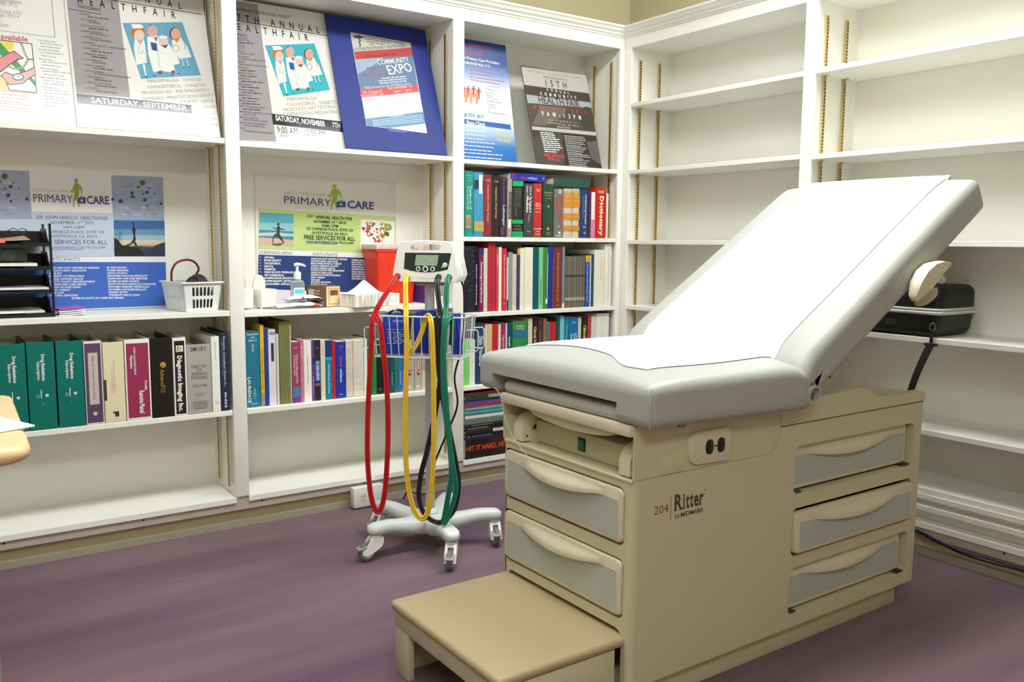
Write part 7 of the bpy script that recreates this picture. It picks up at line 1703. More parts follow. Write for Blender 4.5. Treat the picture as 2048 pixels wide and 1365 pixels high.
HOSES = {
'red': [(-0.0958, 0.9475, 0.05), (-0.0981, 0.9417, 0.075), (-0.1074, 0.9112, 0.1), (-0.1303, 0.8643, 0.125), (-0.1468, 0.8269, 0.138), (-0.1539, 0.7979, 0.148), (-0.1576, 0.707, 0.15), (-0.1661, 0.5731, 0.15), (-0.1729, 0.4377, 0.15), (-0.1727, 0.3011, 0.15), (-0.1616, 0.1897, 0.15), (-0.1392, 0.1409, 0.15), (-0.1176, 0.1926, 0.15), (-0.1061, 0.305, 0.15), (-0.1014, 0.4412, 0.15), (-0.1037, 0.5756, 0.15), (-0.113, 0.6836, 0.15), (-0.1232, 0.774, 0.148), (-0.1359, 0.8125, 0.14), (-0.1504, 0.8227, 0.128), (-0.1668, 0.8027, 0.112), (-0.1701, 0.7343, 0.1)],
'yellow': [(-0.0608, 0.9464, 0.05), (-0.0584, 0.9393, 0.08), (-0.0539, 0.9039, 0.1), (-0.0431, 0.8402, 0.13), (-0.0369, 0.8088, 0.145), (-0.0342, 0.7109, 0.15), (-0.0384, 0.5783, 0.15), (-0.0409, 0.4442, 0.15), (-0.0398, 0.3428, 0.15), (-0.0301, 0.2326, 0.15), (-0.0097, 0.1567, 0.15), (0.0179, 0.1311, 0.15), (0.0388, 0.1686, 0.15), (0.051, 0.2632, 0.15), (0.0564, 0.3819, 0.15), (0.0568, 0.5489, 0.15), (0.0554, 0.6809, 0.15), (0.0506, 0.787, 0.15), (0.0394, 0.8201, 0.14), (0.0249, 0.8168, 0.125), (0.0067, 0.7654, 0.118), (-0.0136, 0.7221, 0.116), (-0.0394, 0.69, 0.114)],
'black': [(0.0467, 0.9464, 0.05), (0.0481, 0.941, 0.08), (0.0553, 0.9059, 0.1), (0.0706, 0.8424, 0.125), (0.0827, 0.8118, 0.145), (0.0857, 0.731, 0.15), (0.0755, 0.6159, 0.15), (0.0567, 0.4991, 0.15), (0.0291, 0.372, 0.15), (0.0081, 0.2776, 0.15), (0.0009, 0.2003, 0.15), (0.0214, 0.1416, 0.15), (0.073, 0.1178, 0.15), (0.121, 0.1656, 0.15), (0.1362, 0.2515, 0.15), (0.1243, 0.352, 0.15), (0.104, 0.4513, 0.15), (0.0838, 0.5501, 0.15), (0.0705, 0.6486, 0.15), (0.0656, 0.7467, 0.15), (0.0626, 0.8032, 0.145), (0.0618, 0.8165, 0.13), (0.0596, 0.7752, 0.11), (0.0567, 0.7243, 0.1)],
'green': [(0.0828, 0.947, 0.05), (0.0839, 0.9416, 0.08), (0.0858, 0.9065, 0.1), (0.0908, 0.8429, 0.125), (0.0944, 0.8121, 0.145), (0.092, 0.7318, 0.155), (0.092, 0.6173, 0.155), (0.1003, 0.5021, 0.155), (0.1154, 0.3862, 0.155), (0.1188, 0.2857, 0.155), (0.1053, 0.2002, 0.155), (0.0933, 0.1243, 0.155), (0.1155, 0.1668, 0.155), (0.1358, 0.2445, 0.155), (0.1222, 0.3531, 0.155), (0.1104, 0.4527, 0.155), (0.1003, 0.5682, 0.155), (0.0937, 0.6829, 0.155), (0.0946, 0.7673, 0.152), (0.1028, 0.809, 0.145), (0.1105, 0.8193, 0.13), (0.11, 0.7852, 0.115), (0.101, 0.7256, 0.1)],

}
HC = {'red': (190, 28, 30), 'yellow': (236, 196, 52), 'black': (40, 40, 42), 'green': (28, 118, 96)}
def catmull_world(L, lift=0.0): return spline([CP(a, z+lift, o) for a, z, o in L], 6)
for nm, L in HOSES.items():
    L = [(a, z+(0.014 if z < 0.35 else 0.0), o+({'black': -0.0115, 'green': 0.011, 'yellow': 0.004}.get(nm, 0.0) if o >= 0.145 else 0.0)) for a, z, o in L]
    pts = catmull_world(L)
    for dd in (-0.0042, 0.0042):          # twin-bore hose: two tubes side by side
        q = []
        for i, p in enumerate(pts):
            t = (pts[min(i+1, len(pts)-1)]-pts[max(i-1, 0)]).normalized(); s = t.cross(CN)
            s = s.normalized() if s.length > 0.2 else CR_
            q.append(p+s*dd)
        obj('hose', G().tube(q, 0.0048, 8), M(HC[nm], 0.28, var=0.03, name=nm+'_rubber'), cart, smooth=70, label=nm+' rubber hose')
    obj('hose_port', G().lathe([(.0095, 0), (.0095, .006), (.0065, .008)], CP(L[0][0], L[0][1], .0505), 18, CN), M(HC[nm], 0.4, name=nm+'_rubber'), head)
# mains cable
obj('mains_cable', G().tube(spline([CP(.1, .935, -.03), CP(.112, .9, -.03), CP(.112, .8, -.035), CP(.105, .7, -.03), CP(.08, .6, -.03), CP(.09, .5, -.03), CP(.05, .4, -.05), CP(.0, .28, -.06), CP(-.03, .17, -.08), CP(-.09, .135, -.15), CP(-.16, .11, -.25), CP(-.2, .06, -.32)], 6), 0.0035, 8), M((30, 30, 32), 0.5), cart)
# wire basket
WIRE = M((226, 230, 230), 0.3, var=0.01, metal=0.1, name='white_coated_wire')
B0, B1, O0, O1, Z0, Z1 = -.168, .156, -.032, .132, .681, .818
def wire(name, pts, r=0.0021, closed=False, par=None):
    return obj(name, G().tube(pts, r, 6, closed=closed), WIRE, par or cart)
bas = wire('wire_basket', [CP(B0, Z1, O0), CP(B1, Z1, O0), CP(B1, Z1, O1), CP(B0, Z1, O1)], 0.003, True)
k_ = 0.012
wire('basket_wire', [CP(B0+k_, Z0, O0+k_), CP(B1-k_, Z0, O0+k_), CP(B1-k_, Z0, O1-k_), CP(B0+k_, Z0, O1-k_)], 0.0026, True, bas)
for i in range(12):
    a = B0+0.012+(B1-B0-0.024)*i/11; a2 = B0+k_+0.008+(B1-B0-2*k_-0.016)*i/11
    wire('basket_wire', [CP(a, Z1, O1), CP(a2, Z0, O1-k_), CP(a2, Z0, O0+k_), CP(a, Z1, O0)], 0.0017, par=bas)
for i in range(6):
    o = O0+0.016+(O1-O0-0.032)*i/5
    wire('basket_wire', [CP(B0, Z1, o), CP(B0+k_, Z0, o), CP(B1-k_, Z0, o), CP(B1, Z1, o)], 0.0017, par=bas)
for s, b in ((-1, B0), (1, B1)):
    for o in (0.0, 0.09):
        wire('basket_loop', [CP(b-s*0.004, .774, o), CP(b+s*0.028, .776, o), CP(b+s*0.034, .770, o), CP(b+s*0.034, .712, o), CP(b+s*0.028, .705, o), CP(b-s*0.008, .706, o)], 0.002, par=bas)
wire('basket_mount', [CP(-.017, .76, O0), CP(-.02, .76, 0.0), CP(-.017, .76, .02), CP(.017, .76, .02), CP(.02, .76, 0.0), CP(.017, .76, O0)], 0.003, par=bas)
# folded pressure cuffs standing in the basket
BLUE = M((24, 66, 178), 0.5, var=0.06, scale=40, bump=0.15, bscale=300, name='blue_cuff_fabric'); BLUE2 = M((18, 48, 140), 0.55, var=0.06, scale=40, bump=0.15, bscale=300, name='blue_cuff_fabric_dark')
def cuff(label, a0, a1, o0, z0, z1, lean, th, mat):
    t = thing('pressure_cuff', label, 'cuff', CP((a0+a1)/2, z0, o0), 'blue pressure cuffs in the wire basket')
    def sh(k):
        def f(u, v):
            a = a0+(a1-a0)*u; z = z0+(z1-z0)*v
            return CP(a+lean*(v-0.5), z-0.004*math.sin(6*u+k)*v, o0+k*th+0.004*math.sin(math.pi*u*2+k)+0.003*math.sin(5*v+k*3))
        return f
    for k in (0, 1):
        g = G().grid(sh(k), 12, 10); f1 = sh(k+0.55); g.grid(lambda u, v: f1(1-u, v), 12, 10)
        # close rims
        f0 = sh(k)
        g.grid(lambda u, v: tuple(Vector(f0(u, 1))*(1-v)+Vector(f1(u, 1))*v), 12, 1); g.grid(lambda u, v: tuple(Vector(f0(0, u))*(1-v)+Vector(f1(0, u))*v), 10, 1); g.grid(lambda u, v: tuple(Vector(f0(1, u))*(1-v)+Vector(f1(1, u))*v), 10, 1)
        obj('cuff_fold', g, mat, t, smooth=60)
    return t
c1 = cuff('large blue printed pressure cuff at the left of the basket', -.135, -.045, .078, .688, .822, .012, .016, BLUE)
g = G()
put_text(g, 'HUNTLEIGH', CP(-.094, .797, .1135), CR_, (0, 0, 1), .052, .0075, bold=.01)
for i in range(7):
    for j in range(3):
        q = CP(-.115+j*.02+(i % 3)*.002, .762-i*.0062, .1135); w_ = .016-.003*((i+j) % 3)
        g.add([q, q+CR_*w_, q+CR_*w_+Vector((0, 0, .0022)), q+Vector((0, 0, .0022))], [(0, 1, 2, 3)])
q = CP(-.118, .772, .1135); g.add([q, q+CR_*.062, q+CR_*.062+Vector((0, 0, .0012)), q+Vector((0, 0, .0012))], [(0, 1, 2, 3)])
obj('cuff_print', g, M((190, 205, 236), 0.5), c1, smooth=0, kind='stuff')
cuff('blue pressure cuff in the middle of the basket behind the yellow hose', -.035, .03, .045, .690, .83, .012, .018, BLUE2)
cuff('narrow blue pressure cuff leaning at the right of the basket', .094, .125, .05, .690, .822, -.008, .018, BLUE)
cuff('blue pressure cuff next to the pole at the back of the basket', .047, .078, .06, .690, .82, .006, .014, BLUE)
t = thing('strap', 'black hook and loop strap folded over the left end of the basket', 'strap', CP(-.13, .69, .05))
def strap(k):
    def f(u, v):
        a = u*math.pi
        return CP(-.1-.04*math.cos(a)*0.9, .792+.04*math.sin(a)+k*0.003, .03+.035*v)
    return f
obj('band', G().grid(strap(0), 16, 3).grid(strap(1), 16, 3), M((30, 30, 32), 0.8), t, smooth=60)
obj('tail', G().rbox(-.0018, .0018, -.016, .016, -.1, .0, .001, 1, mat=Matrix.Translation(CP(-.133, .802, .048))), M((30, 30, 32), 0.8), t)
# ================================================================ desk corner at the left
def rot_box(cx, cy, ang, w, d, z0, z1, r=0.003, seg=2, taper=0.0):
    """box with front-left corner at (cx,cy), turned by ang degrees"""
    a = math.radians(ang); m = Matrix.Translation((cx, cy, 0)) @ Matrix.Rotation(a, 4, 'Z')
    g = G().rbox(0, w, 0, d, z0, z1, r, seg)
    if taper:
        g.v = [((x-w/2)*(1-taper*(1-(z-z0)/(z1-z0)))+w/2, (y-d/2)*(1-taper*(1-(z-z0)/(z1-z0)))+d/2, z) for x, y, z in g.v]
    return g.xf(m)
WOOD = None
def wood_mat():
    m = bpy.data.materials.new('light_oak_laminate'); m.use_nodes = True; nt = m.node_tree; b = nt.nodes['Principled BSDF']; b.inputs['Roughness'].default_value = 0.35
    tc = nt.nodes.new('ShaderNodeTexCoord'); mp = nt.nodes.new('ShaderNodeMapping'); mp.inputs['Scale'].default_value = (2, 26, 26)
    nz = nt.nodes.new('ShaderNodeTexNoise'); nz.inputs['Scale'].default_value = 3; nz.inputs['Detail'].default_value = 5; cr = nt.nodes.new('ShaderNodeValToRGB')
    cr.color_ramp.elements[0].color = [lin(v) for v in (222, 186, 136)]+[1]; cr.color_ramp.elements[1].color = [lin(v) for v in (242, 216, 170)]+[1]
    nt.links.new(tc.outputs['Object'], mp.inputs[0]); nt.links.new(mp.outputs[0], nz.inputs['Vector']); nt.links.new(nz.outputs['Fac'], cr.inputs[0]); nt.links.new(cr.outputs[0], b.inputs['Base Color'])
    return m
desk = thing('desk', 'light wooden desk corner with rounded edge at the left of the frame', 'desk', (-3.3, -1.32, 0))
top = [(-3.95, -1.6), (-2.715, -1.6), (-2.692, -1.596), (-2.674, -1.584), (-2.663, -1.566), (-2.66, -1.545), (-2.645, -1.08), (-2.65, -1.066), (-2.66, -1.06), (-3.95, -1.06)]
def round_top(poly, z0, z1, r):
    n = len(poly); cx = sum(p[0] for p in poly)/n; cy = sum(p[1] for p in poly)/n; g = G(); vs = []; K = 6
    for k in range(K+1):
        a = -math.pi/2+math.pi*k/K; d = r*(1-math.cos(a)); z = (z0+z1)/2+math.sin(a)*(z1-z0)/2
        vs += [(x-(d if x > cx else -d)*1.0, y-(d if y > cy else -d)*1.0, z) for x, y in poly]
    fs = [(k*n+i, k*n+(i+1) % n, (k+1)*n+(i+1) % n, (k+1)*n+i) for k in range(K) for i in range(n)]+[tuple(range(n-1, -1, -1)), tuple(K*n+i for i in range(n))]
    return g.add(vs, fs)
obj('desk_top', round_top(top, 0.712, 0.742, 0.012), wood_mat(), desk, smooth=50)
GREYM = M((140, 144, 140), 0.5, var=0.03, name='grey_leg_paint')
obj('leg', G().rbox(-2.775, -2.7185, -1.52, -1.47, 0.0, 0.712, 0.004, 2), GREYM, desk)
obj('leg', G().rbox(-2.775, -2.7185, -1.16, -1.11, 0.0, 0.712, 0.004, 2), GREYM, desk)
obj('leg', G().rbox(-3.9, -3.85, -1.55, -1.5, 0.0, 0.712, 0.004, 2), GREYM, desk)
obj('leg', G().rbox(-3.9, -3.85, -1.16, -1.11, 0.0, 0.712, 0.004, 2), GREYM, desk)
obj('modesty_panel', G().box(-3.85, -2.775, -1.13, -1.12, 0.3, 0.712), GREYM, desk, smooth=0)
PW = M((246, 246, 246), 0.7, var=0.01, name='white_sheet')
def sheet(label, c0, ang, w, d, z, n=1, th=0.0006, mat=None, curl=0.0, name='paper_stack', cat='paper', par=None):
    m = Matrix.Translation((c0[0], c0[1], 0)) @ Matrix.Rotation(math.radians(ang), 4, 'Z')
    g = G().grid(lambda u, v: (u*w, v*d, z+th+curl*u*u*(0.4+0.6*v)), 12, 6).grid(lambda u, v: ((1-u)*w, v*d, z+curl*(1-u)**2*(0.4+0.6*v)), 12, 6)
    for f in (lambda u, v: (u*w, 0, z+v*th+curl*u*u*0.4), lambda u, v: ((1-u)*w, d, z+v*th+curl*(1-u)**2)): g.grid(f, 12, 1)
    g.grid(lambda u, v: (0, (1-u)*d, z+v*th), 6, 1); g.grid(lambda u, v: (w, u*d, z+v*th+curl*(0.4+0.6*u)), 6, 1)
    return obj(name, g.xf(m), mat or PW, par, smooth=30, label=label, cat=cat) if par is None else obj(name, g.xf(m), mat or PW, par, smooth=30)
sheet('loose white papers overhanging the wooden desk edge', (-2.845, -1.53), 21, 0.216, 0.28, 0.7432, th=0.003)

# ================================================================ left bay: letter trays
BLK = M((30, 31, 34), 0.35, var=0.05, scale=60, name='black_tray_plastic')
lt = thing('letter_tray_stack', 'stack of four black plastic letter trays on the left bay shelf', 'letter tray', (-2.58, 0.14, 0.8085))
TX0, TX1, TY0, TY1 = -2.742, -2.423, 0.04, 0.25
for i in range(4):
    z = 0.8105+0.0755*i
    g = G().rbox(TX0+0.004, TX1-0.006, TY0+0.006, TY1, z, z+0.004, 0.001, 1)
    # front lip broken by a wide finger scoop, side walls sloping up to the back
    for a0, a1 in ((TX0+0.004, TX0+0.085), (TX1-0.085, TX1-0.006)): g.rbox(a0, a1, TY0, TY0+0.006, z, z+0.012, 0.001, 1)
    g.rbox(TX0+0.085, TX1-0.085, TY0+0.012, TY0+0.018, z, z+0.008, 0.001, 1)
    wl = [(TY0+0.01, z+0.002), (TY1, z+0.002), (TY1, z+0.058), (TY0+0.085, z+0.058), (TY0+0.05, z+0.03), (TY0+0.01, z+0.012)]
    for xx in (TX0+0.004, TX1-0.0095): g.prism(wl, lambda a, b, h: (h, a, b), xx, xx+0.0035)
    g.box(TX0+0.0075, TX1-0.0095, TY1-0.004, TY1, z+0.002, z+0.05)
    tr = obj('tray', g, BLK, lt, smooth=30)
    for xx in (TX0, TX1-0.006):
        for yy in (TY0+0.002, TY1-0.034):
            obj('post', G().rbox(xx, xx+0.006, yy, yy+0.018, z-0.0015, z+0.0735, 0.0015, 1).box(xx-0.001, xx+0.006, yy-0.001, yy+0.019, z+0.068, z+0.0735), BLK, tr)
zt_ = 0.8105
sheet('white forms in the lowest black tray', (TX0+0.02, TY0+0.012), 0, 0.27, 0.19, zt_+0.0125, th=0.006)
sheet('white forms in the second black tray from the bottom', (TX0+0.05, TY0+0.009), 0, 0.255, 0.19, zt_+0.0755+0.0125, th=0.006)
sheet('pile of white and maroon edged forms in the third black tray', (TX0+0.02, TY0+0.006), 0, 0.255, 0.19, zt_+0.151+0.0125, th=0.009)
sheet('open brown folder lying in the top black tray', (TX0+0.02, TY0+0.02), 0, 0.24, 0.18, zt_+0.2265+0.0125, th=0.002, curl=0.02, mat=M((196, 160, 140), 0.6), name='file_folder', cat='folder')
t = thing('wallet', 'orange pouch at the front of the top black tray', 'pouch', (TX0+0.13, TY0+0.03, 1.05))
obj('pouch_body', G().rbox(TX0+0.06, TX0+0.19, TY0+0.004, TY0+0.02, 1.0462, 1.060, 0.004, 2), M((232, 128, 100), 0.6, var=0.05), t)
obj('flap', G().rbox(TX0+0.06, TX0+0.19, TY0+0.003, TY0+0.021, 1.0605, 1.063, 0.001, 1), M((212, 108, 86), 0.6), t)
g = G()
for cx in (0, 0.026): g.tube([(TX0+0.218+cx+0.011*math.cos(a), TY0+0.06, 1.086+0.008*math.sin(a)) for a in [k*math.pi/6 for k in range(12)]], 0.0012, 5, closed=True)
gl_ = thing('eyeglasses', 'small dark eyeglasses resting on the brown folder', 'glasses', (TX0+0.23, TY0+0.08, 1.07))
obj('rims', g, BLK, gl_); obj('temple', G().tube([(TX0+0.207, TY0+0.06, 1.088), (TX0+0.205, TY0+0.12, 1.087), (TX0+0.205, TY0+0.16, 1.078)], 0.0012, 5), BLK, gl_); obj('temple', G().tube([(TX0+0.255, TY0+0.06, 1.088), (TX0+0.257, TY0+0.12, 1.087), (TX0+0.257, TY0+0.16, 1.078)], 0.0012, 5), BLK, gl_)
dk = thing('round_case', 'dark grey round faced case lying in the second tray from the top', 'case', (TX0+0.2, 0.12, 0.98))
obj('case_body', G().rbox(TX0+0.14, TX0+0.255, 0.12, 0.15, 0.9865, 1.030, 0.005, 2), M((92, 94, 92), 0.5), dk)
obj('round_face', G().lathe([(0.02, 0), (0.02, 0.002), (0.018, 0.003)], (TX0+0.205, 0.1198, 1.008), 28, (0, -1, 0)), M((104, 106, 104), 0.4), dk)
for i in range(4):      # small pile of leaflets beside the trays
    m = Matrix.Translation((-2.412+0.003*(i % 2), 0.05+0.002*i, 0)) @ Matrix.Rotation(math.radians(-4+3*i), 4, 'Z')
    w = 0.078; z = 0.8092+0.0062*i; cu = 0.0015
    obj('leaflet', G().grid(lambda u, v: (u*w, v*0.11, z+0.0035+cu*u*u*3), 8, 2).grid(lambda u, v: ((1-u)*w, v*0.11, z+cu*(1-u)**2*3), 8, 2).grid(lambda u, v: (u*w, 0, z+0.0035*v+cu*u*u*3), 8, 1).grid(lambda u, v: (w, u*0.11, z+0.0035*v+cu*3), 2, 1).grid(lambda u, v: (0, (1-u)*0.11, z+0.0035*v), 2, 1).xf(m), M((176, 92, 190), 0.5, name='purple_leaflet') if i == 3 else PW, smooth=30, cat='leaflet', group='leaflets beside the letter trays',
        label=['bottom white leaflet of the small pile by the letter trays', 'second white leaflet from the bottom of the small pile', 'white leaflet just under the purple one', 'purple leaflet on top of the small pile by the letter trays'][i])
# ---- white plastic basket with stethoscope and cuff
BW = M((240, 241, 240), 0.35, var=0.01, name='white_basket_plastic')
wb = thing('plastic_basket', 'white slotted plastic basket holding a stethoscope in the left bay', 'basket', (-1.98, 0.09, 0.8085))
bm_ = Matrix.Translation((-2.028, 0.004, 0)) @ Matrix.Rotation(math.radians(9), 4, 'Z')
w_, d_, z0_, z1_ = 0.142, 0.19, 0.8095, 0.912
def arch(cx, b0, b1, hw):
    return [(cx-hw, b0), (cx+hw, b0), (cx+hw, b1-hw)]+[(cx+hw*math.cos(a), b1-hw+hw*math.sin(a)) for a in (math.pi/4, math.pi/2, 3*math.pi/4)]+[(cx-hw, b1-hw)]
def tap(a, z): return (z1_-z)/(z1_-z0_)*0.012
fh = [arch(0.036+0.0145*i, z0_+0.012+0.043*j, z0_+0.044+0.043*j, 0.005) for i in range(6) for j in range(2)]
g = plate_holes([(0.0, z0_), (w_, z0_), (w_, z1_), (0.0, z1_)], fh, lambda a, b, k: (a*(1-2*tap(a, b)/w_)+tap(a, b), tap(0, b)+k, b), 0.0, 0.002)
g2 = plate_holes([(0.0, z0_), (w_, z0_), (w_, z1_), (0.0, z1_)], fh, lambda a, b, k: (a*(1-2*tap(a, b)/w_)+tap(a, b), d_-tap(0, b)-k, b), 0.0, 0.002); g.add(g2.v, g2.f)
sh_ = [[(0.045+0.011*i, z0_+0.014+0.043*j), (0.049+0.011*i, z0_+0.014+0.043*j), (0.049+0.011*i, z0_+0.044+0.043*j), (0.045+0.011*i, z0_+0.044+0.043*j)] for i in range(10) for j in range(2)]
for xo, sg in ((0, 1), (w_, -1)):
    g2 = plate_holes([(0.0, z0_), (d_, z0_), (d_, z1_), (0.0, z1_)], sh_, lambda a, b, k: (xo+sg*(tap(0, b)+k), a*(1-2*tap(a, b)/d_)+tap(a, b), b), 0.0, 0.002); g.add(g2.v, g2.f)
g.box(0.012, w_-0.012, 0.012, d_-0.012, z0_, z0_+0.002)
obj('basket_wall', g.xf(bm_), BW, wb, smooth=30)
g = G()
for a, b, c, d in ((-0.006, w_+0.006, -0.006, 0.003), (-0.006, w_+0.006, d_-0.003, d_+0.006), (-0.006, 0.003, 0.003, d_-0.003), (w_-0.003, w_+0.006, 0.003, d_-0.003)): g.rbox(a, b, c, d, z1_-0.004, z1_+0.002, 0.001, 1)
obj('rim', g.xf(bm_), BW, wb)
MAR = M((132, 40, 66), 0.3, var=0.04, name='maroon_tubing')
sp = thing('stethoscope', 'maroon stethoscope tubing arching out of the white basket', 'stethoscope', (-2.0, 0.1, 0.83))
def inb(x, y, z): return tuple(bm_ @ Vector((x, y, z)))
obj('tubing', G().tube(spline([inb(0.018, 0.125, 0.885), inb(0.013, 0.125, 0.90), inb(0.010, 0.122, 0.922), inb(0.012, 0.12, 0.952), inb(0.03, 0.12, 0.979), inb(0.066, 0.118, 0.990), inb(0.1, 0.128, 0.98), inb(0.126, 0.155, 0.955), inb(0.124, 0.175, 0.93), inb(0.118, 0.177, 0.897)], 6), 0.0042, 8), MAR, sp, smooth=70)
obj('ear_tube', G().tube(spline([inb(0.03, 0.045, 0.902), inb(0.034, 0.043, 0.918), inb(0.048, 0.04, 0.93), inb(0.064, 0.04, 0.926), inb(0.07, 0.04, 0.917)], 5), 0.003, 7), M((30, 30, 32), 0.4), sp)
bp_ = thing('blood_pressure_cuff', 'black folded pressure cuff heaped in the white basket', 'cuff', (-1.95, 0.1, 0.82))
def heap(u, v):
    x = 0.022+0.1*u; y = 0.022+0.145*v
    e = (math.sin(math.pi*min(max(u, 0.0), 1))*math.sin(math.pi*v))**0.22
    return inb(x, y, 0.815+e*(0.06+0.078*min(1, u*1.25)**1.3+0.006*math.sin(14*u+5*v)+0.005*math.sin(9*v)))
obj('folded_cloth', G().grid(heap, 24, 20).grid(lambda u, v: inb(0.022+0.1*u, 0.022+0.145*(1-v), 0.8145), 4, 4), M((58, 60, 58), 0.75, var=0.1, bump=0.2, bscale=400, name='black_cuff_cloth'), bp_, smooth=60)
obj('blue_label', G().rbox(0.021, 0.05, 0.018, 0.021, 0.826, 0.862, 0.001, 1).xf(bm_), M((50, 66, 150), 0.6), bp_)

# ================================================================ middle bay: things on the shelf
ZS = 0.803
PWH = M((242, 240, 232), 0.45, var=0.01, name='white_plastic')
t = thing('plastic_holder', 'white plastic holder on small feet with an arched back plate', 'holder', (-1.71, 0.15, ZS))
obj('bin', rot_box(-1.728, 0.085, 6, 0.068, 0.07, ZS+0.006, ZS+0.075, 0.006, 3, taper=0.12), PWH, t)
ar = [(-0.03, 0.0), (0.03, 0.0), (0.026, 0.06)]+[(0.022*math.cos(a)+0.002, 0.085+0.03*math.sin(a)) for a in [k*math.pi/8 for k in range(9)]]+[(-0.024, 0.06)]
obj('back_plate', G().prism(ar, lambda a, b, h: (-1.706+a, h, ZS+0.012+b), 0.168, 0.178), PWH, t, smooth=30)
for dx, dy in ((-0.722, 0.1), (-0.67, 0.1), (-0.725, 0.145), (-0.675, 0.145)): obj('foot', G().cyl((-1+dx, dy, ZS), (-1+dx, dy, ZS+0.008), 0.004, n=10), PWH, t)
t = thing('plastic_holder', 'white plastic holder half hidden behind the stile', 'holder', (-1.775, 0.16, ZS))
obj('bin', rot_box(-1.802, 0.085, 2, 0.05, 0.07, ZS+0.006, ZS+0.08, 0.006, 3, taper=0.1), PWH, t)
obj('back_plate', G().prism(ar, lambda a, b, h: (-1.775+a*0.75, h, ZS+0.012+b), 0.168, 0.178), M((226, 220, 206), 0.5), t, smooth=30)
for dx in (-0.797, -0.757): obj('foot', G().cyl((-1+dx, 0.12, ZS), (-1+dx, 0.12, ZS+0.008), 0.004, n=10), PWH, t)
# hand gel bottle
sb_ = thing('pump_bottle', 'clear hand gel pump bottle with a blue label', 'bottle', (-1.553, 0.17, ZS)); bx_, by_ = -1.553, 0.165
CLEAR = M((226, 236, 236), 0.08, var=0.01, trans=0.75, ior=1.35, name='clear_gel_plastic')
def ell_lathe(prof, sx, sy, n=28):
    g = G(); vs = []
    for r, h in prof:
        for k in range(n):
            a = 2*math.pi*k/n; c, s = math.cos(a), math.sin(a); c = math.copysign(abs(c)**0.7, c); s = math.copysign(abs(s)**0.7, s)
            vs.append((bx_+r*c*sx, by_+r*s*sy, ZS+h))
    fs = [(i*n+k, i*n+(k+1) % n, (i+1)*n+(k+1) % n, (i+1)*n+k) for i in range(len(prof)-1) for k in range(n)]+[tuple(range(n-1, -1, -1)), tuple((len(prof)-1)*n+k for k in range(n))]
    return g.add(vs, fs)
obj('bottle_body', ell_lathe([(0.024, 0.0), (0.027, 0.004), (0.0275, 0.06), (0.027, 0.09), (0.023, 0.1), (0.013, 0.106), (0.012, 0.112)], 1.0, 0.65), CLEAR, sb_, smooth=50)
obj('label', G().grid(lambda u, v: (bx_-0.022+0.044*u, by_-0.0182-0.0004*math.sin(math.pi*u), ZS+0.03+0.045*v), 10, 2), M((214, 236, 238), 0.5), sb_)
obj('label_stripe', G().grid(lambda u, v: (bx_-0.018+0.036*u, by_-0.0188-0.0004*math.sin(math.pi*u), ZS+0.052+0.015*v), 10, 2), M((110, 200, 214), 0.5), sb_)
obj('pump_collar', G().lathe([(0.0145, 0.108), (0.0145, 0.132), (0.011, 0.137), (0.006, 0.138), (0.0055, 0.158)], (bx_, by_, ZS), 20), M((232, 236, 236), 0.4), sb_)
obj('pump_nozzle', G().tube([(bx_-0.012, by_, ZS+0.163), (bx_, by_, ZS+0.166), (bx_+0.02, by_, ZS+0.164), (bx_+0.034, by_, ZS+0.158)], [0.006, 0.0075, 0.0055, 0.004], 10), M((232, 236, 236), 0.4), sb_)
# plastic wrapped packs
for i, (lb, c0, ang, w, d, h, zz) in enumerate([('flat white plastic wrapped pack with red print at its end', (-1.672, 0.05), 4, 0.185, 0.09, 0.026, ZS), ('smaller white wrapped pack lying on the flat pack', (-1.625, 0.065), 8, 0.15, 0.07, 0.02, ZS+0.029)]):
    t = thing('wrapped_pack', lb, 'pack', (c0[0]+w/2, c0[1]+d/2, zz), 'wrapped packs')
    m = Matrix.Translation((c0[0], c0[1], 0)) @ Matrix.Rotation(math.radians(ang), 4, 'Z')
    def pk(u, v, s=1):
        e = (math.sin(math.pi*min(max(u, 0.02), 0.98)))**0.3*(math.sin(math.pi*min(max(v, 0.02), 0.98)))**0.3
        return (w*u, d*v, zz+0.0005+(h*e*(0.9+0.1*math.sin(17*u+4*v)) if s else 0))
    obj('wrapping', G().grid(lambda u, v: pk(u, v), 20, 10).grid(lambda u, v: pk(u, 1-v, 0), 20, 10).xf(m), M((244, 244, 242), 0.3, var=0.02, bump=0.1, bscale=120, name='plastic_wrap'), t, smooth=60)
    q = G()
    for j in range(4): q.box(w*0.76+0.002*j, w*0.93-0.003*(j % 2), d*0.04, d*0.04+0.0006, zz+0.006+j*0.003, zz+0.008+j*0.003) if i == 0 else None
    if i == 1: q.box(w*0.35, w*0.35+0.01, d*0.03, d*0.03+0.0006, zz+0.007, zz+0.014)
    q.v = [(x, y-0.004, z) for x, y, z in q.v]
    obj('red_print', q.xf(m), M((216, 70, 74), 0.5), t, smooth=0, kind='stuff' if i == 0 else None)
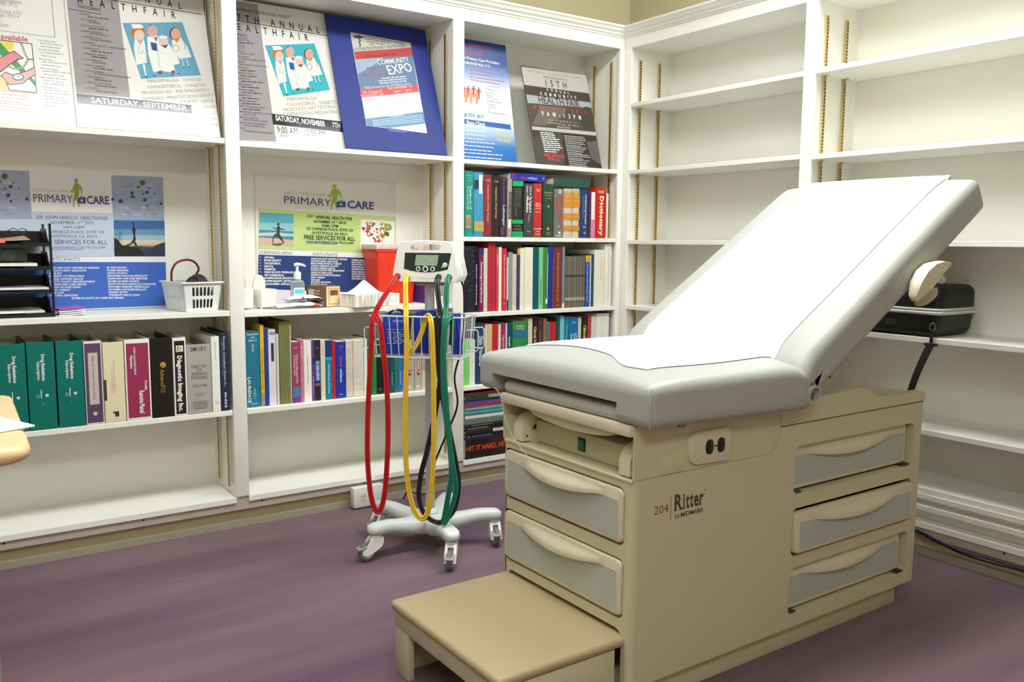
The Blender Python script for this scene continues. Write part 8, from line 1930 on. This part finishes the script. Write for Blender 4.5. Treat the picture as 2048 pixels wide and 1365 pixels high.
# brown tissue carton
t = thing('tissue_carton', 'brown and orange cardboard tissue carton beside the hand gel', 'carton', (-1.45, 0.1, ZS))
cm_ = Matrix.Translation((-1.474, 0.07, 0)) @ Matrix.Rotation(math.radians(20), 4, 'Z')
obj('carton_body', G().rbox(0, 0.075, 0, 0.115, ZS, ZS+0.082, 0.002, 1).xf(cm_), M((126, 88, 66), 0.6, var=0.05, name='brown_card'), t)
obj('front_panel', G().box(0.002, 0.073, -0.0008, 0.0, ZS+0.002, ZS+0.08).xf(cm_), M((238, 216, 180), 0.6), t, smooth=0)
obj('orange_border', G().box(0.012, 0.068, -0.0014, -0.0008, ZS+0.008, ZS+0.074).xf(cm_), M((222, 150, 80), 0.6), t, smooth=0)
obj('inner_panel', G().box(0.016, 0.064, -0.002, -0.0014, ZS+0.013, ZS+0.07).xf(cm_), M((240, 214, 170), 0.6), t, smooth=0)
obj('brown_patch', G().box(0.02, 0.06, -0.0026, -0.002, ZS+0.045, ZS+0.066).xf(cm_), M((120, 80, 60), 0.6), t, smooth=0)
sd_ = G().box(-0.0008, 0, 0.07, 0.1, ZS+0.045, ZS+0.068).xf(cm_); obj('white_logo', sd_, M((220, 208, 196), 0.6), t, smooth=0)
g = G(); put_text(g, 'Facial', tuple(cm_ @ Vector((-0.0012, 0.068, ZS+0.06))), tuple((cm_.to_3x3() @ Vector((0, -1, 0)))), (0, 0, 1), 0.034, 0.007, bold=.02); put_text(g, 'Tissue', tuple(cm_ @ Vector((-0.0012, 0.068, ZS+0.048))), tuple((cm_.to_3x3() @ Vector((0, -1, 0)))), (0, 0, 1), 0.03, 0.007, bold=.02)
obj('lettering', g, M((226, 214, 204), 0.6), t, smooth=0, kind='stuff')
obj('blue_mark', G().box(-0.0009, 0, 0.012, 0.028, ZS+0.006, ZS+0.022).xf(cm_), M((120, 130, 190), 0.6), t, smooth=0)
# marble patterned tissue box
t = thing('tissue_box', 'white tissue box with faceted marble print and a tissue pulled up', 'tissue box', (-1.3, 0.07, ZS))
tm_ = Matrix.Translation((-1.392, -0.02, 0)) @ Matrix.Rotation(math.radians(10), 4, 'Z')
obj('box_body', G().rbox(0, 0.215, 0, 0.1, ZS, ZS+0.05, 0.002, 1).xf(tm_), M((236, 234, 226), 0.5, var=0.03, name='white_card'), t)
fc = [M((222, 220, 208), 0.5), M((246, 245, 240), 0.5), M((206, 204, 190), 0.5), M((226, 204, 150), 0.5)]
rr_ = random.Random(4); gs = [G() for _ in fc]
for i in range(12):
    x0 = 0.001+0.0178*i; x1 = x0+0.0178; zl, zh = ZS+0.002, ZS+0.048; xm = (x0+x1)/2
    for tri in (((x0, zl), (x1, zl), (xm, zh)), ((x0, zl), (xm, zh), (x0, zh)), ((x1, zl), (x1, zh), (xm, zh))):
        gs[rr_.choice([0, 0, 1, 1, 1, 2, 2, 3]) if tri[0][0] == x0 else 1].add([(a, -0.0006, b) for a, b in tri], [(0, 1, 2)])
for i in range(6):
    y0 = 0.001+0.0163*i; y1 = y0+0.0163; zl, zh = ZS+0.002, ZS+0.048; ym = (y0+y1)/2
    for tri in (((y0, zl), (y1, zl), (ym, zh)), ((y0, zl), (ym, zh), (y0, zh))): gs[rr_.choice([0, 1, 1, 2])].add([(-0.0006, a, b) for a, b in tri], [(0, 1, 2)])
for g, m in zip(gs, fc):
    if g.v: obj('facet_print', g.xf(tm_), m, t, smooth=0, kind='stuff')
def tissue(u, v):
    a = (u-0.5)*2; b = (v-0.5)*2
    k = (1-abs(a)**1.15)*(1-abs(b)**1.6)
    return tuple(tm_ @ Vector((0.075+0.078*a+0.012*b*k, 0.05+0.046*b, ZS+0.0512+0.05*k+0.006*k*math.sin(9*u+5*v))))
obj('tissue', G().grid(tissue, 20, 14), M((250, 250, 248), 0.8, name='tissue_paper'), t, smooth=60)
# sharps container
sx0, sy0 = -1.218, 0.115
t = thing('sharps_container', 'red sharps container with translucent lid behind the cart', 'sharps bin', (sx0+0.09, sy0+0.07, ZS))
RED = M((232, 58, 30), 0.35, var=0.03, name='red_polypropylene')
obj('bin', rot_box(sx0-0.012, sy0, 2, 0.19, 0.13, ZS, ZS+0.222, 0.012, 3, taper=0.14), RED, t)
obj('shoulder', rot_box(sx0-0.014, sy0-0.002, 2, 0.194, 0.132, ZS+0.212, ZS+0.224, 0.004, 2), RED, t)
obj('lid', rot_box(sx0-0.02, sy0-0.006, 2, 0.206, 0.136, ZS+0.2245, ZS+0.246, 0.006, 2), M((250, 226, 222), 0.35, trans=0.3, name='cloudy_lid'), t)
t = thing('leaflet_box', 'white boxed leaflets with a violet edge between bin and pole', 'box', (-1.03, 0.1, ZS))
obj('box_body', G().rbox(-1.022, -0.962, 0.06, 0.2, ZS, ZS+0.095, 0.002, 1), M((236, 226, 228), 0.5), t)
obj('violet_edge', G().rbox(-1.0262, -1.0225, 0.058, 0.2, ZS, ZS+0.1, 0.001, 1), M((96, 40, 130), 0.5), t)
obj('base_tray', G().rbox(-1.026, -0.96, 0.045, 0.058, ZS, ZS+0.03, 0.002, 1), M((240, 238, 236), 0.4), t)

# ================================================================ right bookcase: case, spare boards, cable
cs = thing('equipment_case', 'black soft equipment case with white zip on the right bookcase', 'case', (0.12, -1.4, 0.755))
LEA = M((16, 17, 17), 0.42, var=0.1, scale=60, bump=0.15, bscale=500, name='black_case_leather')
bm = rounded_box(0.003, 0.25, -1.577, -1.19, 0.7555, 0.9305, 0.03, 8)
for v in bm.verts: v.co.y += 0.02*max(0, (0.84-v.co.z))/0.085*(1 if v.co.y < -1.4 else 0)*0.6
obj('case_shell', G().bm(bm), LEA, cs, smooth=50)
g = G()
for z, r in ((0.8375, 0.0065), (0.8485, 0.0045)):
    ring = [(a, b, z) for a, b in rrect(0.0, 0.252, -1.5795, -1.188, 0.03, 6)]
    g.tube(ring, r, 8, closed=True)
obj('zip_piping', g, M((212, 212, 210), 0.5), cs, smooth=60)
obj('handle', G().tube(spline([(0.09, -1.47, 0.93), (0.085, -1.45, 0.943), (0.085, -1.40, 0.946), (0.085, -1.35, 0.943), (0.09, -1.33, 0.93)], 4), 0.007, 8), LEA, cs)
obj('latch', G().rbox(-0.003, 0.006, -1.43, -1.39, 0.79, 0.808, 0.002, 1), M((60, 60, 62), 0.3, metal=0.5), cs)
obj('strap_ring', G().tube([(-0.006+0.0*math.cos(a), -1.562+0.009*math.cos(a), 0.792+0.014*math.sin(a)) for a in [k*math.pi/8 for k in range(16)]], 0.0022, 6, closed=True), M((150, 150, 150), 0.25, metal=0.9), cs)
obj('strap_clip', G().rbox(-0.012, -0.002, -1.567, -1.557, 0.737, 0.785, 0.003, 2).rbox(-0.014, -0.001, -1.583, -1.540, 0.728, 0.738, 0.002, 1), M((46, 46, 48), 0.3, metal=0.4), cs)
def strap_(u, v): return (-0.012-0.03*u-0.012*math.sin(math.pi*u), -1.577+0.028*v+0.055*u+0.01*math.sin(2*u)*v*0-0.006*u*v, 0.735-0.20*u)
obj('strap', G().grid(strap_, 14, 3).grid(lambda u, v: tuple(Vector(strap_(u, 1-v))+Vector((0.0022, 0, 0))), 14, 3), M((22, 22, 22), 0.8, bump=0.2, bscale=900, name='webbing'), cs, smooth=60)
zb = 0.1182
for i, x0 in enumerate((0.05, 0.038, 0.0, 0.03, 0.002, 0.008)):
    obj('shelf_board', G().rbox(x0, x0+0.215, -1.978+0.004*(i % 2), -1.066-0.003*(i % 3), zb, zb+0.0192, 0.0015, 1), WHITE, smooth=0, group='spare shelf boards', cat='board',
        label=['spare white board at the very bottom of the board pile', 'spare white board second from the bottom of the pile', 'spare white board third from the bottom, jutting out of the pile', 'spare white board fourth from the bottom, set back', 'spare white board just under the topmost of the pile', 'topmost spare white board of the pile in the right bookcase'][i]); zb += 0.0196
for k, (lb, dz, col) in enumerate((('dark blue cable drooping along the right plinth, upper of two', 0.0, (34, 44, 96)), ('black cable drooping along the right plinth, lower of two', -0.007, (30, 30, 34)))):
    obj('cable', G().tube(spline([(-0.006, -1.2, 0.088+dz), (-0.007, -1.4, 0.09+dz), (-0.008, -1.5555, 0.087+dz), (-0.007, -1.626, 0.072+dz), (-0.008, -1.72, 0.058+dz), (-0.007, -1.81, 0.06+dz*1.4), (-0.006, -1.903, 0.06+dz), (-0.005, -2.02, 0.052+dz)], 5), 0.0032, 7), M(col, 0.45, name='cable_sheath'), smooth=70, label=lb, cat='cable', group='cables on the right plinth')
# surface outlet box on the plinth
ob_ = thing('outlet_box', 'white surface mounted power outlet box on the plinth behind the cart', 'outlet', (-1.35, -0.02, 0.0))
obj('housing', G().rbox(-1.418, -1.288, -0.042, -0.0055, 0.006, 0.088, 0.004, 2), M((238, 236, 228), 0.4, name='outlet_white'), ob_)
rcp = obj('receptacle', G().cyl((-1.378, -0.042, 0.047), (-1.378, -0.0432, 0.047), 0.016, n=24), M((228, 224, 214), 0.4), ob_)
for dx, dz in ((-0.005, 0.005), (0.006, 0.005)): obj('slot', G().box(-1.378+dx-0.0012, -1.378+dx+0.0012, -0.0436, -0.043, 0.047+dz-0.004, 0.047+dz+0.004), SLOT, rcp, smooth=0)
obj('slot', G().cyl((-1.378, -0.0436, 0.039), (-1.378, -0.043, 0.039), 0.0025, n=10), SLOT, rcp, smooth=0)
